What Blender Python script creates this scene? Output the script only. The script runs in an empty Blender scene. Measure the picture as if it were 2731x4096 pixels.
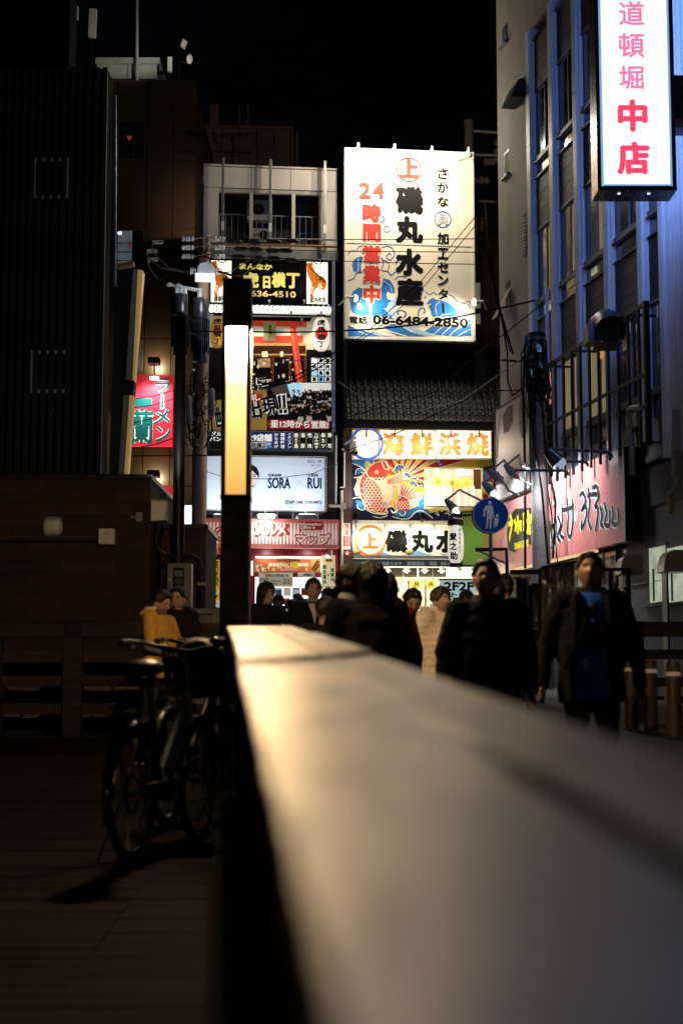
import bpy, bmesh, math, random
from mathutils import Vector, Matrix
R = math.radians
sc = bpy.context.scene
COL = sc.collection
rnd = random.Random(7)
# ------------------------------------------------------------ camera, world, exposure
TILT = math.atan(373 / 3500.0)
HC = 1.15
FPX = 6096.0
cam_d = bpy.data.cameras.new('camera')
cam_d.sensor_fit = 'VERTICAL'
cam_d.sensor_height = 36
cam_d.sensor_width = 24
cam_d.lens = FPX / 4096 * 36
cam_d.clip_start = 0.05
cam_d.clip_end = 900
cam_d.dof.use_dof = True
cam_d.dof.focus_distance = 36
cam_d.dof.aperture_fstop = 2.4
cam = bpy.data.objects.new('camera', cam_d)
COL.objects.link(cam)
cam.location = (0, 0, HC)
cam.rotation_euler = (math.pi / 2 + TILT, 0, 0)
sc.camera = cam
w = bpy.data.worlds.new('World')
sc.world = w
w.use_nodes = True
bg = w.node_tree.nodes['Background']
bg.inputs[0].default_value = (0.55, 0.68, 1.0, 1)
bg.inputs[1].default_value = 0.0012
sc.view_settings.view_transform = 'Standard'
sc.view_settings.look = 'None'
sc.view_settings.exposure = 0
sc.view_settings.gamma = 1
sc.cycles.use_denoising = True
sc.cycles.max_bounces = 6
sc.cycles.diffuse_bounces = 3
sc.cycles.glossy_bounces = 3
sc.cycles.sample_clamp_indirect = 4
sc.cycles.caustics_reflective = False
sc.cycles.caustics_refractive = False
# ------------------------------------------------------------ photo crops to rays
CR = {'z': (0, 0, 1.7417), 'a': (0, 0, .6378), 'b': (700, 500, .44643), 'c': (1300, 500, .44643),
  'd': (1950, 0, .49809), 'e': (1900, 900, .52997), 'f': (750, 980, .41454), 'g': (750, 1750, .41454),
  'h': (1300, 1650, .47832), 'i': (1900, 1850, .52997), 'j': (0, 900, .57398), 'k': (0, 1850, .57398),
  'l': (350, 2300, .48883), 'm': (950, 2200, .66964), 'n': (2000, 2150, .4662)}
_ct, _st = math.cos(TILT), math.sin(TILT)
def ray(c, x, y):
 ox, oy, s = CR[c]
 u = (ox + x * s - 1365.5) / FPX
 v = (2048 - (oy + y * s)) / FPX
 return (u, _ct - _st * v, _st + _ct * v)
def P(c, x, y, d):
 r = ray(c, x, y)
 k = d / r[1]
 return Vector((r[0] * k, d, HC + r[2] * k))
def G(y):
 return .03 * min(y, 30.0)
class Fac:
 """a vertical plane in the place: local x along it, local y into it, z up"""
 def __init__(s, x, y, a):
  s.x, s.y, s.a = x, y, a
  s.c, s.s = math.cos(a), math.sin(a)
 def L(s, c, x, y, off=0.0):
  r = ray(c, x, y)
  n = (-s.s, s.c)
  k = (off + s.x * n[0] + s.y * n[1]) / (r[0] * n[0] + r[1] * n[1])
  px, py = r[0] * k - s.x, r[1] * k - s.y
  return (px * s.c + py * s.s, HC + r[2] * k)
 def W(s, x, y, z):
  return Vector((s.x + x * s.c - y * s.s, s.y + x * s.s + y * s.c, z))
 def loc(s, p):
  px, py = p[0] - s.x, p[1] - s.y
  return Vector((px * s.c + py * s.s, -px * s.s + py * s.c, p[2]))
W0 = Fac(0, 0, 0)
AF = R(6.4)
_p = P('z', 620, 900, 38)
FA = Fac(_p.x, 38.0, AF)
_p = P('z', 960, 900, 38.7)
FB = Fac(_p.x, 38.7, AF)
_Y0 = 3500 * 9.6 / 1067
FR = Fac(9.6 - .179 * _Y0, _Y0, math.atan2(-1, .179))
FI = Fac(P('z', 350, 900, 44).x, 44.0, 0)
FW = Fac(0, 18, 0)
FD = Fac(0, 26, 0)
FS = Fac(0, 22, 0)
# ------------------------------------------------------------ materials
MATS = {}
def mat(name, col=(.5, .5, .5), rough=.6, metal=0.0, emit=0.0, ecol=None, var=.18, scale=6.0, bump=.12,
  stretch=(1, 1, 1), spec=.5, alt=None, trans=0.0, wear=0.0):
 if name in MATS:
  return MATS[name]
 m = bpy.data.materials.new(name)
 m.use_nodes = True
 nt = m.node_tree
 N, K = nt.nodes, nt.links
 b = N['Principled BSDF']
 b.inputs['Roughness'].default_value = rough
 b.inputs['Metallic'].default_value = metal
 b.inputs['Specular IOR Level'].default_value = spec
 if trans:
  b.inputs['Transmission Weight'].default_value = trans
 tc = N.new('ShaderNodeTexCoord')
 mp = N.new('ShaderNodeMapping')
 mp.inputs['Scale'].default_value = stretch
 K.new(tc.outputs['Object'], mp.inputs[0])
 nz = N.new('ShaderNodeTexNoise')
 nz.inputs['Scale'].default_value = scale
 nz.inputs['Detail'].default_value = 6
 nz.inputs['Roughness'].default_value = .62
 K.new(mp.outputs[0], nz.inputs['Vector'])
 a = alt or tuple(c * (1 - var * 1.6) for c in col)
 mx = N.new('ShaderNodeMix')
 mx.data_type = 'RGBA'
 cr = N.new('ShaderNodeMapRange')
 cr.inputs[1].default_value = .35
 cr.inputs[2].default_value = .68
 K.new(nz.outputs[0], cr.inputs[0])
 K.new(cr.outputs[0], mx.inputs[0])
 mx.inputs[6].default_value = (*col, 1)
 mx.inputs[7].default_value = (*a, 1)
 out = mx.outputs[2]
 if wear:
  n2 = N.new('ShaderNodeTexNoise')
  n2.inputs['Scale'].default_value = scale * .45
  n2.inputs['Detail'].default_value = 9
  n2.inputs['Roughness'].default_value = .75
  K.new(mp.outputs[0], n2.inputs['Vector'])
  r2 = N.new('ShaderNodeMapRange')
  r2.inputs[1].default_value = .52
  r2.inputs[2].default_value = .7
  r2.inputs[4].default_value = wear
  K.new(n2.outputs[0], r2.inputs[0])
  m2 = N.new('ShaderNodeMix')
  m2.data_type = 'RGBA'
  K.new(r2.outputs[0], m2.inputs[0])
  K.new(out, m2.inputs[6])
  m2.inputs[7].default_value = (*(c * .25 for c in col), 1)
  out = m2.outputs[2]
 K.new(out, b.inputs['Base Color'])
 rr = N.new('ShaderNodeMapRange')
 rr.inputs[3].default_value = max(0.02, rough - .12)
 rr.inputs[4].default_value = min(1, rough + .12)
 K.new(nz.outputs[0], rr.inputs[0])
 K.new(rr.outputs[0], b.inputs['Roughness'])
 if bump:
  bp = N.new('ShaderNodeBump')
  bp.inputs['Strength'].default_value = bump
  bp.inputs['Distance'].default_value = .02
  K.new(nz.outputs[0], bp.inputs['Height'])
  K.new(bp.outputs[0], b.inputs['Normal'])
 if emit:
  e = ecol or col
  mm = N.new('ShaderNodeMix')
  mm.data_type = 'RGBA'
  K.new(cr.outputs[0], mm.inputs[0])
  mm.inputs[6].default_value = (*e, 1)
  mm.inputs[7].default_value = (*(c * (1 - var) for c in e), 1)
  K.new(mm.outputs[2], b.inputs['Emission Color'])
  b.inputs['Emission Strength'].default_value = emit
 MATS[name] = m
 return m
def cmat(h, rough=.55, emit=0.0, bump=.03, var=.06, **k):
 """printed or painted colour given as an sRGB hex string"""
 def lin(v):
  v /= 255
  return v / 12.92 if v <= .04045 else ((v + .055) / 1.055) ** 2.4
 c = tuple(lin(int(h[i:i + 2], 16)) for i in (0, 2, 4))
 return mat(f'print_{h}_{emit}_{rough}', c, rough, emit=emit, bump=bump, var=var, spec=.12, **k)
# ------------------------------------------------------------ mesh builder
_glyph = {}
def glyph(s):
 if s not in _glyph:
  c = bpy.data.curves.new('g', 'FONT')
  c.body = s
  c.resolution_u = 3
  o = bpy.data.objects.new('g', c)
  m = o.to_mesh()
  vs = [(v.co.x, v.co.y) for v in m.vertices]
  fs = [tuple(p.vertices) for p in m.polygons]
  o.to_mesh_clear()
  bpy.data.objects.remove(o)
  bpy.data.curves.remove(c)
  _glyph[s] = (vs, fs)
 return _glyph[s]
class MB:
 def __init__(s):
  s.v, s.f = [], []
 def add(s, vs, fs):
  n = len(s.v)
  s.v += [tuple(p) for p in vs]
  s.f += [tuple(i + n for i in q) for q in fs]
  return s
 def box(s, x0, x1, y0, y1, z0, z1):
  v = [(x, y, z) for z in (z0, z1) for y in (y0, y1) for x in (x0, x1)]
  return s.add(v, [(0, 2, 3, 1), (4, 5, 7, 6), (0, 1, 5, 4), (2, 6, 7, 3), (0, 4, 6, 2), (1, 3, 7, 5)])
 def obox(s, c, size, M=None):
  v = [Vector(((i & 1) - .5, ((i >> 1) & 1) - .5, (i >> 2) - .5)) for i in range(8)]
  v = [Vector((p.x * size[0], p.y * size[1], p.z * size[2])) for p in v]
  if M is not None:
   v = [M @ p for p in v]
  return s.add([p + Vector(c) for p in v],
      [(0, 2, 3, 1), (4, 5, 7, 6), (0, 1, 5, 4), (2, 6, 7, 3), (0, 4, 6, 2), (1, 3, 7, 5)])
 def prism(s, pts, y0, y1):
  n = len(pts)
  v = [(x, y0, z) for x, z in pts] + [(x, y1, z) for x, z in pts]
  f = [tuple(range(n)), tuple(reversed(range(n, 2 * n)))]
  f += [(i, i + n, (i + 1) % n + n, (i + 1) % n) for i in range(n)]
  return s.add(v, f)
 def poly(s, pts, y):
  return s.add([(x, y, z) for x, z in pts], [tuple(range(len(pts)))])
 def disc(s, cx, cz, r, y, n=24, rz=None):
  rz = rz or r
  return s.poly([(cx + r * math.cos(t * math.tau / n), cz + rz * math.sin(t * math.tau / n)) for t in range(n)], y)
 def ring(s, cx, cz, r0, r1, y, n=32):
  for i in range(n):
   a, b = i * math.tau / n, (i + 1) * math.tau / n
   s.poly([(cx + r0 * math.cos(a), cz + r0 * math.sin(a)), (cx + r1 * math.cos(a), cz + r1 * math.sin(a)),
     (cx + r1 * math.cos(b), cz + r1 * math.sin(b)), (cx + r0 * math.cos(b), cz + r0 * math.sin(b))], y)
  return s
 def cyl(s, p, q, r0, r1=None, n=10, cap=True):
  return s.loft([(p, r0), (q, r0 if r1 is None else r1)], n, cap)
 def loft(s, rings, n=10, cap=True):
  """rings: (centre, radius) swept along the polyline"""
  pts = [Vector(p) for p, _ in rings]
  base = len(s.v)
  up = None
  for i, (p, r) in enumerate(rings):
   d = (pts[min(i + 1, len(pts) - 1)] - pts[max(i - 1, 0)])
   d = d.normalized() if d.length > 1e-9 else Vector((0, 0, 1))
   if up is None:
    up = Vector((0, 0, 1)) if abs(d.z) < .9 else Vector((0, 1, 0))
   a = d.cross(up)
   if a.length < 1e-5:
    a = d.cross(Vector((1, 0, 0)))
   a.normalize()
   b = a.cross(d).normalized()
   up = b
   for k in range(n):
    t = k * math.tau / n
    s.v.append(tuple(pts[i] + a * (r * math.cos(t)) + b * (r * math.sin(t))))
  for i in range(len(rings) - 1):
   for k in range(n):
    k2 = (k + 1) % n
    s.f.append((base + i * n + k, base + i * n + k2, base + (i + 1) * n + k2, base + (i + 1) * n + k))
  if cap:
   s.f.append(tuple(base + k for k in reversed(range(n))))
   e = base + (len(rings) - 1) * n
   s.f.append(tuple(e + k for k in range(n)))
  return s
 def tube(s, pts, r, n=6):
  return s.loft([(p, r) for p in pts], n)
 def capsule(s, p, q, r0, r1, n=12):
  p, q = Vector(p), Vector(q)
  d = (q - p)
  d = d.normalized() if d.length > 1e-6 else Vector((0, 0, 1))
  rs = []
  for t in (-90, -60, -30, 0):
   rs.append((p + d * r0 * math.sin(R(t)), max(r0 * math.cos(R(t)), r0 * .03)))
  for t in (0, 30, 60, 90):
   rs.append((q + d * r1 * math.sin(R(t)), max(r1 * math.cos(R(t)), r1 * .03)))
  return s.loft(rs, n)
 def ell(s, c, rx, ry, rz, n=14, m=9, M=None, fn=None):
  base = len(s.v)
  for j in range(m + 1):
   la = -math.pi / 2 + math.pi * j / m
   for i in range(n):
    lo = math.tau * i / n
    p = Vector((rx * math.cos(la) * math.cos(lo), ry * math.cos(la) * math.sin(lo), rz * math.sin(la)))
    if fn:
     p = fn(p)
    if M is not None:
     p = M @ p
    s.v.append(tuple(p + Vector(c)))
  for j in range(m):
   for i in range(n):
    i2 = (i + 1) % n
    s.f.append((base + j * n + i, base + j * n + i2, base + (j + 1) * n + i2, base + (j + 1) * n + i))
  return s
 def rings(s, rr, n=16, cap=True):
  """rr: (centre, rx, ry) horizontal ellipses stacked"""
  base = len(s.v)
  for c, rx, ry in rr:
   for k in range(n):
    t = k * math.tau / n
    s.v.append((c[0] + rx * math.cos(t), c[1] + ry * math.sin(t), c[2]))
  for i in range(len(rr) - 1):
   for k in range(n):
    k2 = (k + 1) % n
    s.f.append((base + i * n + k, base + i * n + k2, base + (i + 1) * n + k2, base + (i + 1) * n + k))
  if cap:
   s.f.append(tuple(base + k for k in reversed(range(n))))
   e = base + (len(rr) - 1) * n
   s.f.append(tuple(e + k for k in range(n)))
  return s
 def stroke(s, pts, wd, y, closed=False, smooth=True, taper=False):
  pts = [Vector((p[0], p[1])) for p in pts]
  if smooth and len(pts) > 2:
   q = []
   m = len(pts)
   rng = range(m if closed else m - 1)
   for i in rng:
    g = lambda k: pts[k % m] if closed else pts[max(0, min(m - 1, k))]
    a, b, c, d = g(i - 1), g(i), g(i + 1), g(i + 2)
    for t in (0, .25, .5, .75):
     q.append(.5 * ((2 * b) + (c - a) * t + (2 * a - 5 * b + 4 * c - d) * t * t + (3 * b - a - 3 * c + d) * t ** 3))
   if not closed:
    q.append(pts[-1])
   pts = q
  n = len(pts)
  base = len(s.v)
  for i, p in enumerate(pts):
   a = pts[(i - 1) % n] if (closed or i > 0) else p
   b = pts[(i + 1) % n] if (closed or i < n - 1) else p
   d = (b - a)
   d = d.normalized() if d.length > 1e-9 else Vector((1, 0))
   h = Vector((-d.y, d.x)) * wd * .5
   if taper:
    h *= max(.12, math.sin(math.pi * (i + .5) / n)) ** .6
   s.v.append((p.x + h.x, y, p.y + h.y))
   s.v.append((p.x - h.x, y, p.y - h.y))
  for i in range(n if closed else n - 1):
   k = (i + 1) % n
   s.f.append((base + 2 * i, base + 2 * i + 1, base + 2 * k + 1, base + 2 * k))
  return s
 def text(s, st, x0, z0, x1, z1, y, bold=0.0, shear=0.0, cell=False, flip=False, rot=0.0, n=8):
  """flat lettering fitted to the box x0..x1, z0..z1; bold is a share of the glyph height"""
  vs, fs = glyph(st)
  if not vs:
   return s
  if cell:
   a0, a1, b0, b1 = 0.0, 1.0, -.14, .86
   if len(st) == 1 and ord(st) < 256:
    a1 = max(v[0] for v in vs)
    b0, b1 = -.05, .8
  else:
   a0, a1 = min(v[0] for v in vs), max(v[0] for v in vs)
   b0, b1 = min(v[1] for v in vs), max(v[1] for v in vs)
  if flip:
   vs = [(b1 - v[1] + a0 - .0, v[0] + b0) for v in vs] if not cell else [(.9 - (v[1] + .04), 1 - v[0] - .14) for v in vs]
  b = bold * abs(z1 - z0)
  X0, X1, Z0, Z1 = x0 + b, x1 - b, z0 + b, z1 - b
  if a1 - a0 < 1e-6 or b1 - b0 < 1e-6:
   return s
  base = [((v[0] - a0) / (a1 - a0) * (X1 - X0) + X0, (v[1] - b0) / (b1 - b0) * (Z1 - Z0) + Z0) for v in vs]
  cx, cz = (x0 + x1) / 2, (z0 + z1) / 2
  if shear or rot:
   cr, sr = math.cos(rot), math.sin(rot)
   base = [(p[0] + shear * (p[1] - cz), p[1]) for p in base]
   base = [(cx + (p[0] - cx) * cr - (p[1] - cz) * sr, cz + (p[0] - cx) * sr + (p[1] - cz) * cr) for p in base]
  k = n if bold else 1
  for i in range(k):
   t = i * math.tau / k
   dx, dz = (b * math.cos(t), b * math.sin(t)) if bold else (0, 0)
   s.add([(p[0] + dx, y - i * .00012, p[1] + dz) for p in base], fs)
  return s
 def vtext(s, st, x0, z0, x1, z1, y, bold=0.0, fill=.96):
  n = len(st)
  h = (z1 - z0) / n
  for i, ch in enumerate(st):
   if ch == ' ':
    continue
   top = z1 - i * h
   s.text(ch, x0, top - h * fill, x1, top, y, bold, cell=True, flip=(ch in 'ー～'))
  return s
def smooth_mesh(me, ang=40):
 me.shade_smooth()
 try:
  me.set_sharp_from_angle(angle=R(ang))
 except Exception:
  pass
class T:
 """a thing: an Empty at its base, its parts are children; at is in the frame of the facade"""
 def __init__(s, name, label, cat, fac=W0, at=(0, 0, 0), group=None, kind=None):
  s.fac, s.at = fac, Vector(at)
  o = bpy.data.objects.new(name, None)
  o.empty_display_size = .2
  COL.objects.link(o)
  o.location = fac.W(*s.at)
  o.rotation_euler = (0, 0, fac.a)
  s.o = o
  if label:
   o['label'] = label
  if cat:
   o['category'] = cat
  if group:
   o['group'] = group
  if kind:
   o['kind'] = kind
 def part(s, name, m, mb, parent=None, smooth=None, bevel=0, kind=None, label=None):
  me = bpy.data.meshes.new(name)
  if isinstance(mb, MB):
   ax, ay, az = s.at
   me.from_pydata([(x - ax, y - ay, z - az) for x, y, z in mb.v], [], mb.f)
  else:
   me = mb
  me.materials.append(m)
  o = bpy.data.objects.new(name, me)
  COL.objects.link(o)
  o.parent = parent or s.o
  if smooth:
   smooth_mesh(me, smooth)
  if bevel:
   b = o.modifiers.new('bevel', 'BEVEL')
   b.width = bevel
   b.segments = 2
   b.limit_method = 'ANGLE'
  if kind:
   o['kind'] = kind
  if label:
   o['label'] = label
  return o
 def rect(s, c, x0, y0, x1, y1, off=0.0):
  """local x0,x1,z0,z1 of a photo rectangle lying on the plane off"""
  ym, xm = (y0 + y1) / 2, (x0 + x1) / 2
  return (s.fac.L(c, x0, ym, off)[0], s.fac.L(c, x1, ym, off)[0],
    s.fac.L(c, xm, y1, off)[1], s.fac.L(c, xm, y0, off)[1])
 def box(s, name, m, c, x0, y0, x1, y1, ya, yb, **k):
  a, b, d, e = s.rect(c, x0, y0, x1, y1, ya)
  return s.part(name, m, MB().box(a, b, ya, yb, d, e), **k)
 def art(s, c, pts, off):
  return [s.fac.L(c, x, y, off) for x, y in pts]
 def words(s, m, c, items, off, bold=.03, name='lettering', parent=None, **k):
  """items: (text, x0, y0, x1, y1[, 'v'])"""
  for it in items:
   mb = MB()
   a, b, d, e = s.rect(c, *it[1:5], off)
   if len(it) > 5 and it[5] == 'v':
    mb.vtext(it[0], a, d, b, e, off, bold)
   else:
    mb.text(it[0], a, d, b, e, off, bold, **k)
   s.part(name, m, mb, parent)
def single(name, m, mb, label, cat, at=(0, 0, 0), fac=W0, group=None, kind=None, smooth=None, bevel=0):
 me = bpy.data.meshes.new(name)
 ax, ay, az = at
 me.from_pydata([(x - ax, y - ay, z - az) for x, y, z in mb.v], [], mb.f)
 me.materials.append(m)
 o = bpy.data.objects.new(name, me)
 COL.objects.link(o)
 o.location = fac.W(*at)
 o.rotation_euler = (0, 0, fac.a)
 if kind:
  o['kind'] = kind
 else:
  o['label'] = label
  o['category'] = cat
 if group:
  o['group'] = group
 if smooth:
  smooth_mesh(me, smooth)
 if bevel:
  b = o.modifiers.new('bevel', 'BEVEL')
  b.width = bevel
  b.segments = 2
  b.limit_method = 'ANGLE'
 return o
def inst(src, name, parent, loc, rot=None, scale=None):
 o = src.copy()
 o.name = name
 COL.objects.link(o)
 o.parent = parent
 o.location = loc
 if rot is not None:
  o.rotation_euler = rot
 if scale is not None:
  o.scale = scale
 return o
def lamp(kind, loc, power, col=(1, .9, .75), target=None, size=.05, angle=90, blend=.6):
 d = bpy.data.lights.new('light', kind)
 d.energy = power
 d.color = col
 if kind in ('POINT', 'SPOT'):
  d.shadow_soft_size = size
 if kind == 'SPOT':
  d.spot_size = R(angle)
  d.spot_blend = blend
 if kind == 'AREA':
  d.shape = 'RECTANGLE'
  d.size, d.size_y = size
 o = bpy.data.objects.new('light', d)
 COL.objects.link(o)
 o.location = loc
 if target is not None:
  o.rotation_euler = (Vector(target) - Vector(loc)).to_track_quat('-Z', 'Y').to_euler()
 return o
# shared materials
M_dark = mat('dark_steel', (.012, .012, .013), .45, .6, var=.3)
M_black = mat('black_rubber', (.008, .008, .009), .55)
M_steel = mat('galvanised_steel', (.38, .38, .37), .42, .7, wear=.4)
M_grey = mat('grey_paint', (.3, .3, .29), .5, wear=.3)
M_white = mat('white_paint', (.72, .7, .66), .45, var=.06, wear=.25)
M_wire = mat('cable_sheath', (.008, .008, .009), .85, spec=.06)
M_wirel = mat('grey_cable', (.22, .22, .22), .45)
M_ceram = mat('white_porcelain', (.75, .75, .72), .2)
M_glass_d = mat('dark_glass', (.01, .012, .015), .06, spec=.8, bump=0)
M_rust = mat('rusty_iron', (.28, .12, .04), .75, .3, alt=(.1, .05, .03), scale=18)
# ============================================================ GROUND
M_pave = mat('stone_paving', (.06, .055, .05), .7, spec=.2, scale=3, wear=.5, bump=.3)
mb = MB()
ys = [-14, -6, 0, 6, 12, 18, 24, 30, 60, 140, 500]
v = []
for y in ys:
 for x in (-400, -60, -8, 0, 8, 60, 400):
  v.append((x, y, G(y) - .012))
f = [(j * 7 + i, j * 7 + i + 1, (j + 1) * 7 + i + 1, (j + 1) * 7 + i) for j in range(len(ys) - 1) for i in range(6)]
mb.add(v, f)
single('ground', M_pave, mb, None, None, kind='structure')
single('sky', mat('night_sky', (.0, .0, .0), 1, bump=0, emit=.0012, ecol=(.5, .6, 1), var=.3, scale=.01),
  MB().ell((0, 60, 0), 520, 520, 300, 32, 16), None, None, kind='structure', smooth=60)
# timber promenade deck left of the rail: every board its own piece
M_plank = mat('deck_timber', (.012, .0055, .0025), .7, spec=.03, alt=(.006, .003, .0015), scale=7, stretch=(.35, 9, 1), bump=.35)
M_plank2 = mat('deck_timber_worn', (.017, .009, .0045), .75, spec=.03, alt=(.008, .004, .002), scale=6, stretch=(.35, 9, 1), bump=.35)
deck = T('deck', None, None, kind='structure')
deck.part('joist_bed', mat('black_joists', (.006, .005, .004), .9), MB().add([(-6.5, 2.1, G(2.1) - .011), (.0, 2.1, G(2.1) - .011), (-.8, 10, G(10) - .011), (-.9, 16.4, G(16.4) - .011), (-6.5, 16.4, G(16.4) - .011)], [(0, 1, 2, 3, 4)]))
pl = None
y = 2.2
k = 0
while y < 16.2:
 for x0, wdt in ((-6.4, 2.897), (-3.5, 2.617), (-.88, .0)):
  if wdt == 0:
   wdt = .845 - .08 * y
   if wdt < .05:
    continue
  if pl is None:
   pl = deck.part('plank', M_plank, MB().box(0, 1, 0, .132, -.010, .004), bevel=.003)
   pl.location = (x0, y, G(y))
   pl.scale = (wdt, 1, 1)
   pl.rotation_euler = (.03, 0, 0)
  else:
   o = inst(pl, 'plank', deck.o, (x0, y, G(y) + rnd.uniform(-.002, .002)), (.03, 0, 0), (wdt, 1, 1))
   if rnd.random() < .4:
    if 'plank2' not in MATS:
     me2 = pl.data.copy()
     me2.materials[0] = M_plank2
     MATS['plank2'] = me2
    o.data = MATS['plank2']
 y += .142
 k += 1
# ============================================================ THE BRIDGE HANDRAIL
M_rail = mat('weathered_handrail_timber', (.62, .37, .165), .42, alt=(.30, .17, .075), scale=3.4, stretch=(2.4, .5, 1), bump=.35,
    wear=.85, spec=.36)
M_rail.node_tree.nodes['Principled BSDF'].inputs['Specular Tint'].default_value = (1, .8, .58, 1)
_nt = M_rail.node_tree
_b = _nt.nodes['Principled BSDF']
_src = _b.inputs['Base Color'].links[0].from_socket
for sc_, lo, hi, cc_, fac in ((1.7, .46, .6, (.10, .065, .035), .75), (.9, .5, .62, (.75, .38, .12), .5)):
 _n = _nt.nodes.new('ShaderNodeTexNoise')
 _n.inputs['Scale'].default_value = sc_
 _n.inputs['Detail'].default_value = 3
 _mp = _nt.nodes.new('ShaderNodeMapping')
 _mp.inputs['Scale'].default_value = (4, 1, 1)
 _mp.inputs['Location'].default_value = (sc_, 3.1 * sc_, 0)
 _nt.links.new([x_ for x_ in _nt.nodes if x_.type == 'TEX_COORD'][0].outputs['Object'], _mp.inputs[0])
 _nt.links.new(_mp.outputs[0], _n.inputs['Vector'])
 _r = _nt.nodes.new('ShaderNodeMapRange')
 _r.inputs[1].default_value, _r.inputs[2].default_value, _r.inputs[4].default_value = lo, hi, fac
 _nt.links.new(_n.outputs[0], _r.inputs[0])
 _m = _nt.nodes.new('ShaderNodeMix')
 _m.data_type = 'RGBA'
 _nt.links.new(_r.outputs[0], _m.inputs[0])
 _nt.links.new(_src, _m.inputs[6])
 _m.inputs[7].default_value = (*cc_, 1)
 _src = _m.outputs[2]
_nt.links.new(_src, _b.inputs['Base Color'])
M_post = mat('dark_handrail_post', (.05, .045, .04), .6, wear=.4)
rail = T('bridge_handrail', 'long weathered timber handrail running from the foreground to the lit lamp post', 'handrail', at=(-.2, 2, 0))
def rpt(s, y, dz=0.0):
 """a point on the handrail: s metres from its left edge, y metres ahead"""
 x = .035 - .08 * y + s
 crest = max(0.0, y - 7.2)
 return (x, y, HC - .12 + .048 * y - .012 * crest ** 2 + dz)
def rboard(s0, s1, ysl, yel, ysr=None, yer=None, th=.06, dz=0, n=10):
 ysr = ysl if ysr is None else ysr
 yer = yel if yer is None else yer
 m = MB()
 vs = []
 for i in range(n + 1):
  t = i / n
  a, b = ysl + (yel - ysl) * t, ysr + (yer - ysr) * t
  w0 = s0(a) if callable(s0) else s0
  w1 = s1(b) if callable(s1) else s1
  vs += [rpt(w0, a, dz), rpt(w1, b, dz), rpt(w1, b, dz - th), rpt(w0, a, dz - th)]
 fs = [(0, 3, 2, 1), (4 * n, 4 * n + 1, 4 * n + 2, 4 * n + 3)]
 for i in range(n):
  for k in range(4):
   k2 = (k + 1) % 4
   fs.append((4 * i + k, 4 * i + k2, 4 * i + 4 + k2, 4 * i + 4 + k))
 return m.add(vs, fs)
gap = lambda y: .1797 - .011 * max(0, min(1, (1.34 - y) / .25))
gap2 = lambda y: .1803 + .011 * max(0, min(1, (1.34 - y) / .25))
rail.part('top_board', M_rail, rboard(0, gap, -1.0, 2.86, -1.0, 3.1, n=24), bevel=.0015)
rail.part('top_board', M_rail, rboard(gap2, .31, -1.0, 3.12, -1.0, 3.4, n=24), bevel=.0015)
prev = (2.875, 3.115, 3.135, 3.415)
for yl, dz in ((5.1, .010), (7.0, .004), (9.75, -.002)):
 d = .12 if yl < 9 else 0
 rail.part('top_board', M_rail, rboard(0, .178, prev[0], yl, prev[1], yl + d, dz=dz), bevel=.006)
 rail.part('top_board', M_rail, rboard(.182, .31, prev[2], yl + d, prev[3], yl + 2 * d, dz=dz), bevel=.006)
 prev = (yl + .018, yl + d + .018, yl + d + .018, yl + 2 * d + .018)
rail.part('beam', M_post, rboard(.02, .29, -1, 9.7, th=.16, dz=-.063, n=12))
yy = -.4
while yy < 9.9:
 p = rpt(.155, yy, -.22)
 m = MB().box(-.07, .07, -.06, .06, G(yy) - p[2], 0)
 o = rail.part('post', M_post, MB().add([(x + p[0], y + p[1], z + p[2]) for x, y, z in m.v], m.f), bevel=.01)
 yy += 2.0
for k, dz in enumerate((-.42, -.6, -.78)):
 rail.part('cross_bar', M_post, rboard(.13, .17, -1, 9.7, th=.05, dz=dz, n=6))
# stone kerb under the rail
m = MB()
vs = []
for yy in (-2, 4, 9.9):
 x = .035 - .08 * yy
 vs += [(x - .06, yy, G(yy) + .12), (x + .36, yy, G(yy) + .12), (x + .36, yy, G(yy) - .03), (x - .06, yy, G(yy) - .03)]
fs = [(0, 3, 2, 1), (8, 9, 10, 11)]
for i in range(2):
 for k in range(4):
  fs.append((4 * i + k, 4 * i + (k + 1) % 4, 4 * i + 4 + (k + 1) % 4, 4 * i + 4 + k))
single('kerb', mat('granite_kerb', (.012, .011, .01), .9, scale=30, spec=.05), m.add(vs, fs), None, None, kind='structure')
# ============================================================ THE LIT LAMP POST
LY = 10.35
c = P('z', 543.5, 1000, LY)
lx = c.x
gz = G(LY)
M_lpost = mat('weathered_grey_lamp_steel', (.34, .33, .31), .55, .2, alt=(.12, .115, .11), scale=9, wear=.8, bump=.2)
lp = T('street_lamp', 'square grey steel lamp post with tall glowing orange panel at the end of the handrail', 'street lamp', at=(lx, LY, gz))
ztop = P('z', 543, 647, LY).z
zg1 = P('z', 543, 762, LY).z
zg0 = P('z', 543, 1139, LY).z
hw = .098
lp.part('column', M_lpost, MB().box(lx - hw, lx + hw, LY - hw, LY + hw, gz, zg0 - .03), bevel=.008)
lp.part('head', M_lpost, MB().box(lx - hw, lx + hw, LY - hw, LY + hw, zg1 + .012, ztop - .012), bevel=.008)
lp.part('cap', M_dark, MB().box(lx - hw - .004, lx + hw + .004, LY - hw - .004, LY + hw + .004, ztop - .012, ztop), bevel=.003)
lp.part('collar', M_dark, MB().box(lx - hw - .004, lx + hw + .004, LY - hw - .004, LY + hw + .004, zg0 - .035, zg0), bevel=.003)
for sx in (-1, 1):
 for sy in (-1, 1):
  cx, cy = lx + sx * (hw - .013), LY + sy * (hw - .013)
  lp.part('corner_frame', M_lpost, MB().box(cx - .014, cx + .014, cy - .014, cy + .014, zg0, zg1 + .012))
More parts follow.
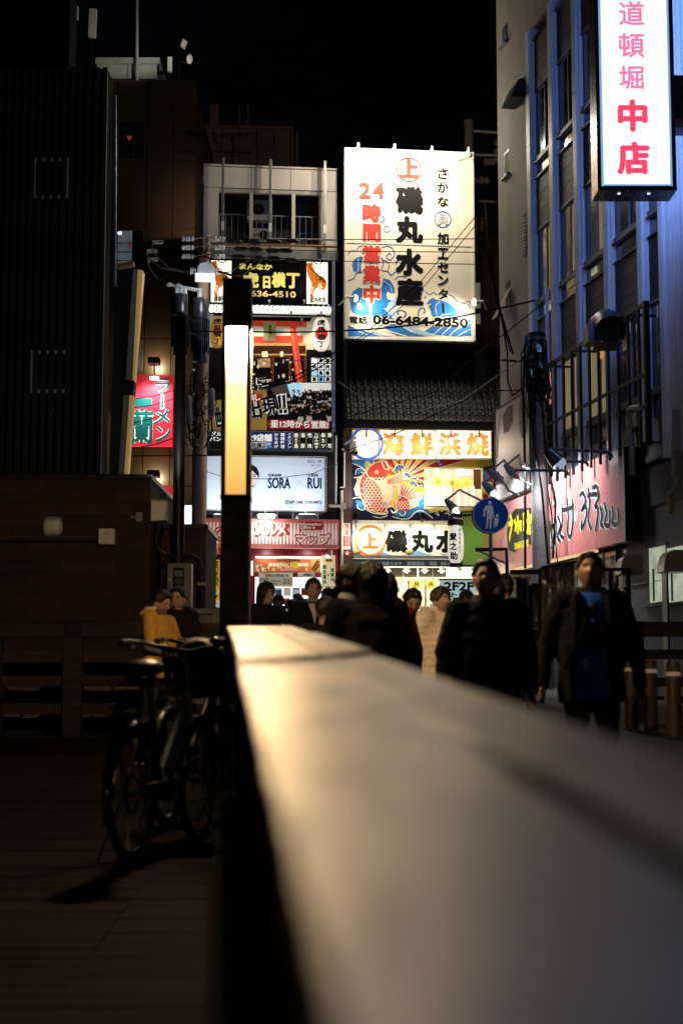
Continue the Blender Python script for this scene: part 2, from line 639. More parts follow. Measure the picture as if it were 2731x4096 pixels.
# glowing panel: the tube inside is brightest at its upper end
mg = bpy.data.materials.new('glowing_lamp_panel')
mg.use_nodes = True
nt = mg.node_tree
b = nt.nodes['Principled BSDF']
tc = nt.nodes.new('ShaderNodeTexCoord')
sp = nt.nodes.new('ShaderNodeSeparateXYZ')
rp = nt.nodes.new('ShaderNodeValToRGB')
nt.links.new(tc.outputs['Generated'], sp.inputs[0])
nt.links.new(sp.outputs[2], rp.inputs[0])
e = rp.color_ramp.elements
e[0].position, e[0].color = 0.0, (.80, .40, .085, 1)
e[1].position, e[1].color = 1.0, (1, .66, .34, 1)
for p_, c_ in ((.12, (.92, .49, .12, 1)), (.42, (1, .66, .2, 1)), (.66, (1, .72, .30, 1)), (.82, (1, .68, .36, 1))):
 k = e.new(p_)
 k.color = c_
mu = nt.nodes.new('ShaderNodeFloatCurve')
cv = mu.mapping.curves[0]
for px_, py_ in ((.30, .00043), (.5, .00053), (.66, .00068), (.78, .0025), (.88, .05)):
 cv.points.new(px_, py_)
cv.points[0].location = (0, .0004)
cv.points[-1].location = (1, 1)
for q_ in cv.points:
 q_.handle_type = 'VECTOR'
mu.mapping.update()
nt.links.new(sp.outputs[2], mu.inputs[1])
m6 = nt.nodes.new('ShaderNodeMath')
m6.operation = 'MULTIPLY'
m6.inputs[1].default_value = 3000
nt.links.new(mu.outputs[0], m6.inputs[0])
nt.links.new(rp.outputs[0], b.inputs['Emission Color'])
nt.links.new(m6.outputs[0], b.inputs['Emission Strength'])
b.inputs['Base Color'].default_value = (.8, .7, .5, 1)
gw = hw - .03
lp.part('glowing_panel', mg, MB().box(lx - gw, lx + gw, LY - gw, LY + gw, zg0 + .002, zg1 + .01))
bolt = MB()
for zz in (ztop - .08, ztop - .36, zg0 - .14, gz + 1.3 - .06):
 for sx in (-1, 1):
  bolt = MB().cyl((lx + sx * .03, LY - hw - .006, zz), (lx + sx * .03, LY - hw, zz), .008, n=8)
  lp.part('bolt', M_dark, bolt)
# two copies of the post, added out of view as fill light
for x_, y_, lab in ((-6.2, -4.5, 'added fill lamp post, unseen, behind the photographer at left'), (5.0, 4.6, 'added fill lamp post, unseen, on the far side of the bridge at right')):
 o2 = lp.o.copy()
 COL.objects.link(o2)
 o2.location = (x_, y_, G(y_))
 o2['label'] = lab
 for ch in list(lp.o.children):
  c2 = ch.copy()
  COL.objects.link(c2)
  c2.parent = o2
  if ch.name.startswith('glowing_panel'):
   c2.data = ch.data.copy()
   c2.data.materials[0] = mat('warm_glowing_panel' + ('' if x_ < 0 else '_b'), (1, .7, .4), .3, emit=1.6 if x_ < 0 else 6.5, ecol=(1, .66, .34), var=0, bump=0)
t = T('blue_fill_box', 'small blue fill light added out of view just right of the photographer', 'light box', at=(.5, .2, G(.4)))  # added blue fill that tints the near end of the rail
t.part('case', M_dark, MB().box(.47, .53, .05, .35, G(.4) + .05, 1.26), bevel=.01)
t.part('glowing_panel', mat('blue_glowing_panel', (.3, .5, 1), .3, emit=24, ecol=(.03, .14, 1), var=0, bump=0), MB().box(.465, .469, .07, .33, 1.02, 1.24))
t.part('foot', M_dark, MB().box(.42, .58, .02, .38, G(.4), G(.4) + .049))
# ============================================================ LEFT: WOODEN FENCE
M_fence = mat('old_fence_timber', (.045, .032, .02), .7, spec=.15, alt=(.02, .014, .009), scale=5, stretch=(.6, 4, 4), bump=.4)
def fence(name, label, fac, crop, xs_posts, x0, x1, ytop, rails, xw, off, ground):
 t = T(name, label, 'fence', fac, at=(fac.L(crop, (x0 + x1) / 2, ytop[0], off)[0], off, ground))
 a, b_, d, e_ = t.rect(crop, x0, ytop[0], x1, ytop[1], off)
 t.part('top_rail', M_fence, MB().box(a, b_, off - .03, off + .15, d, e_), bevel=.01)
 for r0, r1 in rails:
  a2, b2, d, e_ = t.rect(crop, x0, r0, x1, r1, off)
  t.part('rail', M_fence, MB().box(a, b_, off + .02, off + .09, d, e_), bevel=.008)
 for px in xs_posts:
  p0, p1, d, e_ = t.rect(crop, px - xw / 2, ytop[0] - 5, px + xw / 2, ytop[1] + 20, off - .05)
  t.part('post', M_fence, MB().box(p0, p1, off - .07, off + .13, ground, d + .03), bevel=.012)
  t.part('post_cap', M_dark, MB().box(p0 + .01, p1 - .01, off - .06, off + .17, d + .03, e_), bevel=.01)
 return t
FF = Fac(0, 16.3, 0)
fence('wooden_fence', 'old timber fence with black capped posts below the tiled brown wall at left', FF, 'k', (-620, -50, 510, 1130), -1200, 1560,
  (1118, 1218), ((1318, 1395), (1485, 1560), (1680, 1755)), 130, 0, G(16.3))
# bench-height stone facing behind the fence
M_stone = mat('rubble_stone', (.11, .10, .085), .7, scale=14, bump=.5)
st = T('stone_plinth', 'low rough stone plinth behind the timber fence at left', 'stone wall', at=(-3.4, 17.6, G(17.6)))
st.part('core', mat('mortar', (.05, .047, .042), .9), MB().box(-6.5, -.9, 17.66, 17.9, G(17.6), 1.3))
x = -6.4
rr = random.Random(3)
for row in range(4):
 x = -6.4 + row * .13
 while x < -1.1:
  ww = rr.uniform(.28, .5)
  z0 = G(17.6) + row * .2
  st.part('stone', M_stone, MB().prism([(x + .01, z0 + .01), (x + ww - .015, z0 + rr.uniform(0, .02)), (x + ww - .01, z0 + .185),
            (x + ww * .5, z0 + .19), (x + .012, z0 + rr.uniform(.17, .19))], 17.6 + rr.uniform(-.02, .01), 17.67), bevel=.012)
  x += ww
# ============================================================ LEFT: TILE-CLAD KIOSK BUILDING
M_tile = [mat('brown_wall_tile', (.05, .022, .010), .6, alt=(.036, .016, .007), spec=.2, scale=3, bump=.2),
   mat('brown_wall_tile_b', (.04, .018, .008), .6, alt=(.03, .013, .006), spec=.2, scale=4, bump=.2),
   mat('brown_wall_tile_c', (.062, .028, .012), .6, alt=(.045, .02, .009), spec=.2, scale=4, bump=.2)]
M_core = mat('dark_joint', (.02, .014, .01), .9)
def tiled(name, label, fac, crop, x0, x1, ytop, ycap, row_px, depth, gz, wl=.62, corner=None):
 t = T(name, label, 'building', fac, at=(fac.L(crop, (x0 + x1) / 2, ytop, 0)[0], 0, gz))
 xa = fac.L(crop, x0, ytop, 0)[0]
 xb = fac.L(crop, x1, ytop, 0)[0]
 zt = fac.L(crop, x1, ytop, 0)[1]
 zc = fac.L(crop, x1, ycap, 0)[1]
 t.part('wall', M_core, MB().box(xa, xb - .004, .02, depth, gz, zt))
 t.part('roof_coping', M_dark, MB().box(xa, xb + .02, -.03, depth + .05, zt + .002, zc), bevel=.01)
 h = row_px * CR[crop][2] / FPX * fac.y
 base = []
 for mt in M_tile:
  o = t.part('wall_tile', mt, MB().box(0, wl - .006, 0, .018, 0, h - .006))
  base.append(o)
 used = set()
 z = zt - h
 row = 0
 r2 = random.Random(11)
 while z > gz - .05:
  x = xb - wl + (wl / 3) * (row % 3)
  while x > xa - wl:
   xx = x
   sx = 1.0
   if x + wl > xb:
    sx = (xb - x) / wl
   if sx > .05:
    k = r2.choice((0, 0, 1, 1, 2))
    loc = (xx - t.at.x, r2.uniform(-.003, .003), z - t.at.z)
    if k not in used:
     used.add(k)
     o = base[k]
     me = o.data
     for vv in me.vertices:
      vv.co.x += t.at.x
      vv.co.z += t.at.z
     o.location = loc
     o.scale = (sx, 1, 1)
    else:
     inst(base[k], 'wall_tile', t.o, loc, scale=(sx, 1, 1))
   x -= wl
  z -= h
  row += 1
 return t
kiosk = tiled('tiled_building', 'low brown tile clad building with white junction box at left', FW, 'k', -260, 1052, 118, 82, 82, 2.6, G(17.9))
FW2 = Fac(0, 19.2, 0)
kiosk2 = tiled('tiled_building', 'lower brown tile clad annexe with electricity meter behind the yellow hooded person', FW2, 'k', 1010, 1440, 465, 430, 82, 1.6, G(19))
M_rndl = mat('frosted_lamp_cover', (.6, .63, .68), .35, spec=.5)
a, b_, d, e_ = kiosk.rect('k', 295, 373, 430, 513, -.1)
cx, cz, hw_, hh = (a + b_) / 2, (d + e_) / 2, (b_ - a) / 2, (e_ - d) / 2
sq = lambda p: Vector((math.copysign(abs(p.x / hw_) ** .55 * hw_, p.x), p.y, math.copysign(abs(p.z / hh) ** .55 * hh, p.z)))
t = T('wall_lamp', 'unlit rounded wall lamp cover on the brown tiled wall', 'wall lamp', FW, at=(cx, -.01, d))
t.part('cover', M_rndl, MB().ell((cx, -.03, cz), hw_, .11, hh, 28, 16, fn=sq), smooth=50)
t.part('back_plate', M_dark, MB().box(cx - hw_ * .8, cx + hw_ * .8, -.02, -.004, d + .02, e_ - .02))
t = T('junction_box', 'square pale grey junction box with conduit on the brown tiled wall', 'junction box', FW, at=(kiosk.rect('k', 688, 460, 800, 570, -.1)[0], -.01, 3))
t.box('cover', mat('pale_grey_box', (.75, .75, .72), .5, wear=.3), 'k', 688, 460, 800, 570, -.12, -.012, bevel=.006)
a, b_, d, e_ = t.rect('k', 688, 460, 800, 570, -.122)
t.part('screw', M_dark, MB().box(a + .02, a + .03, -.128, -.121, e_ - .03, e_ - .02))
t.part('sticker', cmat('b8b6b0'), MB().box(a + .07, a + .13, -.1225, -.1205, e_ - .07, e_ - .04))
zc = FW.L('k', 300, 548, -.03)[1]
xs_ = FW.L('k', -250, 548, -.03)[0]
single('conduit_pipe', M_dark, MB().tube([(xs_, -.03, zc), (a - .004, -.03, zc)], .014, 8), 'thin black conduit pipe running to the square junction box', 'pipe', at=(xs_, -.03, zc), fac=FW, smooth=60)
t = T('wall_bracket', 'small metal socket bracket high on the brown tiled wall', 'wall fitting', FW, at=(FW.L('k', 950, 380)[0], 0, FW.L('k', 950, 380)[1]))
t.box('plate', M_grey, 'k', 948, 346, 990, 410, -.05, -.006, bevel=.004)
t.box('arm', M_grey, 'k', 915, 372, 948, 386, -.04, -.01)
a, b_, d, e_ = FW.L('k', 1057, 0, -.1)[0], FW.L('k', 1163, 0, -.1)[0], FW.L('k', 1100, 405, -.1)[1], FW.L('k', 1100, 265, -.1)[1]
t = T('cable_box', 'tall white weathered cable box on the corner of the brown tiled building', 'cable box', FW, at=(a, -.1, d))
t.part('case', M_white, MB().box(a, b_, -.1, .2, d, e_), bevel=.008)
t.part('lid', M_grey, MB().box(a - .01, b_ + .01, -.12, .22, e_, e_ + .02), bevel=.004)
a, b_, d, e_ = kiosk.rect('k', 1120, 213, 1165, 262, 0)
t = T('floodlight', 'small black floodlight on top of the white cable box', 'floodlight', FW, at=(a, 0, d))
t.part('housing', M_dark, MB().box(a, b_, -.05, .08, d, e_), bevel=.02)
t.part('bracket', M_dark, MB().box(a + .05, a + .07, 0, .04, d - .05, d))
lamp('SPOT', FW.W(a, -.2, e_ + .3), 110, (1, .93, .85), FD.W(-5.2, 0, 8.5), .1, 95, 1)  # spot added to bring up the dark ribbed wall and window frames
# black mast between the kiosks
px = P('z', 413, 1000, 18.6)
zt_ = P('j', 1258, 640, 18.6).z
t = T('lamp_mast', 'tall thin black mast behind the meter box', 'mast', at=(px.x, 18.6, G(18.6)))
t.part('shaft', M_dark, MB().loft([((px.x, 18.6, G(18.6)), .08), ((px.x, 18.6, P('z', 413, 1250, 18.6).z), .075), ((px.x, 18.6, zt_), .066)], 16), smooth=50)
t.part('cap', M_grey, MB().cyl((px.x, 18.6, zt_), (px.x, 18.6, zt_ + .025), .055, .05, 16))
t.part('head_ring', M_dark, MB().cyl((px.x, 18.6, zt_ + .025), (px.x, 18.6, zt_ + .06), .07, .03, 16))
FM = Fac(0, 18.45, 0)
r_ = lambda *q: FM.L('k', *q)
t = T('meter_box', 'tall grey electricity meter box on the wall behind the two people at left', 'meter box', FM, at=(r_(1250, 1000)[0], 0, G(18.5)))
t.box('case', mat('meter_box_paint', (.13, .13, .125), .5, wear=.5), 'k', 1165, 700, 1333, 1010, -.12, .12, bevel=.008)
t.box('meter_window', M_glass_d, 'k', 1208, 732, 1285, 862, -.128, -.121)
t.box('dial', cmat('6a6e70', .3), 'k', 1216, 752, 1277, 795, -.132, -.1285)
t.box('dial', cmat('3c4042', .3), 'k', 1216, 805, 1277, 850, -.132, -.1285)
t.box('door', mat('meter_door', (.16, .16, .15), .5), 'k', 1172, 735, 1205, 850, -.128, -.121)
lk = r_(1194, 822)
t.part('lock', M_white, MB().cyl((lk[0], -.135, lk[1]), (lk[0], -.12, lk[1]), .014, n=12))
pts = [(1090, 420), (1088, 560), (1105, 610), (1150, 645), (1230, 652)]
single('conduit_pipe', M_dark, MB().tube([(r_(*q)[0], .0, r_(*q)[1]) for q in pts], .03, 8), 'black bent conduit between the white cable box and the mast', 'pipe',
  at=(r_(*pts[0])[0], 0, r_(*pts[0])[1]), fac=FM, smooth=60)
pts = [(1280, 650), (1340, 652), (1385, 680), (1405, 730), (1408, 1000), (1408, 1250)]
t = T('conduit_pipe', 'black bent conduit from the mast down the lower tiled wall', 'pipe', FM, at=(r_(*pts[0])[0], 0, r_(*pts[0])[1]))
t.part('pipe', M_dark, MB().tube([(r_(*q)[0], .0, r_(*q)[1]) for q in pts], .032, 8), smooth=60)
t.box('clamp', M_grey, 'k', 1375, 836, 1432, 856, -.04, .04)
t = T('equipment_cabinet', 'grey metal cabinet with a pale pipe frame left of the lamp post', 'cabinet', at=P('k', 1420, 1300, 17.4))
m = MB()
p0, p1 = P('k', 1333, 1015, 17.4), P('k', 1535, 1480, 17.4)
t.part('case', mat('cabinet_paint', (.09, .1, .1), .5), MB().box(p0.x, p1.x, 17.4, 17.8, G(17), p0.z), bevel=.01)
q0, q1 = P('k', 1350, 1050, 17.36), P('k', 1490, 1300, 17.36)
t.part('frame_tube', M_grey, MB().tube([(q0.x, 17.36, q1.z), (q0.x, 17.36, q0.z), (q1.x, 17.36, q0.z), (q1.x, 17.36, q1.z)], .022, 8))
# ============================================================ LEFT: DARK RIBBED BUILDING
M_rib = mat('black_ribbed_cladding', (.03, .026, .02), .7, var=.3)
M_ribb = mat('black_cladding_sheet', (.014, .013, .012), .95, spec=.05)
xr = FD.L('a', 668, 1000)[0]
zt_ = FD.L('a', 500, 430)[1]
t = T('ribbed_building', 'tall black building clad in vertical ribs with two small barred windows', 'building', FD, at=(xr - 3, 0, .8))
t.part('wall', M_ribb, MB().box(xr - 6.5, xr, 0, .6, .8, zt_))
zu = FD.L('a', 400, -300)[1]
xu = FD.L('a', 440, 100, .5)[0]
t.part('upper_block', M_ribb, MB().box(xr - 6.5, xu, .5, 1.2, zt_ + .01, zu))
rib = None
x = xr - .03
pitch = 51.5 * .6378 / FPX * 26
while x > xr - 4.2:
 if rib is None:
  rib = t.part('rib', M_rib, MB().box(x - .04, x + .04, -.09, -.002, 2.0, zt_ - .01))
  x0r = x
 else:
  inst(rib, 'rib', t.o, (x - x0r, 0, 0))
 x -= pitch
for cr, x0, y0, x1, y1 in (('a', 205, 988, 442, 1245), ('j', 215, 872, 484, 1170)):
 a, b_, d, e_ = t.rect(cr, x0, y0, x1, y1, -.03)
 fr = t.part('window', mat('window_frame_alu', (.8, .8, .8), .5), MB().box(a, b_, -.03, -.005, d, d + .07).box(a, b_, -.03, -.005, e_ - .07, e_)
    .box(a, a + .06, -.03, -.005, d + .07, e_ - .07).box(b_ - .06, b_, -.03, -.005, d + .07, e_ - .07))
 t.part('pane', M_glass_d, MB().box(a + .06, b_ - .06, -.02, -.01, d + .07, e_ - .07), parent=fr)
pts = [('a', 722, 600), ('a', 722, 1560), ('j', 800, 430)]
q = [FD.L(*p, .5) for p in pts]
single('drain_pipe', M_steel, MB().tube([(q[0][0], .5, q[0][1]), (q[1][0], .5, q[1][1]), (q[2][0], .5, q[2][1])], .032, 10),
  'galvanised drain pipe running down the corner of the black ribbed building', 'pipe', at=(q[2][0], .5, q[2][1]), fac=FD, smooth=60)
q = [FD.L('j', x_, y_, .6) for x_, y_ in ((752, 20), (748, 1000), (742, 1700))]
single('conduit_pipe', M_rust, MB().tube([(p[0], .6, p[1]) for p in q], .022, 8), 'thin rusty conduit down the side of the black ribbed building', 'pipe',
  at=(q[2][0], .6, q[2][1]), fac=FD, smooth=60)
# leaning tall blade sign seen from behind
FT = Fac(0, 30, 0)
pt = lambda x, y, o=0: FT.L('j', x, y, o)
t = T('blade_sign', 'tall leaning black sign box with beige edges left of the red sign', 'sign', FT, at=(pt(800, 1735)[0], 0, pt(800, 1735)[1]))
t.part('back_panel', mat('sign_back_black', (.012, .012, .012), .5), MB().prism([pt(808, 310), pt(930, 312), pt(832, 1735), pt(762, 1735)], .0, .3))
t.part('edge_trim', cmat('8c8264', .5, .05), MB().prism([pt(930, 310), pt(962, 312), pt(925, 1080), pt(878, 1080)], -.02, .28))
t.part('edge_trim', cmat('8c8264', .5, .05), MB().prism([pt(864, 1185), pt(905, 1185), pt(868, 1735), pt(828, 1735)], -.02, .28))
t.part('edge_face', cmat('e0b468', .5, .3), MB().prism([pt(963, 312), pt(998, 318), pt(938, 1088), pt(926, 1080)], -.022, .28))  # beige edges glow in place of sign light falling on them
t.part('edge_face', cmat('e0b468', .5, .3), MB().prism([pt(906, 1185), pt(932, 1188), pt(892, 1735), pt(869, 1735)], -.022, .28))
t.part('joint_cover', M_black, MB().prism([pt(876, 1080), pt(938, 1088), pt(932, 1190), pt(864, 1185)], -.05, .32))
t.part('roof_trim', cmat('c0a05c'), MB().prism([pt(810, 272), pt(930, 252), pt(930, 268), pt(815, 288)], -.02, .28))
# ============================================================ BROWN PANEL BUILDING WITH THE RED RAMEN SIGN
M_bpan = mat('bronze_facade_panel', (.05, .03, .012), .45, .2, alt=(.035, .021, .009), scale=2, bump=.04)
M_joint = mat('facade_joint', (.03, .024, .014), .8)
zg = .9
xl_, xr_ = FI.L('a', 690, 600)[0], FI.L('a', 1215, 600)[0]
ztop = FI.L('a', 1000, 500)[1]
bro = T('bronze_panel_building', 'tall dark bronze panelled building behind the red ramen sign', 'building', FI, at=((xl_ + xr_) / 2, 0, zg))
bro.part('wall', M_joint, MB().box(xl_, xr_, .03, 7, zg, ztop))
colx = [690, 735, 925, 1090, 1212]
rowy = [('a', 505), ('a', 750), ('a', 1008), ('a', 1221), ('a', 1435), ('j', 298), ('j', 545), ('j', 790), ('j', 1055), ('j', 1297), ('j', 1532), ('j', 1820), ('k', 296)]
zs = [FI.L(c_, 1000, y_)[1] for c_, y_ in rowy]
xs = [FI.L('a', x_, 800)[0] for x_ in colx]
xs[-1] = FI.L('j', 1345, 1400)[0]
wins = {(1, 1), (1, 4)}
for i in range(4):
 for j in range(len(zs) - 1):
  if (i, j) in wins:
   continue
  bro.part('facade_panel', M_bpan, MB().box(xs[i] + .012, xs[i + 1] - .012, 0, .028, zs[j + 1] + .012, zs[j] - .012))
M_lit1 = mat('dim_lit_window', (.3, .32, .34), .3, emit=.10, ecol=(.6, .75, .9), var=.5, scale=1.5)
for (j, y0, y1, cr), lit in zip(((1, 775, 990, 'a'), (4, 1440, 1790, 'a')), (M_glass_d, M_lit1)):
 f_ = bro.part('window', M_joint, MB().box(xs[1] + .012, xs[2] - .012, .01, .028, zs[j + 1], zs[j]))
 a, b_ = xs[1] + .08, FI.L('a', 830, 1500)[0]
 bro.part('pane', lit, MB().box(a, b_, .0, .009, zs[j + 1] + .05, zs[j] - .06), parent=f_)
 bro.part('pane', M_glass_d, MB().box(b_ + .03, xs[2] - .08, .0, .009, zs[j + 1] + .05, zs[j] - .06), parent=f_)
M_tri = cmat('c04a34', .5, .25)
bro.part('rescue_marker', M_tri, MB().poly(bro.art('a', [(795, 852), (832, 852), (813, 886)], -.004), -.004))
bro.part('rescue_marker', M_tri, MB().poly(bro.art('a', [(793, 1521), (829, 1521), (811, 1552)], -.004), -.004))
bro.box('ceiling_light', mat('cool_tube_light', (1, 1, 1), .4, emit=5, ecol=(.75, .85, 1), var=0), 'a', 742, 1455, 764, 1468, -.006, -.002)
# dark louvre at right of the lower window
bro.box('louvre', mat('dark_louvre', (.03, .035, .04), .5), 'j', 950, 795, 1000, 1022, -.02, -.002)
# roof hut, mast and antennas
rh = T('roof_hut', 'pale rooftop hut with a thin mast on the bronze building', 'rooftop hut', FI, at=(FI.L('a', 800, 490, 1)[0], 1, ztop))
M_hut = mat('rooftop_hut_panel', (.5, .5, .45), .6, wear=.3)
rh.box('roof_slab', M_hut, 'a', 600, 360, 1002, 397, .9, 3)
for x0, x1 in ((610, 797), (802, 862), (866, 985)):
 rh.box('wall_panel', M_hut, 'a', x0, 400, x1, 492, 1.0, 2.8)
a, b_, d, e_ = rh.rect('a', 985, 398, 1000, 470, 1)
rh.part('drain_pipe', M_dark, MB().cyl((b_ - .03, 1, d), (b_ - .03, 1, e_), .03))
m0, m1 = FI.L('a', 861, 490, .8), FI.L('a', 861, -160, .8)
single('roof_mast', mat('mast_grey', (.4, .4, .42), .5), MB().loft([((m0[0], .8, m0[1] - .3), .055), ((m1[0], .8, m1[1]), .035)], 10), 'long thin vertical mast rising from the rooftop hut',
  'mast', at=(m0[0], .8, m0[1] - .3), fac=FI, smooth=60)
M_ant = mat('antenna_radome', (.75, .74, .7), .5, var=.1)
for lab, pts, mast in (('small white square antenna at the far top left', [(443, 28), (492, 34), (490, 115), (441, 112)], [(500, 40), (500, 420)]),
      ('tall white panel antenna at the top left', [(560, 50), (608, 54), (600, 230), (553, 226)], [(575, 60), (572, 420)]),
      ('tilted cream antenna panel on the right roof mast', [(1147, 241), (1176, 258), (1157, 300), (1132, 285)], [(1127, 250), (1127, 495)]),
      ('small upright cream antenna box beside the roof mast', [(1052, 355), (1080, 355), (1078, 448), (1050, 446)], [(1066, 400), (1066, 505)])):
 t = T('antenna', lab, 'antenna', FI, at=(FI.L('a', *mast[1], .6)[0], .6, FI.L('a', *mast[1], .6)[1]))
 t.part('panel', M_ant, MB().prism(t.art('a', pts, .55), .55, .7), bevel=.01)
 q = t.art('a', mast, .75)
 t.part('mast', M_dark, MB().tube([(q[0][0], .75, q[0][1]), (q[1][0], .75, q[1][1])], .035, 8))
a = FI.L('a', 1190, 370, .6)
t = T('antenna', 'small curved dish antenna at the right of the bronze roof', 'antenna', FI, at=(a[0], .6, ztop))
t.part('dish', M_ant, MB().ell((a[0], .6, a[1]), .1, .06, .16, 12, 8), smooth=60)
q0 = FI.L('a', 1130, 385, .7)
t.part('arm', M_dark, MB().tube([(q0[0], .7, q0[1]), (a[0], .65, a[1] - .1)], .025))
# rooftop lamps added to light the hut, the antennas and the wall behind
for x_, y_, tx, ty, tz, pw, lab in ((1010, 500, -2.5, 1.2, 2.2, 55, 'floodlight added at the foot of the pale hut to light it'), (1105, 500, .4, .6, 1.9, 40, 'floodlight added under the tilted antenna to light it')):
 p = FI.L('a', x_, y_, -.4)
 t = T('added_roof_light', lab, 'floodlight', FI, at=(p[0], -.4, ztop))
 t.part('housing', M_dark, MB().box(p[0] - .08, p[0] + .08, -.44, -.36, ztop, ztop + .1), bevel=.01)
 lamp('SPOT', FI.W(p[0], -.6, ztop + .25), pw, (1, .93, .8), FI.W(p[0] + tx, .6, ztop + tz), .05, 130, 1)
lamp('SPOT', FA.W(-.8, 3.5, 14.0), 1100, (1, .62, .52), (-9.5, 62, 15.5), .3, 80, 1)
# the red ramen sign with its lamps
rs = T('ramen_sign', 'red vertical ramen signboard with green white outlined characters', 'sign', FI, at=(FI.L('j', 1060, 1537, -.5)[0], -.5, FI.L('j', 1060, 1537, -.5)[1]))
M_red = cmat('d82c38', .35, emit=.5)
rs.box('panel', M_red, 'j', 905, 1046, 1204, 1537, -.5, -.25)
M_gr, M_wh, M_bk = cmat('0a5a50'), cmat('f2f0ea', .4, .25), cmat('0a0a0c')
lt = [('ラ', 1085, 1065, 1188, 1175), ('メ', 1068, 1280, 1190, 1390), ('ン', 1085, 1400, 1192, 1510), ('一', 918, 1205, 1060, 1265), ('蘭', 908, 1285, 1072, 1525)]
rs.words(M_wh, 'j', lt, -.504, bold=.055, name='lettering_outline')
rs.words(M_gr, 'j', lt, -.508, bold=.02)
a, b_, d, e_ = rs.rect('j', 1118, 1178, 1146, 1285, -.504)
rs.part('lettering_outline', M_wh, MB().prism([(a, d), (b_, d + .02), (b_ - .01, e_), (a + .02, e_ - .01)], -.505, -.5))
a, b_, d, e_ = rs.rect('j', 1123, 1185, 1141, 1278, -.504)
rs.part('lettering', M_gr, MB().prism([(a, d), (b_, d + .02), (b_ - .01, e_), (a + .02, e_ - .01)], -.51, -.506))
for (cr, lx0, ly0, lx1, ly1, tip, tgt, lab) in (('j', 1037, 928, 1115, 972, 1040, 1200, 'black rectangular lamp hanging above the red ramen sign'),
            ('k', 1030, 57, 1112, 105, 150, 230, 'black rectangular lamp above the lower red sign')):
 a, b_, d, e_ = FI.L(cr, lx0, ly1, -.8)[0], FI.L(cr, lx1, ly1, -.8)[0], FI.L(cr, lx0, ly1, -.8)[1], FI.L(cr, lx0, ly0, -.8)[1]
 t = T('sign_lamp', lab, 'lamp', FI, at=(a, -.8, d))
 t.part('housing', M_dark, MB().box(a, b_, -1.0, -.6, d, e_), bevel=.01)
 t.part('arm', M_steel, MB().tube([((a + b_) / 2, -.8, d), ((a + b_) / 2, -.7, d - .35)], .02))
 t.part('diffuser', mat('cool_lamp_face', (1, 1, 1), .4, emit=9, ecol=(.85, .93, 1), var=0), MB().box((a + b_) / 2 - .12, (a + b_) / 2 + .12, -.74, -.66, d - .42, d - .34))
 lamp('SPOT', FI.W((a + b_) / 2, -1.15, d - .25), 560, (.9, .96, 1), FI.W((a + b_) / 2, -.4, d - 2.0), .1, 110, .9)
 lamp('POINT', FI.W((a + b_) / 2, -.35, d + .1), 60, (1, .9, .6), size=.1)
rs2 = T('ramen_sign', 'lower red sign with a white character just above the tiled wall', 'sign', FI, at=(FI.L('k', 1150, 283, -.5)[0], -.5, 1.6))
rs2.box('panel', M_red, 'k', 1030, 165, 1204, 283, -.5, -.25)
rs2.words(M_wh, 'k', [('桜', 1098, 195, 1165, 262)], -.504, bold=.05, name='lettering_outline')
rs2.words(M_gr, 'k', [('桜', 1098, 195, 1165, 262)], -.508, bold=.015)
t = T('lit_shop_window', 'bright white shop window glowing below the lower red sign', 'window', FI, at=(FI.L('k', 1200, 430, -.2)[0], -.2, FI.L('k', 1200, 430, -.2)[1]))
M_wlit = mat('white_lit_glass', (.9, .95, 1), .4, emit=1.6, ecol=(.85, .95, 1), var=.05)
t.box('frame', M_dark, 'k', 1040, 290, 1345, 700, -.2, .2)
t.box('pane', M_wlit, 'k', 1050, 298, 1335, 428, -.22, -.2)
t.box('pane', M_wlit, 'k', 1050, 436, 1335, 700, -.22, -.2)
# ============================================================ FAR BUILDINGS
FP = Fac(0, 62, R(2))
M_pink = mat('pinkish_concrete_panel', (.30, .18, .14), .7, scale=.4, wear=.3)
t = T('panel_building', 'dull pinkish brown building with vertical joints behind the white building', 'building', FP, at=(FP.L('b', 600, 300)[0], 0, .9))
xs2 = [FP.L('b', x_, 100)[0] for x_ in (172, 268, 420, 580, 733, 888, 1042, 1066)]
zt2 = FP.L('b', 600, 8)[1]
t.part('wall', M_joint, MB().box(xs2[0] + .02, xs2[-1] - .01, .06, 8, .9, zt2 - .3))
for i in range(7):
 t.part('wall_panel', M_pink, MB().box(xs2[i] + .02, xs2[i + 1] - .02, 0, .05, .9, zt2 - .12))
t.part('parapet', M_pink, MB().box(xs2[0], xs2[-1], -.06, .4, zt2 - .11, zt2))
a, b_, d, e_ = t.rect('b', 1072, 60, 1096, 380, .3)
t.part('pipe', M_pink, MB().cyl((b_, .5, d - 6), (b_, .5, e_), .09))
a, b_, d, e_ = t.rect('a', 1318, 655, 1375, 770, .5)
t.part('chimney', M_pink, MB().box(a, b_, .5, 1.6, zt2 - .1, e_))
a, b_, d, e_ = t.rect('a', 1503, 664, 1557, 770, .5)
t.part('roof_frame', M_pink, MB().tube([(a, .5, zt2), (a, .5, e_), (b_, .5, e_), (b_, .5, zt2)], .04))
FK = Fac(0, 70, 0)
t = T('dark_tower', 'nearly black building with a roof railing behind the big signboard', 'building', FK, at=(FK.L('z', 1040, 300)[0], 0, .9))
M_tow = mat('unlit_tower', (.06, .065, .075), .8)
a, b_, d, e_ = t.rect('z', 915, 292, 1180, 900, 0)
t.part('wall', M_tow, MB().box(a, b_, 0, 10, .9, e_))
a, b_, d, e_2 = t.rect('z', 935, 235, 1180, 262, 0)
t.part('penthouse', M_tow, MB().box(a, b_, 1, 8, e_, d))
for k in range(12):
 xx = a + (b_ - a) * k / 11
 t.part('railing_post', M_tow, MB().cyl((xx, .5, d), (xx, .5, e_2), .035, n=6))
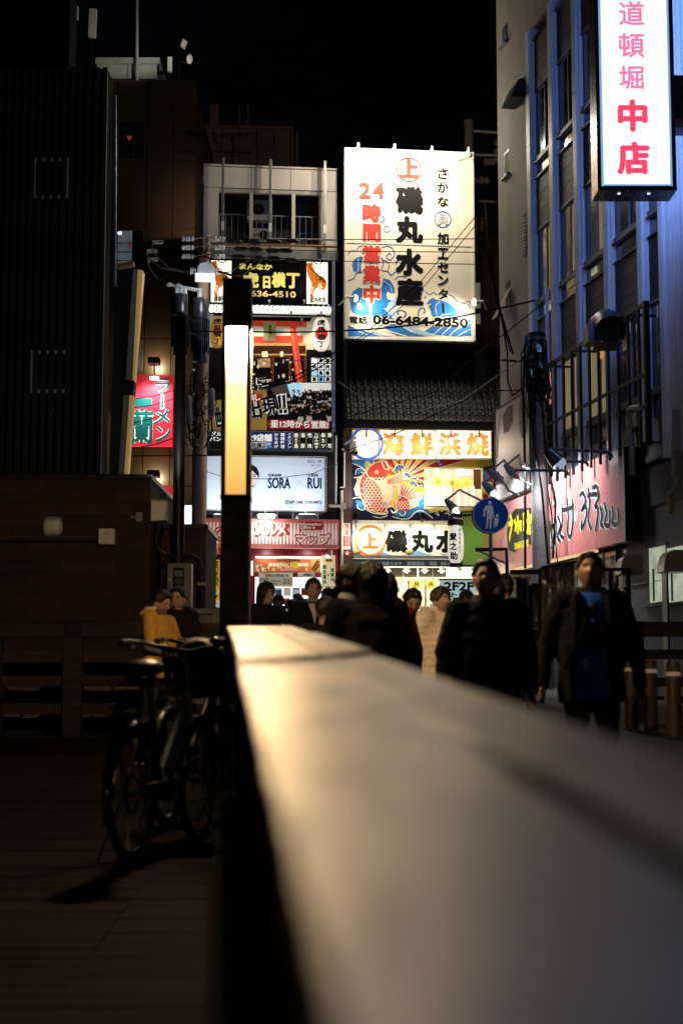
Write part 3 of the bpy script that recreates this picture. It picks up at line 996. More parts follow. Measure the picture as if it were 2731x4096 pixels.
t.part('railing', M_tow, MB().box(a, b_, .46, .54, e_2, e_2 + .08))
# yagi antennas in front of the pinkish wall
FY = Fac(0, 43, 0)
for n_, (by, x0, x1, lab) in enumerate(((88, 340, 745, 'upper dark yagi antenna against the pinkish wall'), (240, 305, 700, 'lower dark yagi antenna against the pinkish wall'))):
 q = lambda x_, y_: (FY.L('b', x_, y_)[0], 0, FY.L('b', x_, y_)[1])
 t = T('yagi_antenna', lab, 'antenna', FY, at=q(523, 370))
 t.part('boom', M_dark, MB().tube([q(x0, by), q(x1, by + (-8 if n_ == 0 else 10))], .02))
 m = MB()
 for k in range(14):
  xx = x0 + (x1 - x0) * k / 13
  p = q(xx, by)
  t.part('element', M_dark, MB().cyl((p[0], -.3, p[2] - .02), (p[0], .3, p[2] + .05), .012, n=5))
 s_ = -1 if n_ == 0 else 1
 cx_ = x0 if n_ == 0 else x1
 t.part('reflector', M_dark, MB().tube([q(cx_ + 35, by - 65), q(cx_, by), q(cx_ + 35 * -s_, by + 80)], .025))
 t.part('mast', M_dark, MB().cyl(q(523, 372), q(523, by + 10), .03))
 t.part('bracket', M_dark, MB().tube([q(455, by + 5), q(470, by + 38), q(580, by + 38), q(592, by + 5)], .015))
 t.part('junction', M_dark, MB().ell(q(523, by + 38), .07, .06, .12, 10, 8))
# ============================================================ NARROW WHITE BUILDING WITH THE TIGER BILLBOARD
M_wpan = mat('cream_metal_panel', (.62, .56, .5), .5, alt=(.56, .5, .45), scale=1.5, bump=.03, wear=.06)
M_wpan2 = mat('cream_window_frame', (.45, .42, .36), .5, wear=.3)
xa, xb = FA.L('b', 258, 700)[0], FA.L('b', 1452, 700)[0]
zt3 = FA.L('b', 860, 373)[1]
wb = T('narrow_white_building', 'narrow cream panelled building with an open top floor balcony above the tiger billboard', 'building', FA, at=((xa + xb) / 2, 0, .9))
M_in = mat('dark_interior', (.03, .028, .027), .8)
ftop = FA.L('b', 860, 582)[1]
fbot = FA.L('b', 860, 1105)[1]
wb.part('body', M_in, MB().box(xa + .02, xb - .02, 1.2, 8, .9, zt3 - .05).box(xa + .02, xb - .02, .12, 1.2, .9, fbot - .02))
wb.part('ceiling', M_in, MB().box(xa + .02, xb - .02, .12, 1.2, ftop, zt3 - .05))
wb.part('parapet_cap', M_wpan, MB().box(xa - .01, xb + .01, -.05, 1.4, FA.L('b', 860, 388)[1], zt3))
xs3 = [xa] + [FA.L('b', x_, 480)[0] for x_ in (685, 1035)] + [xb]
for i in range(3):
 wb.part('fascia_panel', M_wpan, MB().box(xs3[i] + .008, xs3[i + 1] - .008, -.02, .1, ftop + .02, FA.L('b', 860, 394)[1]))
wb.part('pillar', M_wpan, MB().box(xa, FA.L('b', 392, 800)[0], -.02, 1.2, fbot - .1, ftop + .005))
wb.part('pillar', M_wpan, MB().box(FA.L('b', 1345, 800)[0], xb, -.02, 1.2, fbot - .2, ftop + .005))
wb.part('header', M_wpan2, MB().box(FA.L('b', 392, 800)[0], FA.L('b', 1345, 800)[0], .0, .12, ftop - .09, ftop - .002))
for x0, x1 in ((668, 699), (1046, 1077), (1290, 1335)):
 wb.part('mullion', M_wpan if x1 < 1200 else M_wpan2, MB().box(FA.L('b', x0, 800)[0], FA.L('b', x1, 800)[0], -.01, .14, fbot, ftop - .095))
wb.part('sill', M_wpan2, MB().box(FA.L('b', 392, 800)[0], xb - .25, -.03, .3, fbot - .06, fbot + .05))
wb.part('lower_band', mat('dirty_grey_band', (.2, .2, .195), .6, wear=.6), MB().box(xa + .05, xb + .05, -.04, .1, FA.L('b', 860, 1212)[1], fbot - .065))
# balcony railing
rz = FA.L('b', 860, 818, .2)[1]
m = MB()
wb.part('handrail', M_steel, MB().box(FA.L('b', 400, 800, .2)[0], FA.L('b', 1320, 800, .2)[0], .18, .21, rz, rz + .025))
x = FA.L('b', 400, 800, .2)[0]
bal = None
while x < FA.L('b', 1320, 800, .2)[0]:
 if bal is None:
  bal = wb.part('baluster', M_steel, MB().cyl((x, .2, fbot), (x, .2, rz), .009, n=6))
  xq = x
 else:
  inst(bal, 'baluster', wb.o, (x - xq, 0, 0))
 x += 57 * .44643 / FPX * 38
# sliding doors at the back of the balcony
wb.box('door', mat('balcony_door', (.07, .07, .065), .4), 'b', 1085, 700, 1290, 1090, 1.1, 1.19)
wb.box('door', mat('balcony_door_dark', (.02, .02, .022), .3), 'b', 450, 700, 640, 1090, 1.1, 1.19)
M_ac = mat('aircon_casing', (.4, .39, .35), .5, wear=.3)
for lab, (x0, y0, x1, y1) in (('upper air conditioner unit on the white building balcony', (650, 668, 876, 852)), ('lower air conditioner unit on the balcony floor', (700, 925, 868, 1050))):
 t = T('air_conditioner', lab, 'air conditioner', FA, at=(FA.L('b', x0, y1, .7)[0], .7, FA.L('b', x0, y1, .7)[1]))
 t.box('casing', M_ac, 'b', x0, y0, x1, y1, .7, 1.0, bevel=.01)
 a, b_, d, e_ = t.rect('b', x0 + 45, y0 + 18, x0 + 150, y1 - 25, .69)
 t.part('fan_grille', M_dark, MB().ring((a + b_) / 2, (d + e_) / 2, .02, min(b_ - a, e_ - d) / 2, .693, 20))
 t.box('side_panel', M_wpan2, 'b', x1 - 40, y0 + 20, x1 - 12, y1 - 30, .69, .699)
M_blue_ch = mat('blue_chair_tube', (.05, .15, .25), .4)
t = T('folding_chair', 'blue tube chair behind the balcony railing at right', 'chair', FA, at=(FA.L('b', 1200, 1105, .5)[0], .5, fbot))
q = lambda x_, y_: (FA.L('b', x_, y_, .5)[0], .5, FA.L('b', x_, y_, .5)[1])
t.part('frame', M_blue_ch, MB().tube([q(1092, 1090), q(1095, 1000), q(1115, 975), q(1290, 975), q(1320, 1000), q(1325, 1090)], .018, 8), smooth=60)
t.part('backrest', mat('blue_canvas', (.02, .05, .09), .8), MB().box(q(1105, 0)[0], q(1312, 0)[0], .51, .53, q(0, 1060)[2], q(0, 985)[2]))
# steel posts carrying the billboard
for x0, x1, y0, sl in ((418, 441, 290, 0), (842, 867, 304, 1), (1331, 1356, 320, 2)):
 t = T('sign_post', ('grey steel post rising past the left of the balcony', 'grey steel post rising past the middle of the balcony', 'grey steel post rising past the right of the balcony')[sl],
   'steel post', FA, at=(FA.L('b', x0, 1130, -.3)[0], -.3, FA.L('b', x0, 1130, -.3)[1]))
 a, b_, d, e_ = t.rect('b', x0, y0, x1, 1150, -.3)
 t.part('shaft', M_steel, MB().box(a, b_, -.3, -.22, d, e_), bevel=.004)
 t.box('sleeve', M_white, 'b', x0 - 2, 862 + sl * 15, x1 + 2, 938 + sl * 15, -.31, -.21)
bm = T('rusty_beam', 'rusty horizontal beam with cables crossing below the balcony', 'steel beam', FA, at=(FA.L('b', 300, 1065, -.45)[0], -.45, FA.L('b', 300, 1065, -.45)[1]))
q = lambda x_, y_, o_=-.45: (FA.L('b', x_, y_, o_)[0], o_, FA.L('b', x_, y_, o_)[1])
bm.part('beam', M_rust, MB().loft([(q(295, 1063), .035), (q(1450, 1090), .035)], 4))
bm.part('beam', M_grey, MB().loft([(q(860, 1020), .022), (q(1440, 1030), .022)], 4))
for x_ in (560, 845, 1030, 1340):
 bm.part('bracket', M_rust, MB().tube([q(x_, 1060), q(x_ + 3, 1150)], .02))
# ---- billboard
BB = -.28
tb = T('tiger_billboard', 'tall restaurant billboard with two tigers, red torii gate and crowd picture', 'billboard', FA,
  at=(FA.L('f', 800, 1785, BB)[0], BB, FA.L('f', 800, 1785, BB)[1]))
q4 = lambda *r: tb.rect('f', *r, BB)
a, b_, d, e_ = q4(208, 140, 1392, 1790)
tb.part('backing', M_in, MB().box(a, b_, BB + .01, BB + .2, d, e_))
fw = .045
tb.part('frame_side', M_steel, MB().box(b_ + .001, b_ + .08, BB - .04, BB + .2, d, e_ + .06), bevel=.004)
tb.part('frame_side', M_steel, MB().box(a - .05, a - .001, BB - .04, BB + .2, d, e_ + .06), bevel=.004)
tb.part('frame_top', mat('frame_blue_grey', (.3, .33, .4), .4, .4), MB().box(a, b_, BB - .04, BB + .2, e_ + .002, e_ + .05), bevel=.004)
M_tk = cmat('0d0907', .3)
tb.box('header_panel', M_tk, 'f', 210, 145, 1390, 572, BB, BB + .009)
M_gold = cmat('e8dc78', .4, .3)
tb.words(M_gold, 'f', [('日', 728, 300, 800, 420), ('横', 812, 262, 948, 412), ('丁', 952, 270, 1082, 420), ('虎', 525, 262, 690, 415)], BB - .004, bold=.05)
tb.words(M_gold, 'f', [('まんなか', 500, 178, 820, 240)], BB - .004, bold=.07)
tb.words(cmat('e8c880', .4, .3), 'f', [('06-6636-4510', 400, 440, 1045, 500)], BB - .004, bold=.05)
# wood-grain stripes in the header panel
M_tk2 = cmat('2a1a10', .35)
for x_ in (470, 700, 900, 1090, 1120):
 tb.box('header_batten', M_tk2, 'f', x_, 165, x_ + 8, 520, BB - .003, BB - .0005)
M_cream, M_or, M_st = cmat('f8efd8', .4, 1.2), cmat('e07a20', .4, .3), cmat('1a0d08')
def tiger(x0, x1, y0, y1, txt):
 p = tb.box('tiger_panel', M_cream, 'f', x0, y0, x1, y1, BB - .012, BB - .001)
 W, H = x1 - x0, y1 - y0
 A = lambda pts: tb.art('f', [(x0 + u * W, y0 + v * H) for u, v in pts], BB - .014)
 body = A([(.0, .03), (.28, .0), (.30, .12), (.42, .25), (.62, .32), (.80, .36), (.93, .45), (.94, .55), (.86, .66), (.70, .66), (.55, .60), (.40, .66), (.30, .78), (.34, .86),
    (.22, .88), (.14, .80), (.18, .66), (.24, .52), (.10, .36), (.02, .24)])
 tb.part('tiger_body', M_or, MB().poly(body, BB - .014), parent=p)
 tb.part('tiger_belly', cmat('f6dcae', .4, .5), MB().poly(A([(.55, .50), (.72, .52), (.78, .60), (.66, .64), (.52, .58)]), BB - .0155)
   .poly(A([(.24, .56), (.36, .60), (.28, .74), (.2, .8), (.2, .68)]), BB - .0155), parent=p)
 s = MB()
 wz = abs(H) * .0035 * .41454 / FPX * 38 * 6
 for i in range(15):
  t_ = i / 14
  u, v_ = .05 + .75 * t_, .05 + .36 * t_ ** .8
  s.stroke(A([(u, v_), (u + .07, v_ + .02), (u + .09, v_ + .09)]), wz * .55, BB - .017, taper=True)
 for i in range(7):
  u, v_ = .28 - .01 * i, .55 + .04 * i
  s.stroke(A([(u - .07, v_), (u, v_ + .012), (u + .06, v_)]), wz * .4, BB - .017, taper=True)
 for u, v_ in ((.63, .43), (.82, .47)):
  s.stroke(A([(u - .06, v_ - .01), (u, v_ - .028), (u + .05, v_ - .005)]), wz * .7, BB - .017, taper=True)
  s.disc(*A([(u, v_)])[0], .018, BB - .018, 8)
 s.stroke(A([(.66, .54), (.72, .56), (.78, .54)]), wz * .6, BB - .017)
 s.stroke(A([(.45, .3), (.47, .42), (.52, .52), (.64, .6)]), wz * .5, BB - .017)
 for i in range(5):
  s.stroke(A([(.60, .36 + .02 * i), (.68, .35 + .02 * i), (.76, .38 + .02 * i)]), wz * .35, BB - .017, taper=True)
 s.stroke(A([(.75, .0), (.6, .05), (.42, .03), (.35, -.0)]), wz * 1.1, BB - .017)
 tb.part('tiger_stripe', M_st, s, parent=p)
 g = MB()
 for i in range(26):
  u, v_ = rnd.uniform(.5, .95), rnd.uniform(.05, .33)
  g.stroke(A([(u, v_), (u + rnd.uniform(-.08, .08), v_ + rnd.uniform(-.05, .05))]), wz * .18, BB - .0145, smooth=False)
 tb.part('bamboo_print', cmat('4a4a40'), g, parent=p)
 r = (x0 + W * .14, y0 + H * .84, x0 + W * .92, y0 + H * .97)
 aa, bb, dd, ee = q4(*r)
 tb.part('lettering', M_bk, MB().text(txt, aa, dd, bb, ee, BB - .019, .03, rot=.12), parent=p)
 return p
tiger(1150, 1352, 165, 568, '家内安全')
tiger(228, 424, 150, 556, '健康祈願')
# lantern row
tb.box('lantern_shelf', M_bk, 'f', 212, 566, 1385, 578, BB - .10, BB)
tb.box('lantern_shelf', M_bk, 'f', 212, 664, 1385, 676, BB - .06, BB)
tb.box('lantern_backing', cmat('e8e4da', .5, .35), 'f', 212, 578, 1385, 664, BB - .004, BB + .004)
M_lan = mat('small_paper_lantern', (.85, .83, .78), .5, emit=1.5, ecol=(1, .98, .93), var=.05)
k = 0
x = 232.0
ltx = ['虎目横丁', '焼肉', '虎目横丁', 'すし', '虎目横丁', '串カツ', '虎目横丁', '酒店', '虎目横丁', '天婦羅', '虎目横丁']
while x < 1365:
 a, b_, d, e_ = q4(x - 23, 580, x + 23, 662)
 cx, cz = (a + b_) / 2, (d + e_) / 2
 la = tb.part('paper_lantern', M_lan, MB().ell((cx, BB - .045, cz), (b_ - a) / 2, .055, (e_ - d) / 2, 12, 8), smooth=60)
 tb.part('lettering', M_bk, MB().vtext(ltx[k % 11], cx - .022, d + .025, cx + .022, e_ - .025, BB - .104, .02), parent=la)
 x += 49
 k += 1
# main picture
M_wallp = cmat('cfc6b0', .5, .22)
tb.box('picture', M_wallp, 'f', 212, 678, 1388, 1000, BB - .002, BB + .006)
tb.box('picture', cmat('120a07', .4), 'f', 212, 1000, 1388, 1785, BB - .002, BB + .006)
M_tor, M_tor2 = cmat('d2452c', .35, .22), cmat('a02a1a', .35, .1)
poly = lambda m_, pts, dy, nm, par=None: tb.part(nm, m_, MB().prism(tb.art('f', pts, BB - dy), BB - dy, BB - dy + .003), parent=par)
poly(M_bk, [(560, 690), (1206, 697), (1180, 738), (560, 732)], .008, 'torii_roof')
poly(M_tor, [(560, 727), (1150, 735), (1146, 788), (560, 783)], .012, 'torii_lintel')
poly(M_wallp, [(560, 812), (955, 815), (962, 886), (560, 880)], .008, 'plaster_print')
poly(M_tor, [(560, 886), (1116, 870), (1112, 940), (560, 944)], .011, 'torii_tie_beam')
poly(M_tor, [(988, 782), (1044, 780), (1118, 1325), (1048, 1325)], .016, 'torii_pillar')
poly(cmat('e86a50', .35, .3), [(1000, 800), (1012, 800), (1085, 1325), (1066, 1325)], .019, 'torii_highlight')
poly(cmat('8a8468', .4, .2), [(735, 742), (855, 742), (852, 926), (735, 922)], .020, 'plaque_frame')
pq = poly(cmat('8c8a48', .4, .25), [(757, 768), (836, 768), (834, 900), (757, 897)], .024, 'plaque')
a, b_, d, e_ = q4(778, 775, 815, 893)
tb.part('lettering', M_bk, MB().vtext('虎目横丁', a, d, b_, e_, BB - .028, .03), parent=pq)
poly(cmat('c89858', .4, .25), [(560, 948), (1145, 948), (1145, 1064), (560, 1064)], .010, 'lattice_print')
s = MB()
for x_ in range(570, 1140, 24):
 aa = tb.art('f', [(x_, 972), (x_, 1048)], BB - .013)
 s.stroke(aa, .05 if x_ % 3 else .09, BB - .014, smooth=False)
tb.part('lattice_bars', cmat('4a2614'), s)
poly(cmat('5a3018', .4, .1), [(560, 1068), (1000, 1068), (1000, 1084), (560, 1084)], .012, 'door_rail_print')
for x0, x1 in ((810, 835), (975, 1000), (1125, 1150)):
 poly(cmat('6a3a1c', .4, .12), [(x0, 1066), (x1, 1066), (x1, 1330), (x0, 1330)], .012, 'door_stile_print')
poly(cmat('ffd890', .4, 1.2), [(720, 1030), (770, 1028), (775, 1078), (722, 1082)], .015, 'lit_bulb_print')
poly(cmat('ffe8b0', .4, 1.0), [(895, 1030), (925, 1030), (922, 1075), (896, 1075)], .015, 'lit_bulb_print')
poly(cmat('b88858', .4, .35), [(670, 1100), (800, 1090), (800, 1180), (690, 1180)], .011, 'interior_print')
rr = random.Random(5)
s = MB()
for k in range(26):
 cx, cy = rr.uniform(640, 1100), rr.uniform(1095, 1320)
 c2 = tb.art('f', [(cx, cy)], BB - .014)[0]
 s.disc(c2[0], c2[1], rr.uniform(.012, .05), BB - .014 - k * .0001, 10, rr.uniform(.015, .06))
tb.part('interior_print', cmat('d8c8a8', .4, .3), s)
# big lantern prints
for (x0, y0, x1, y1, col, em) in ((1205, 692, 1370, 1035, 'f4eedc', .6), (232, 682, 345, 1004, 'c89038', .3)):
 a, b_, d, e_ = q4(x0, y0, x1, y1)
 cx, cz = (a + b_) / 2, (d + e_) / 2
 la = tb.part('big_lantern', cmat(col, .5, em), MB().ell((cx, BB - .02, cz), (b_ - a) / 2, .05, (e_ - d) / 2, 20, 14,
     fn=lambda p, h=(e_ - d) / 2, r=(b_ - a) / 2: Vector((p.x, p.y, math.copysign(abs(p.z / h) ** .6 * h, p.z)))), smooth=60)
 tb.part('lantern_crest', cmat('b02020', .5, .1), MB().disc(cx, cz, (b_ - a) * .38, BB - .072, 20), parent=la)
 tb.part('lettering', M_bk, MB().vtext('虎目横丁', cx - .11, d + .1, cx + .11, e_ - .08, BB - .078, .035), parent=la)
 tb.part('lantern_cap', M_bk, MB().box(cx - .1, cx + .1, BB - .05, BB, e_ - .01, e_ + .05), parent=la)
 tb.part('lantern_cap', M_bk, MB().box(cx - .07, cx + .07, BB - .05, BB, d - .07, d + .01), parent=la)
# menu grid
for i in range(3):
 for j in range(4):
  col = ['f0f4ee', '90c4e8', 'f4f6f8', 'cfe0ec', 'e8ecd8'][(i * 2 + j * 3) % 5]
  x0, y0 = 1195 + i * 65, 1090 + j * 60
  g_ = tb.box('menu_card', cmat(col, .4, .7), 'f', x0, y0, x0 + 55 if i < 2 else 1382, y0 + 50, BB - .014, BB - .008)
  if (i + j) % 2 or i > 0:
   tb.words(M_bk, 'f', [('麺肉鮨酒鍋丼魚茶'[(i * 4 + j) % 8], x0 + 6, y0 + 4, x0 + 46, y0 + 46)], BB - .018, bold=.06, parent=g_)
tb.box('menu_backing', M_bk, 'f', 1180, 1080, 1386, 1335, BB - .007, BB - .003)
# crowd in the picture
poly(cmat('58544a', .5, .12), [(800, 1385), (960, 1335), (1386, 1330), (1386, 1420), (990, 1440), (850, 1460)], .006, 'crowd_print')
poly(cmat('d8dcd4', .4, .6), [(1000, 1330), (1386, 1330), (1386, 1400), (1060, 1420)], .008, 'crowd_print')
poly(cmat('a8d8f0', .4, .6), [(960, 1345), (1098, 1322), (1105, 1450), (1000, 1470)], .010, 'noren_print')
s1, s2, s3 = MB(), MB(), MB()
for k in range(110):
 cy = 1400 + 250 * rr.random() ** 1.3
 cx = rr.uniform(960 + (cy - 1400) * .05, 1380)
 sz = .022 + (cy - 1400) / 250 * .03
 c2 = tb.art('f', [(cx, cy)], BB - .014)[0]
 yy = BB - .0125 - (cy - 1400) * .00002
 (s2 if k % 3 else s1).disc(c2[0], c2[1] - sz * 1.6, sz * 1.5, yy, 8, sz * 1.7)
 (s3 if k % 2 else s2).disc(c2[0], c2[1], sz * .8, yy - .0008, 8)
 s2.disc(c2[0], c2[1] + sz * .4, sz * .85, yy - .0012, 8, sz * .6)
tb.part('crowd_print', cmat('cfc8bc', .5, .18), s1)
tb.part('crowd_print', cmat('14100e', .5), s2)
tb.part('crowd_print', cmat('c08a60', .5, .15), s3)
poly(cmat('b89a4c', .5, .2), [(212, 1480), (330, 1470), (330, 1785), (212, 1785)], .006, 'gold_print')
poly(cmat('b89a4c', .5, .2), [(560, 1400), (766, 1395), (766, 1785), (560, 1785)], .006, 'gold_print')
# slanted slogan
M_sw, M_sb = cmat('f4f2ec', .4, .35), cmat('100c0c')
for mm, off_, bo in ((M_sw, .024, .075), (M_sb, .030, .03)):
 tb.words(mm, 'f', [('出', 560, 1490, 712, 1680), ('現', 715, 1462, 865, 1650)], BB - off_, bold=bo, rot=.17)
 tb.words(mm, 'f', [('に', 640, 1270, 782, 1400), ('上', 560, 1280, 650, 1400), ('ー', 262, 1440, 330, 1500), ('世', 255, 1560, 335, 1760)], BB - off_, bold=bo, rot=.17)
for mm, off_, g_ in ((M_sw, .023, 12), (M_sb, .029, 0)):
 for x_ in (868, 912):
  poly(mm, [(x_ - g_, 1452 - g_ + (912 - x_) * .2), (x_ + 30 + g_, 1443 - g_), (x_ + 38 + g_, 1570 + g_ * .3), (x_ + 18, 1580 + g_ * .3)], off_, 'lettering')
  poly(mm, [(x_ + 14 - g_, 1592 - g_ * .3), (x_ + 46 + g_, 1586 - g_ * .3), (x_ + 50 + g_, 1618 + g_), (x_ + 20 - g_, 1624 + g_)], off_, 'lettering')
rp_ = poly(cmat('b83028', .4, .2), [(590, 1422), (726, 1436), (706, 1512), (590, 1500)], .016, 'red_tag')
tb.words(M_sw, 'f', [('し', 650, 1440, 705, 1500), ('無', 590, 1438, 645, 1498)], BB - .034, bold=.05, parent=rp_)
pp = [(790, 1685), (1360, 1685), (1376, 1700), (1378, 1755), (1360, 1778), (790, 1778), (775, 1755), (775, 1705)]
rp_ = poly(cmat('b02a26', .4, .2), pp, .016, 'red_pill')
tb.words(M_sw, 'f', [('昼12時から営業!', 800, 1692, 1360, 1768)], BB - .020, bold=.045, parent=rp_)
for x_, z_ in ((790, 545), (1125, 545), (1100, 720), (625, 655), (1000, 655), (1290, 655)):
 p = FA.L('f', x_, z_, BB - .3)
 t = T('billboard_lamp', 'tiny spotlight on the tiger billboard ' + {790: 'below the phone number', 1125: 'below the right end of the header', 1100: 'above the torii pillar', 625: 'at the left of the lantern shelf', 1000: 'at the middle of the lantern shelf', 1290: 'beside the big white lantern'}[x_],
   'spotlight', FA, at=(p[0], BB - .3, p[1]), group='spotlights on the tiger billboard')
 t.part('head', M_steel, MB().loft([((p[0], BB - .3, p[1] - .04), .02), ((p[0], BB - .26, p[1] + .04), .035)], 10))
 t.part('arm', M_dark, MB().tube([(p[0], BB - .3, p[1] - .03), (p[0], BB, p[1] - .06)], .01))
# spot lights onto the board, some without a fitting
for x_, y_, tx, ty, pw in ((790, 540, 770, 290, 22), (1125, 540, 960, 260, 22), (330, 545, 330, 300, 10), (1250, 545, 1250, 300, 8), (1000, 690, 1000, 1250, 60), (700, 690, 700, 1250, 50), (1250, 690, 1280, 1250, 55), (350, 690, 350, 1250, 30)):
 p, q_ = FA.L('f', x_, y_, BB - .42), FA.L('f', tx, ty, BB)
 lamp('SPOT', FA.W(p[0], BB - .42, p[1]), pw, (1, .9, .72), FA.W(q_[0], BB, q_[1]), .05, 95, 1)
# tenant strip
SB = -.34
ts = T('tenant_sign', 'long dark sign strip listing nine restaurants in yellow ruled columns', 'sign', FA, at=(FA.L('f', 800, 1980, SB)[0], SB, FA.L('f', 800, 1980, SB)[1]))
q5 = lambda *r: ts.rect('f', *r, SB)
ts.box('frame', M_steel, 'f', 200, 1796, 1404, 1980, SB + .004, SB + .2, bevel=.004)
ts.box('panel', cmat('181c1a', .4, .1), 'f', 212, 1804, 620, 1970, SB - .002, SB + .003)
ts.box('panel', cmat('26386c', .4, .22), 'f', 620, 1804, 1016, 1970, SB - .002, SB + .003)
ts.box('panel', cmat('1a1c18', .4, .1), 'f', 1016, 1804, 1396, 1970, SB - .002, SB + .003)
M_stx = cmat('f6f6f2', .4, .55)
ts.words(M_stx, 'f', [('グル', 228, 1800, 330, 1845), ('パン', 215, 1850, 330, 1892)], SB - .006, bold=.05)
ts.words(M_stx, 'f', [('全9店舗', 560, 1820, 815, 1895)], SB - .006, bold=.05)
ts.box('search_box', cmat('c8ccd4', .4, .4), 'f', 560, 1900, 768, 1962, SB - .006, SB - .002)
ts.words(M_bk, 'f', [('虎目横丁', 570, 1908, 762, 1956)], SB - .010, bold=.03)
sbx = ts.box('search_button', cmat('3a78c0', .4, .5), 'f', 768, 1900, 814, 1962, SB - .006, SB - .002)
c2 = FA.L('f', 786, 1922, SB - .01)
ts.part('lens_icon', M_stx, MB().ring(c2[0], c2[1], .022, .034, SB - .01, 20).stroke([(c2[0] + .02, c2[1] - .025), (c2[0] + .05, c2[1] - .06)], .012, SB - .0101, smooth=False), parent=sbx)
for cx_, tt in zip((855, 918, 982, 1048, 1113, 1178, 1243, 1308, 1371), ('からあげ', '韓国料理', 'イタリアン', '焼き鳥', '海 鮮', '焼 肉', 'お好み焼き', '串カツ', '寿 司')):
 ts.words(M_stx, 'f', [(tt, cx_ - 22, 1812, cx_ + 22, 1966, 'v')], SB - .006, bold=.03)
 if cx_ > 1000:
  ts.box('rule', cmat('c8b830', .4, .4), 'f', cx_ - 34, 1808, cx_ - 31, 1968, SB - .004, SB - .002)
 else:
  ts.box('rule', cmat('8090a0', .4, .1), 'f', cx_ - 34, 1808, cx_ - 32, 1968, SB - .004, SB - .002)
# ---- club poster
PB = -.42
cp = T('club_poster', 'wide pale blue white lit poster reading SORA and RUI', 'billboard', FA, at=(FA.L('g', 750, 710, PB)[0], PB, FA.L('g', 750, 710, PB)[1]))
cp.box('panel', mat('pale_vinyl_poster', (.72, .80, .88), .45, emit=.4, ecol=(.75, .88, 1), var=.04, bump=.03), 'g', 180, 184, 1330, 709, PB, PB + .08)
a, b_, d, e_ = cp.rect('g', 180, 184, 1330, 709, PB)
fr = MB()
for p_, q_ in (((a, e_), (b_, e_)), ((b_, e_), (b_, d)), ((b_, d), (a, d)), ((a, d), (a, e_))):
 cp.part('frame_tube', M_steel, MB().cyl((p_[0], PB - .01, p_[1]), (q_[0], PB - .01, q_[1]), .022, n=8), smooth=60)
s = MB()
for k in range(26):
 z_ = d + (e_ - d) * (k + .5) / 26
 for xx in (a, b_):
  s.cyl((xx - .04, PB - .02, z_ - .02), (xx + .04, PB - .03, z_ + .02), .006, n=4)
cp.part('lacing', M_white, s, kind='stuff')
M_nv = cmat('1c2c66')
cp.words(M_nv, 'g', [('SORA', 775, 387, 995, 494), ('RUI', 1157, 387, 1293, 494)], PB - .004, bold=.035)
cp.words(M_nv, 'g', [('CLUB ADAM', 775, 349, 906, 377), ('CLUB EVE', 1157, 349, 1259, 377), ('STAFF', 944, 606, 1034, 641), ('20,000', 1170, 610, 1266, 641)], PB - .004, bold=.06)
cp.words(M_nv, 'g', [('大募集', 1038, 610, 1115, 641), ('体験', 1122, 608, 1152, 624), ('入店', 1122, 626, 1152, 641), ('¥', 1156, 612, 1168, 641), ('即日', 1268, 608, 1294, 624), ('支給', 1268, 626, 1294, 641)], PB - .004, bold=.03)
cp.words(cmat('6a7890'), 'g', [('GROUP', 1156, 229, 1230, 248), ('M', 1262, 218, 1292, 248), ('#エムグル', 1197, 257, 1291, 277), ('関西最大級ホストグループ', 1156, 216, 1266, 226)], PB - .004, bold=.02)
cp.words(cmat('7a88a0'), 'g', [('業界未経験者歓迎寮完備日払い', 948, 645, 1100, 652), ('完全歩合制', 1232, 645, 1293, 652), ('連絡先 担当 募集中', 980, 672, 1090, 684), ('年齢不問送迎有', 1230, 676, 1293, 684)], PB - .004, bold=.02)
s = MB()
s.stroke(cp.art('g', [(1028, 490), (1132, 382)], PB - .004), .006, PB - .004, smooth=False).stroke(cp.art('g', [(1035, 392), (1128, 478)], PB - .004), .006, PB - .0045, smooth=False)
cp.part('cross_line', cmat('9aa8bc'), s)
A = lambda pts: cp.art('g', pts, PB - .006)
cp.part('portrait_face', cmat('f4e6e0', .5, .3), MB().poly(A([(560, 300), (640, 290), (682, 340), (684, 400), (672, 450), (655, 490), (620, 505), (560, 500)]), PB - .005))
cp.part('portrait_shirt', cmat('e6eef6', .5, .3), MB().poly(A([(560, 500), (650, 492), (720, 540), (800, 600), (820, 706), (560, 706)]), PB - .0045))
cp.part('portrait_hair', cmat('23263c'), MB().poly(A([(560, 262), (630, 264), (668, 290), (690, 340), (692, 372), (684, 400), (680, 372), (655, 348), (628, 318), (600, 330), (560, 350)]), PB - .008))
cp.part('portrait_face', cmat('6a5a58'), MB().stroke(A([(632, 380), (645, 372), (660, 378)]), .02, PB - .009).stroke(A([(628, 362), (645, 355), (662, 362)]), .014, PB - .009))
cp.part('portrait_face', cmat('c86a70'), MB().stroke(A([(618, 468), (636, 472), (652, 460)]), .022, PB - .009))
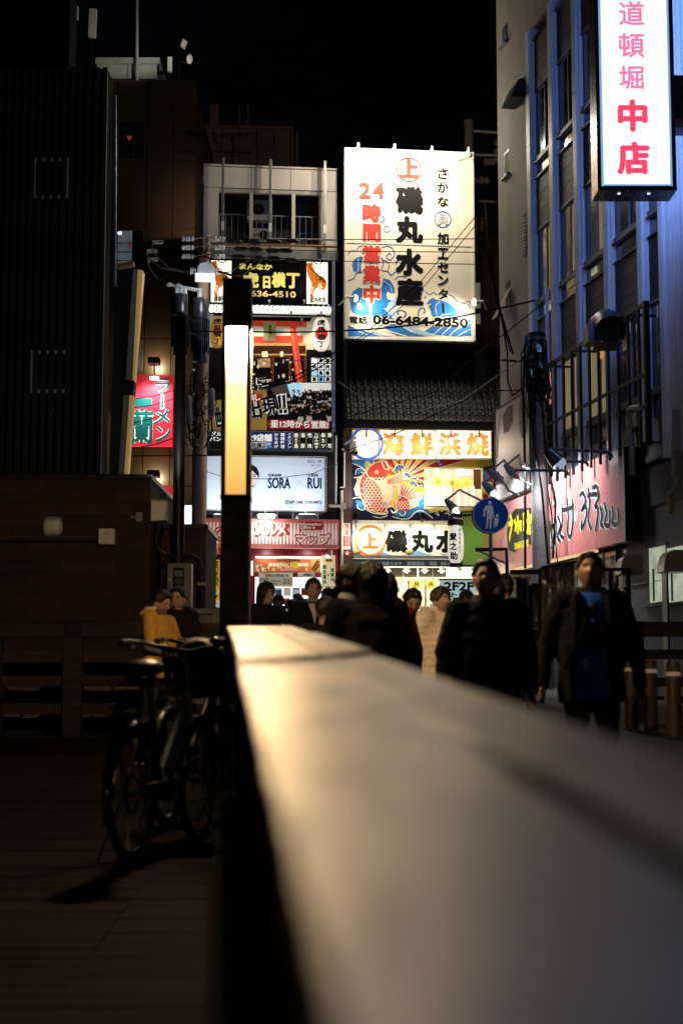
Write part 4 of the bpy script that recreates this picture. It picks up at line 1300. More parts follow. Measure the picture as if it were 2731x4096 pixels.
for x_ in (338, 762, 1152):
 p = FA.L('g', x_, 752, PB - .55)
 t = T('floodlight', {338: 'floodlight hidden at the left under the pale club poster', 762: 'white floodlight under the middle of the pale club poster', 1152: 'white floodlight under the right of the pale club poster'}[x_],
   'floodlight', FA, at=(p[0], PB - .55, p[1] - .08), group='floodlights under the club poster')
 t.part('housing', M_white, MB().prism([(p[0] - .24, p[1] + .02), (p[0] + .24, p[1] + .02), (p[0] + .2, p[1] - .09), (p[0] - .2, p[1] - .09)], PB - .65, PB - .5), bevel=.01)
 t.part('lamp_face', mat('cool_flood_face', (1, 1, 1), .3, emit=4, ecol=(.8, .9, 1), var=0), MB().box(p[0] - .2, p[0] + .2, PB - .64, PB - .51, p[1] + .021, p[1] + .03))
 t.part('arm', M_white, MB().cyl((p[0], PB - .5, p[1] - .02), (p[0], PB, p[1] + .18), .02, n=8))
 lamp('SPOT', FA.W(p[0], PB - .6, p[1] + .08), 34, (.80, .9, 1), FA.W(p[0], PB, p[1] + .75), .12, 140, 1)
wb.box('window_band', M_glass_d, 'g', 180, 716, 1440, 782, .0, .118)
for x_ in (610, 860, 1010, 1250):
 wb.box('window_mullion', M_grey, 'g', x_, 716, x_ + 14, 782, -.02, -.001)
# ---- awning sign (lit from inside)
AB = -1.0
M_awn = bpy.data.materials.new('corrugated_translucent_red')
aw = T('awning_sign', 'wide faded red and white corrugated sign with katakana lettering over the shop door', 'sign', FA, at=(FA.L('g', 820, 1060, AB)[0], AB, FA.L('g', 820, 1060, AB)[1]))
a, b_, d, e_ = aw.rect('g', 173, 783, 1467, 1062, AB)
M_aw1 = mat('awning_red_plastic', (.5, .13, .10), .4, emit=.22, ecol=(.9, .25, .2), var=.1)
M_aw2 = mat('awning_pale_plastic', (.75, .6, .52), .4, emit=.42, ecol=(1, .78, .68), var=.1)
M_aw3 = mat('awning_glowing_plastic', (.9, .9, .9), .4, emit=1.4, ecol=(.93, .97, 1), var=.12, scale=3)
aw.part('panel', M_aw1, MB().box(a, b_, AB + .03, AB + .35, d, e_))
zz = [d, d + (e_ - d) * .12, d + (e_ - d) * .3, e_ - (e_ - d) * .1, e_]
xx = a + .02
fin = [None] * 2
i = 0
while xx < b_ - .06:
 hgt = (e_ - d)
 z0_, z1_ = d + hgt * rnd.uniform(.10, .16), d + hgt * rnd.uniform(.80, .9)
 if fin[0] is None:
  fin[0] = aw.part('corrugation', M_aw2, MB().prism([(xx, d + hgt * .12), (xx + .045, d + hgt * .12), (xx + .055, d + hgt * .5), (xx + .04, e_ - .1), (xx + .005, e_ - .1), (xx - .008, d + hgt * .5)], AB + .012, AB + .028))
  xf = xx
 else:
  inst(fin[0], 'corrugation', aw.o, (xx - xf, 0, 0))
 xx += .085
 i += 1
p = FA.L('g', 760, 790, AB - .3)
lamp('SPOT', FA.W(p[0], AB - .42, p[1] + .12), 75, (.95, .97, 1), FA.W(p[0], AB, p[1] - .35), .15, 150, 1)  # spot without a fitting, added for the bright glow on the awning
M_awt = cmat('a83a30', .4, .25)
M_awp = cmat('f0d0bc', .4, .45)
aw.words(M_awt, 'g', [('マップ', 1030, 915, 1392, 1050)], AB - .002, bold=.10)
aw.words(M_awp, 'g', [('マップ', 1045, 930, 1375, 1038)], AB - .006, bold=.04)
aw.part('lettering_backing', M_awt, MB().prism(aw.art('g', [(1072, 812), (1300, 812), (1310, 860), (1290, 915), (1085, 915)], AB), AB - .001, AB + .003))
aw.words(M_awp, 'g', [('Information', 1085, 820, 1287, 850), ('Office in', 1086, 853, 1232, 882), ('Restaurant', 1098, 886, 1290, 914)], AB - .006, bold=.05, shear=.2)
aw.words(M_awt, 'g', [('グルメ', 640, 815, 990, 965)], AB + .001, bold=.07)
aw.words(M_awp, 'g', [('グルメ', 655, 830, 950, 945)], AB - .006, bold=.045)
c2 = FA.L('g', 325, 932, AB)
aw.part('round_logo', M_awt, MB().ring(c2[0], c2[1], .15, .19, AB - .002, 28).disc(c2[0], c2[1], .12, AB - .0025, 24))
aw.words(M_awp, 'g', [('C', 298, 905, 350, 960)], AB - .006, bold=.05)
for x_ in (780, 1190, 420):
 p = FA.L('g', x_, 1068, AB + .5)
 lamp('SPOT', FA.W(p[0], AB + .35, p[1] - .05), 9, (1, .92, .85), FA.W(p[0], 0, p[1] - .5), .04, 120, 1)
# ---- ground floor shop
M_redp = mat('red_lacquer_fascia', (.45, .03, .05), .35, var=.1)
zf0 = FA.L('g', 800, 1135, -.1)[1]
zf1 = FA.L('g', 800, 1062, -.1)[1]
sh = T('information_shop', 'small bright information office shopfront with red fascia under the awning sign', 'shopfront', FA, at=((xa + xb) / 2, 0, .9))
sh.part('fascia', M_redp, MB().box(xa + .25, xb, -.1, .1, zf0, zf1 - .005))
sh.part('soffit', M_redp, MB().box(xa + .25, xb, -.95, -.11, zf1 - .03, zf1))
sh.part('ceiling', mat('shop_ceiling', (.8, .8, .8), .6), MB().box(xa + .3, xb - .3, .12, 3.0, zf0 + .0, zf0 + .05))
sh.part('ceiling_light', mat('shop_tube', (1, 1, 1), .4, emit=9, ecol=(.93, .97, 1), var=0), MB().box(xa + .6, xb - .6, .5, .65, zf0 - .05, zf0 - .01))
lamp('AREA', FA.W((xa + xb) / 2, .4, zf0 - .1), 70, (.95, .97, 1), FA.W((xa + xb) / 2, -1.2, .9), (2.2, .6))
a, b_, d, e_ = sh.rect('g', 640, 1300, 1290, 2100, 0)
sh.part('door_glass', mat('lit_shop_glass', (.8, .85, .88), .3, emit=1.5, ecol=(.95, .98, 1), var=.15, scale=4), MB().box(a, b_, -.01, .01, .92, zf0 - .02))
a2, b2, d2, e2 = sh.rect('g', 612, 1140, 650, 2100, 0)
sh.part('door_frame', M_redp, MB().box(a2, b2, -.05, .05, .9, zf0))
a2, b2, d2, e2 = sh.rect('g', 1420, 1135, 1450, 2100, 0)
sh.part('door_frame', M_redp, MB().box(a2, b2, -.05, .05, .9, zf0))
sh.box('transom', M_redp, 'g', 650, 1300, 1290, 1347, -.06, -.012)
sh.box('light_strip', mat('warm_strip', (1, .95, .6), .4, emit=1.6, ecol=(1, .92, .6), var=0), 'g', 614, 1190, 632, 1330, -.1, -.052)
# posters on the glass
rr = random.Random(9)
for row in range(7):
 for c_ in range(7):
  x0, y0 = 668 + c_ * 86 + rr.uniform(-5, 5), 1450 + row * 100
  col = rr.choice(['d8b070', 'b8c8d8', 'e8d8c8', '9cb0c8', 'd07868', 'f0ece0', 'a8c0a0', '6878a0'])
  po = sh.box('poster', cmat(col, .5, .42), 'g', x0, y0, x0 + 70, y0 + 78, -.02, -.012)
  sh.box('poster_picture', cmat(rr.choice(['5a3a28', 'c89860', '485870', '902c20', '404038', 'f4f4ee']), .5, .2), 'g', x0 + 8, y0 + rr.uniform(8, 30), x0 + 62, y0 + 68, -.024, -.0205, parent=po)
hb = T('hand_written_notice', 'cream hand written Korean and Japanese notice on the shop glass', 'notice', FA, at=(FA.L('g', 850, 1430, -.07)[0], -.07, FA.L('g', 850, 1430, -.07)[1]))
hb.box('board', cmat('d8ceb4', .5, .3), 'g', 686, 1304, 1016, 1440, -.08, -.066)
hb.words(cmat('7a2820'), 'g', [('飲食店の無料紹介所', 755, 1315, 975, 1346)], -.083, bold=.02)
hb.words(cmat('2a2826'), 'g', [('グルメマップ', 692, 1304, 790, 1322), ('정심은', 694, 1352, 782, 1386), ('&', 694, 1394, 710, 1422), ('맛있는', 808, 1372, 860, 1396), ('음식이', 865, 1376, 900, 1394),
        ('이자카야', 800, 1404, 868, 1426), ('초대', 715, 1404, 760, 1424), ('料理', 925, 1360, 945, 1420, 'v'), ('串カツ', 948, 1362, 965, 1420, 'v'), ('居酒屋', 970, 1358, 990, 1420, 'v'), ('焼肉', 1005, 1358, 1014, 1410, 'v')], -.083, bold=.02)
t = T('hand_written_notice', 'small cream hand written notice at the right of the shop glass', 'notice', FA, at=(FA.L('g', 1145, 1345, -.07)[0], -.07, FA.L('g', 1145, 1345, -.07)[1]))
t.box('board', cmat('d8ceb4', .5, .3), 'g', 1065, 1303, 1226, 1346, -.08, -.066)
t.words(M_bk, 'g', [('京丹直送モツ', 1118, 1310, 1222, 1338)], -.083, bold=.04)
ob = T('banner', 'orange food banner with crab dish picture above the shop glass', 'banner', FA, at=(FA.L('g', 960, 1298, -.3)[0], -.3, FA.L('g', 960, 1298, -.3)[1]))
ob.box('frame', M_white, 'g', 648, 1166, 1285, 1300, -.295, -.22)
ob.box('panel', cmat('e0764a', .45, .4), 'g', 660, 1172, 1280, 1294, -.303, -.296)
ob.words(cmat('40302c'), 'g', [('グルメマップにおまかせ', 857, 1176, 1086, 1200)], -.308, bold=.04)
ob.words(cmat('f8f0c0', .4, .5), 'g', [('飲食店', 780, 1208, 892, 1245), ('案内所', 1062, 1208, 1172, 1245), ('No.1', 898, 1204, 1004, 1248)], -.308, bold=.06)
ob.words(cmat('f8e8d8', .4, .4), 'g', [('(食事)', 862, 1250, 912, 1266), ('(居酒屋)', 938, 1250, 1000, 1266), ('(Bar)', 1045, 1250, 1088, 1266), ('Free food information', 902, 1268, 1062, 1284)], -.308, bold=.02)
c2 = FA.L('g', 1035, 1228, -.306)
ob.part('star_burst', cmat('f4c830', .4, .5), MB().poly([(c2[0] + (.13 if k % 2 else .075) * math.cos(k * math.pi / 10), c2[1] + (.13 if k % 2 else .075) * math.sin(k * math.pi / 10)) for k in range(20)], -.306))
c2 = FA.L('g', 730, 1262, -.306)
ob.part('dish_picture', cmat('c87838', .5, .3), MB().disc(c2[0], c2[1], .19, -.3055, 24, .1))
s = MB()
for k in range(26):
 s.disc(c2[0] + rr.uniform(-.16, .16), c2[1] + rr.uniform(-.07, .08), rr.uniform(.01, .03), -.3065 - k * .00005, 8)
ob.part('dish_picture', cmat('f4ead0', .5, .4), s)
ob.box('food_picture', cmat('e0b060', .5, .35), 'g', 1188, 1176, 1278, 1292, -.3062, -.3035)
ob.part('food_picture', cmat('a05a20', .5, .2), MB().stroke(ob.art('g', [(1200, 1280), (1230, 1240), (1262, 1190)], -.307), .08, -.3075).stroke(ob.art('g', [(1225, 1288), (1250, 1258), (1272, 1225)], -.307), .05, -.3078))
ob.part('gourd_ornament', cmat('f0a050', .4, .3), MB().stroke(ob.art('g', [(672, 1190), (700, 1180), (720, 1200), (750, 1186), (770, 1200)], -.306), .03, -.3066))
for x_ in (832, 1148):
 ob.box('beer_picture', cmat('f8d070', .4, .4), 'g', x_ - 12, 1258, x_ + 12, 1288, -.3062, -.3035)
gp = T('vertical_banner', 'cream vertical banner with green characters at the right of the shop door', 'banner', FA, at=(FA.L('g', 1358, 1478, -.35)[0], -.35, FA.L('g', 1358, 1478, -.35)[1]))
gp.box('panel', cmat('eadcb0', .5, .55), 'g', 1293, 1135, 1424, 1480, -.36, -.33)
gp.part('arrow', cmat('f0c850', .4, .5), MB().poly(gp.art('g', [(1310, 1188), (1338, 1162), (1338, 1174), (1404, 1168), (1408, 1206), (1340, 1204), (1340, 1216)], -.363), -.363))
gp.words(cmat('b02820'), 'g', [('無料', 1333, 1170, 1396, 1200)], -.367, bold=.06)
gp.words(cmat('3f9a3a', .5, .1), 'g', [('観光案内', 1304, 1226, 1340, 1420, 'v'), ('道案内', 1380, 1256, 1416, 1396, 'v')], -.364, bold=.045)
gp.words(cmat('d8a838'), 'g', [('&', 1348, 1312, 1370, 1336)], -.364, bold=.03)
gp.words(M_bk, 'g', [('お気軽にどうぞ!', 1330, 1434, 1420, 1454)], -.364, bold=.03)
t = T('clip_spotlight', 'white clip spotlight pointing down at the cream vertical banner', 'spotlight', FA, at=(FA.L('g', 1370, 1150, -.6)[0], -.6, FA.L('g', 1370, 1150, -.6)[1]))
p, q_ = FA.L('g', 1385, 1090, -.6), FA.L('g', 1355, 1140, -.6)
t.part('head', M_white, MB().loft([((p[0], -.6, p[1]), .04), ((p[0] - .02, -.62, p[1] - .05), .07), ((q_[0], -.62, q_[1]), .09)], 14), smooth=50)
t.part('lamp_face', mat('cool_flood_face'), MB().ell((q_[0], -.62, q_[1] - .02), .07, .07, .03, 12, 6))
t.part('arm', M_grey, MB().tube([(p[0], -.6, p[1]), (p[0] + .03, -.4, p[1] + .06), (p[0], -.1, p[1] + .06)], .014))
# money exchange sign and beacon
FE = Fac(0, 35.6, R(6.4))
ms = T('exchange_sign', 'yellow vertical MONEY EXCHANGE sign left of the lamp post', 'sign', FE, at=(FE.L('g', 250, 1610)[0], 0, FE.L('g', 250, 1610)[1]))
ms.box('panel', cmat('f0b828', .45, .55), 'g', 190, 1180, 311, 1580, 0, .15)
ms.box('panel', cmat('e8e8e4', .45, .5), 'g', 190, 1581, 311, 1635, 0, .15)
def rword(t_, m_, cr, st, x0, y0, x1, y1, off, bold):
 a, b_, d, e_ = t_.rect(cr, x0, y0, x1, y1, off)
 vs, fs = glyph(st)
 A0, A1 = min(v[0] for v in vs), max(v[0] for v in vs)
 B0, B1 = min(v[1] for v in vs), max(v[1] for v in vs)
 mb = MB()
 bb = bold * (b_ - a)
 for i in range(8):
  tt = i * math.tau / 8
  mb.add([(a + bb + (v[1] - B0) / (B1 - B0) * (b_ - a - 2 * bb) + bb * math.cos(tt), off - i * .00012,
     e_ - bb - (v[0] - A0) / (A1 - A0) * (e_ - d - 2 * bb) + bb * math.sin(tt)) for v in vs], fs)
 return t_.part('lettering', m_, mb)
rword(ms, M_bk, 'g', 'MONEY', 256, 1193, 302, 1434, -.004, .05)
rword(ms, M_bk, 'g', 'EXCHANGE', 216, 1190, 246, 1560, -.004, .04)
ms.words(M_bk, 'g', [('外貨両替', 194, 1196, 208, 1300, 'v')], -.004, bold=.02)
c2 = FE.L('g', 281, 1490, -.004)
ms.part('coin_icon', cmat('f4f2ec', .4, .5), MB().disc(c2[0], c2[1], .055, -.004, 24))
ms.part('coin_icon', M_bk, MB().ring(c2[0], c2[1], .05, .056, -.0045, 24).text('元', c2[0] - .03, c2[1] - .03, c2[0] + .03, c2[1] + .03, -.006, .04))
ms.part('bird_icon', M_bk, MB().poly(ms.art('g', [(290, 1510), (295, 1530), (280, 1550), (262, 1562), (268, 1540), (278, 1530)], -.005), -.005))
ms.words(M_bk, 'g', [('EXCHANGE', 215, 1592, 310, 1606)], -.004, bold=.03)
bc = T('warning_beacon', 'amber rotating warning beacon on a pale base above the yellow sign', 'beacon light', FE, at=(FE.L('g', 262, 1150)[0], -.2, FE.L('g', 262, 1150)[1]))
c2 = lambda y_: (FE.L('g', 258, y_, -.2)[0], -.2, FE.L('g', 258, y_, -.2)[1])
bc.part('dome', mat('amber_dome', (.7, .33, .02), .15, emit=.12, ecol=(1, .5, .05), bump=0), MB().loft([(c2(1092), .085), (c2(1040), .08), (c2(1030), .05)], 18), smooth=50)
bc.part('base', M_white, MB().loft([(c2(1125), .085), (c2(1100), .1), (c2(1092), .1)], 18), smooth=50)
bc.part('stem', M_white, MB().loft([(c2(1158), .01), (c2(1140), .06), (c2(1126), .07)], 12))
bc.part('reflector', cmat('6a4008'), MB().cyl(c2(1085), c2(1050), .03))
# white conduits at the right of the white building
for lab, (pts, r_w, m_) in (('tall thin white conduit between the two shop buildings', ([(1432, -20), (1432, 640)], .025, M_white)),
       ('white bent conduit rising beside the brown column', ([(1470, 480), (1510, 480), (1515, 130), (1490, 110)], .022, M_white)),
       ('thick white pipe beside the shop door', ([(1487, 510), (1487, 1120), (1487, 1900)], .035, M_white))):
 off_ = -.2
 q_ = [(FA.L('g', *p_, off_)[0], off_, FA.L('g', *p_, off_)[1]) for p_ in pts]
 single('conduit_pipe', m_, MB().tube(q_, r_w, 8), lab, 'pipe', at=q_[-1], fac=FA, smooth=60)
t = T('conduit_bracket', 'white metal conduit bracket between the two shop buildings', 'bracket', FA, at=(FA.L('g', 1380, 665, -.25)[0], -.25, FA.L('g', 1380, 665, -.25)[1]))
t.box('bar', M_white, 'g', 1368, 648, 1532, 672, -.3, -.22)
t.box('box', M_white, 'g', 1498, 636, 1530, 690, -.34, -.301)
# ============================================================ SEAFOOD RESTAURANT BUILDING
xa4, xb4 = FB.L('h', 148, 600)[0], FB.L('h', 1560, 600)[0]
sf = T('seafood_restaurant', 'seafood restaurant building with dark tiled roof, carp mural and brown column', 'building', FB, at=((xa4 + xb4) / 2, 0, .9))
M_wall = mat('brown_stained_wall', (.16, .09, .045), .8, alt=(.1, .055, .03), scale=1.2, wear=.5)
zr = FB.L('c', 700, 2040, .2)[1]
ze = FB.L('h', 800, 70, -.9)[1]
sf.part('wall', M_in, MB().box(xa4 + .02, xb4, .9, 9, .9, zr).box(xa4 + .02, xb4, .3, .9, FB.L('h', 800, 905)[1], ze - .2))
# upper set-back brown block
FU = Fac(FB.x, FB.y + 1.2, AF)
ux0, ux1 = FU.L('c', 186, 1800)[0], FU.L('c', 1640, 1500)[0]
uz1 = FU.L('c', 1450, 1050)[1]
up = T('rear_block', 'rusty brown upper block with corrugated cladding behind the big signboard', 'building', FU, at=((ux0 + ux1) / 2, 0, zr))
up.part('wall', M_wall, MB().box(ux0, ux1, .05, 6, zr - 1.2, uz1))
up.part('roof_cap', M_wall, MB().prism([(FU.L('c', 1320, 1020)[0], uz1), (ux1, uz1), (ux1, uz1 + .05), (FU.L('c', 1400, 1010)[0], uz1 + .28), (FU.L('c', 1320, 1020)[0], uz1 + .28)], -.05, 5))
M_cor = mat('rusty_corrugated_sheet', (.32, .2, .11), .65, .1, alt=(.16, .08, .035), scale=2.4, stretch=(3, 1, .5), wear=.6)
for (x0, y0, x1, y1) in ((1412, 1160, 1640, 1985), (190, 1880, 415, 2030)):
 a, b_, d, e_ = up.rect('c', x0, y0, x1, y1, 0)
 up.part('cladding', M_cor, MB().box(a, b_, -.02, .045, d, e_))
 cg = None
 x = a
 while x < b_ - .02:
  if cg is None:
   cg = up.part('corrugation', M_cor, MB().prism([(x, d), (x + .022, d), (x + .022, e_), (x, e_)], -.045, -.021))
   xg = x
  else:
   inst(cg, 'corrugation', up.o, (x - xg, 0, 0))
  x += .062
for y0, y1 in ((1405, 1650), (1672, 1790)):
 f_ = up.box('window', mat('beige_window_frame', (.4, .37, .28), .6), 'c', 1325, y0, 1397, y1, -.04, .045)
 up.box('pane', mat('warm_frosted_pane', (.3, .3, .2), .35, emit=.16, ecol=(.8, .75, .5), var=.35, scale=3), 'c', 1332, y0 + 10, 1388, y1 - 10, -.05, -.041, parent=f_)
rg = T('roof_terrace_railing', 'pale pinkish slatted railing above the rusty corrugated wall', 'railing', FU, at=(FU.L('c', 1392, 1015)[0], 0, uz1 + .28))
a, b_, d, e_ = rg.rect('c', 1320, 836, 1465, 1015, 0)
rg.part('backing', M_wall, MB().box(a, b_, .03, .08, d, e_ - .03))
x = a
while x < b_:
 rg.part('slat', M_pink if int((x - a) / .075) % 2 else mat('pale_pink_slat', (.5, .35, .3), .6, emit=.02, ecol=(.6, .4, .3)), MB().box(x, x + .05, -.01, .029, d, e_))
 x += .075
rg.part('rail', M_steel, MB().box(a, b_, -.03, .03, e_ + .001, e_ + .035))
# tiled roof: columns and rows of separate tiles
M_rt = mat('dark_grey_roof_tile', (.014, .0135, .0125), .7, alt=(.008, .0075, .0075), scale=5, wear=.3)
M_rt2 = mat('aged_roof_tile', (.019, .016, .014), .75, alt=(.01, .009, .008), scale=5, wear=.3)
px0, px1 = xa4, xb4
ridge = (.25, zr)
eave = (-.95, ze)
L_ = math.hypot(ridge[0] - eave[0], ridge[1] - eave[1])
ang = math.atan2(ridge[1] - eave[1], ridge[0] - eave[0])
rf = T('tiled_roof', 'dark japanese tiled roof slope between the signboard and the carp mural', 'roof', FB, at=((px0 + px1) / 2, -.9, ze))
rf.part('roof_board', M_joint, MB().add([(px0, eave[0], eave[1] - .03), (px1, eave[0], eave[1] - .03), (px1, ridge[0], ridge[1] - .03), (px0, ridge[0], ridge[1] - .03),
          (px0, eave[0], eave[1] - .1), (px1, eave[0], eave[1] - .1), (px1, 1.0, ridge[1] - .1), (px0, 1.0, ridge[1] - .1)],
          [(0, 1, 2, 3), (4, 7, 6, 5), (0, 4, 5, 1), (1, 5, 6, 2), (2, 6, 7, 3), (3, 7, 4, 0)]))
ncol, nrow = 23, 12
cw = (px1 - px0) / ncol
rl = L_ / nrow
tile = MB()
prof = [(0, .0), (.18, .012), (.36, .012), (.5, .0), (.56, .05), (.68, .085), (.82, .085), (.94, .05), (1.0, .0)]
vs = []
for yy_, dz_ in ((0, .022), (1.08, 0)):
 for u, h_ in prof:
  vs.append((u * cw, yy_ * rl, h_ + dz_))
n_ = len(prof)
vs += [(0, 0, -.01), (cw, 0, -.01)]
fs = [(i, i + 1, n_ + i + 1, n_ + i) for i in range(n_ - 1)] + [tuple([2 * n_] + [n_ - 1 - i + 0 for i in range(0)] + list(range(n_)) + [2 * n_ + 1])]
me = bpy.data.meshes.new('roof_tile')
me.from_pydata(vs, [], fs)
me2 = me.copy()
tp = [rf.part('roof_tile', M_rt, me), rf.part('roof_tile', M_rt2, me2)]
first = [True, True]
for i in range(ncol):
 for j in range(nrow):
  k = 1 if rnd.random() < .35 else 0
  loc = Vector((px0 + i * cw, eave[0] + math.cos(ang) * rl * j, eave[1] + math.sin(ang) * rl * j)) - rf.at
  rot = (ang + rnd.uniform(-.008, .008), 0, rnd.uniform(-.004, .004))
  if first[k]:
   first[k] = False
   tp[k].location = loc
   tp[k].rotation_euler = rot
  else:
   inst(tp[k], 'roof_tile', rf.o, loc, rot)
for i in range(ncol):
 p = (px0 + (i + .75) * cw, eave[0] - .02, eave[1] + .045)
 rf.part('eave_disc', M_rt2, MB().cyl((p[0], p[1] - .02, p[2]), (p[0], p[1] + .05, p[2] + .02), .062, n=12))
rf.part('ridge_cap', M_rt, MB().box(px0 - .02, px1, .15, .45, zr + .002, FB.L('c', 700, 2018, .2)[1]), bevel=.02)
rf.part('eave_fascia', mat('dark_brown_fascia', (.04, .028, .02), .6), MB().box(px0, px1, -.93, -.86, ze - .22, ze - .035))
rf.part('gable_trim', M_dark, MB().prism([(px0, zr + .1), (px0, ze - .2), (px0 - .05, ze - .2), (px0 - .05, zr + .1)], -.9, .3))
# brown column at left
M_brc = mat('dark_brown_column', (.09, .045, .035), .5, alt=(.07, .035, .028), scale=2)
a, b_, d, e_ = sf.rect('h', 152, 110, 226, 1300, -.3)
sf.part('column', M_brc, MB().box(a, b_, -.3, .5, .9, e_))
nt_ = T('warning_notice', 'small white and red camera warning notice on the brown column', 'notice', FB, at=(FB.L('h', 183, 1140, -.3)[0], -.31, FB.L('h', 183, 1140, -.3)[1]))
nt_.box('panel', cmat('e8d8d0', .5, .1), 'h', 157, 925, 210, 1034, -.312, -.302)
nt_.box('panel', cmat('c84850', .5, .1), 'h', 157, 1035, 210, 1118, -.312, -.302)
nt_.box('panel', cmat('e8d8d0', .5, .1), 'h', 157, 1119, 210, 1144, -.312, -.302)
nt_.words(cmat('c02828'), 'h', [('防犯カメラ作動中', 168, 930, 200, 1030, 'v')], -.316, bold=.05)
nt_.words(cmat('f0d8d0'), 'h', [('警察官立寄所', 166, 1040, 180, 1114, 'v'), ('防犯対策強化', 188, 1040, 202, 1114, 'v')], -.316, bold=.02)
c2 = FB.L('h', 183, 1178, -.3)
single('alarm_light', mat('red_led', (.8, .1, .1), .3, emit=1.5, ecol=(1, .35, .3)), MB().ell((c2[0], -.32, c2[1]), .045, .03, .045, 14, 8), 'tiny round red alarm light on the brown column',
  'alarm light', at=(c2[0], -.3, c2[1]), fac=FB, smooth=60)
# ---- mural
MU = -.30
mu = T('carp_mural', 'large painted mural of a red carp leaping from blue waves under yellow and red sunrays', 'mural', FB, at=(FB.L('h', 800, 905, MU)[0], MU, FB.L('h', 800, 905, MU)[1]))
HA = lambda pts, o=MU: mu.art('h', pts, o)
M_yel, M_rd2, M_navy, M_blu, M_crm = cmat('f0cc30', .5), cmat('b82a26', .5), cmat('20244c', .5), cmat('3480b8', .5), cmat('f6ecd0', .5)
a, b_, d, e_ = mu.rect('h', 228, 112, 1402, 905, MU)
mu.part('board', M_yel, MB().box(a, b_, MU + .001, MU + .12, d, e_))
# sunrays spread from behind the carp
m = MB()
cxr, cyr = 640, 560
for a0, a1 in ((-84, -74), (-62, -52), (-44, -35), (-28, -17), (-9, 2), (10, 18), (-104, -94), (-128, -116), (-150, -140)):
 rr_ = 900
 pts = [(cxr, cyr)]
 for t_ in (a0, a1):
  dx, dy = math.cos(R(t_)), math.sin(R(t_))
  kx = (1398 - cxr) / dx if dx > 0 else (232 - cxr) / dx
  ky = (118 - cyr) / dy if dy < 0 else (840 - cyr) / max(dy, 1e-3)
  kk = min(kx, ky)
  pts.append((cxr + dx * kk, cyr + dy * kk))
 m.poly(HA(pts, MU - .003), MU - .003)
mu.part('red_ray', M_rd2, m)
m = MB()
for a0 in (-84, -74, -62, -52, -44, -35, -28, -17, -9, 2):
 dx, dy = math.cos(R(a0)), math.sin(R(a0))
 kk = min((1398 - cxr) / dx, (118 - cyr) / dy if dy < 0 else 9e9)
 m.stroke(HA([(cxr, cyr), (cxr + dx * kk, cyr + dy * kk)], MU - .004), .022, MU - .005, smooth=False)
mu.part('ray_outline', M_crm, m)
# sea
mu.part('navy_sea', M_navy, MB().poly(HA([(228, 420), (262, 424), (300, 440), (340, 470), (345, 500), (300, 530), (262, 540), (260, 560), (300, 590), (262, 620), (300, 660), (280, 700), (330, 760), (360, 800), (430, 825),
           (500, 840), (520, 800), (560, 790), (600, 820), (640, 860), (700, 850), (760, 820), (820, 815), (880, 840), (940, 830), (980, 815), (1040, 835), (1120, 830), (1402, 820), (1402, 903), (228, 903)]), MU - .007))
m = MB()
for pts in ([(228, 380), (300, 376), (380, 378), (402, 400), (396, 432), (376, 430), (372, 408), (350, 404), (340, 430), (350, 462), (320, 474), (270, 440), (228, 410)],
   [(572, 470), (590, 445), (625, 432), (658, 445), (655, 470), (640, 478), (640, 462), (622, 462), (612, 490), (590, 505)],
   [(662, 505), (690, 505), (716, 525), (715, 550), (700, 552), (690, 535), (670, 530)],
   [(705, 580), (730, 572), (765, 590), (770, 620), (755, 626), (745, 606), (722, 604)],
   [(1330, 470), (1365, 455), (1385, 470), (1380, 486), (1362, 480), (1345, 500), (1370, 540), (1380, 580), (1340, 575), (1322, 530), (1318, 495)],
   [(255, 740), (290, 735), (325, 770), (330, 810), (300, 815), (275, 790)],
   [(265, 480), (300, 470), (330, 490), (320, 505), (296, 495), (285, 520), (265, 510)],
   [(776, 740), (800, 706), (826, 705), (826, 800), (800, 790), (780, 770)],
   [(640, 790), (700, 800), (780, 780), (826, 790), (860, 820), (880, 850), (820, 850), (760, 835), (690, 880), (600, 870), (560, 830), (600, 815)]):
 mu.part('blue_wave', M_blu, MB().poly(HA(pts, MU - .010), MU - .010))
m = MB()
for pts, w_ in (([(228, 425), (290, 450), (340, 490), (300, 535), (240, 545)], .03), ([(300, 376), (400, 390), (398, 435), (372, 425), (345, 405), (335, 440), (352, 470)], .022),
    ([(255, 520), (262, 478), (300, 470), (335, 492), (322, 508), (298, 498)], .02), ([(572, 490), (590, 448), (625, 434), (660, 450), (650, 480), (636, 470)], .02),
    ([(662, 500), (700, 508), (718, 540), (700, 556), (688, 540)], .018), ([(700, 580), (735, 570), (770, 600), (765, 628), (748, 620), (742, 602)], .018),
    ([(250, 620), (300, 640), (330, 690), (380, 672), (352, 730), (300, 700)], .03), ([(228, 720), (290, 712), (330, 760), (322, 815), (275, 800), (268, 770)], .022),
    ([(330, 800), (400, 840), (500, 850), (520, 830), (500, 805), (530, 785), (570, 785), (590, 820), (570, 840), (550, 815)], .03),
    ([(590, 840), (620, 800), (660, 812), (668, 850), (640, 862), (620, 840)], .024), ([(640, 890), (700, 885), (760, 830), (820, 825), (900, 885)], .03),
    ([(880, 815), (930, 830), (950, 860), (920, 845)], .022), ([(970, 830), (990, 812), (1020, 812), (1030, 840), (1000, 845)], .024), ([(1030, 850), (1080, 880), (1150, 890)], .024),
    ([(560, 868), (640, 892), (700, 888)], .024), ([(400, 868), (460, 880), (520, 862)], .022), ([(780, 780), (776, 740), (800, 706), (828, 704)], .018)):
 m.stroke(HA(pts, MU - .013), w_ * 1.0, MU - .013 - len(m.v) * 1e-6, taper=False)
mu.part('wave_foam', M_crm, m)
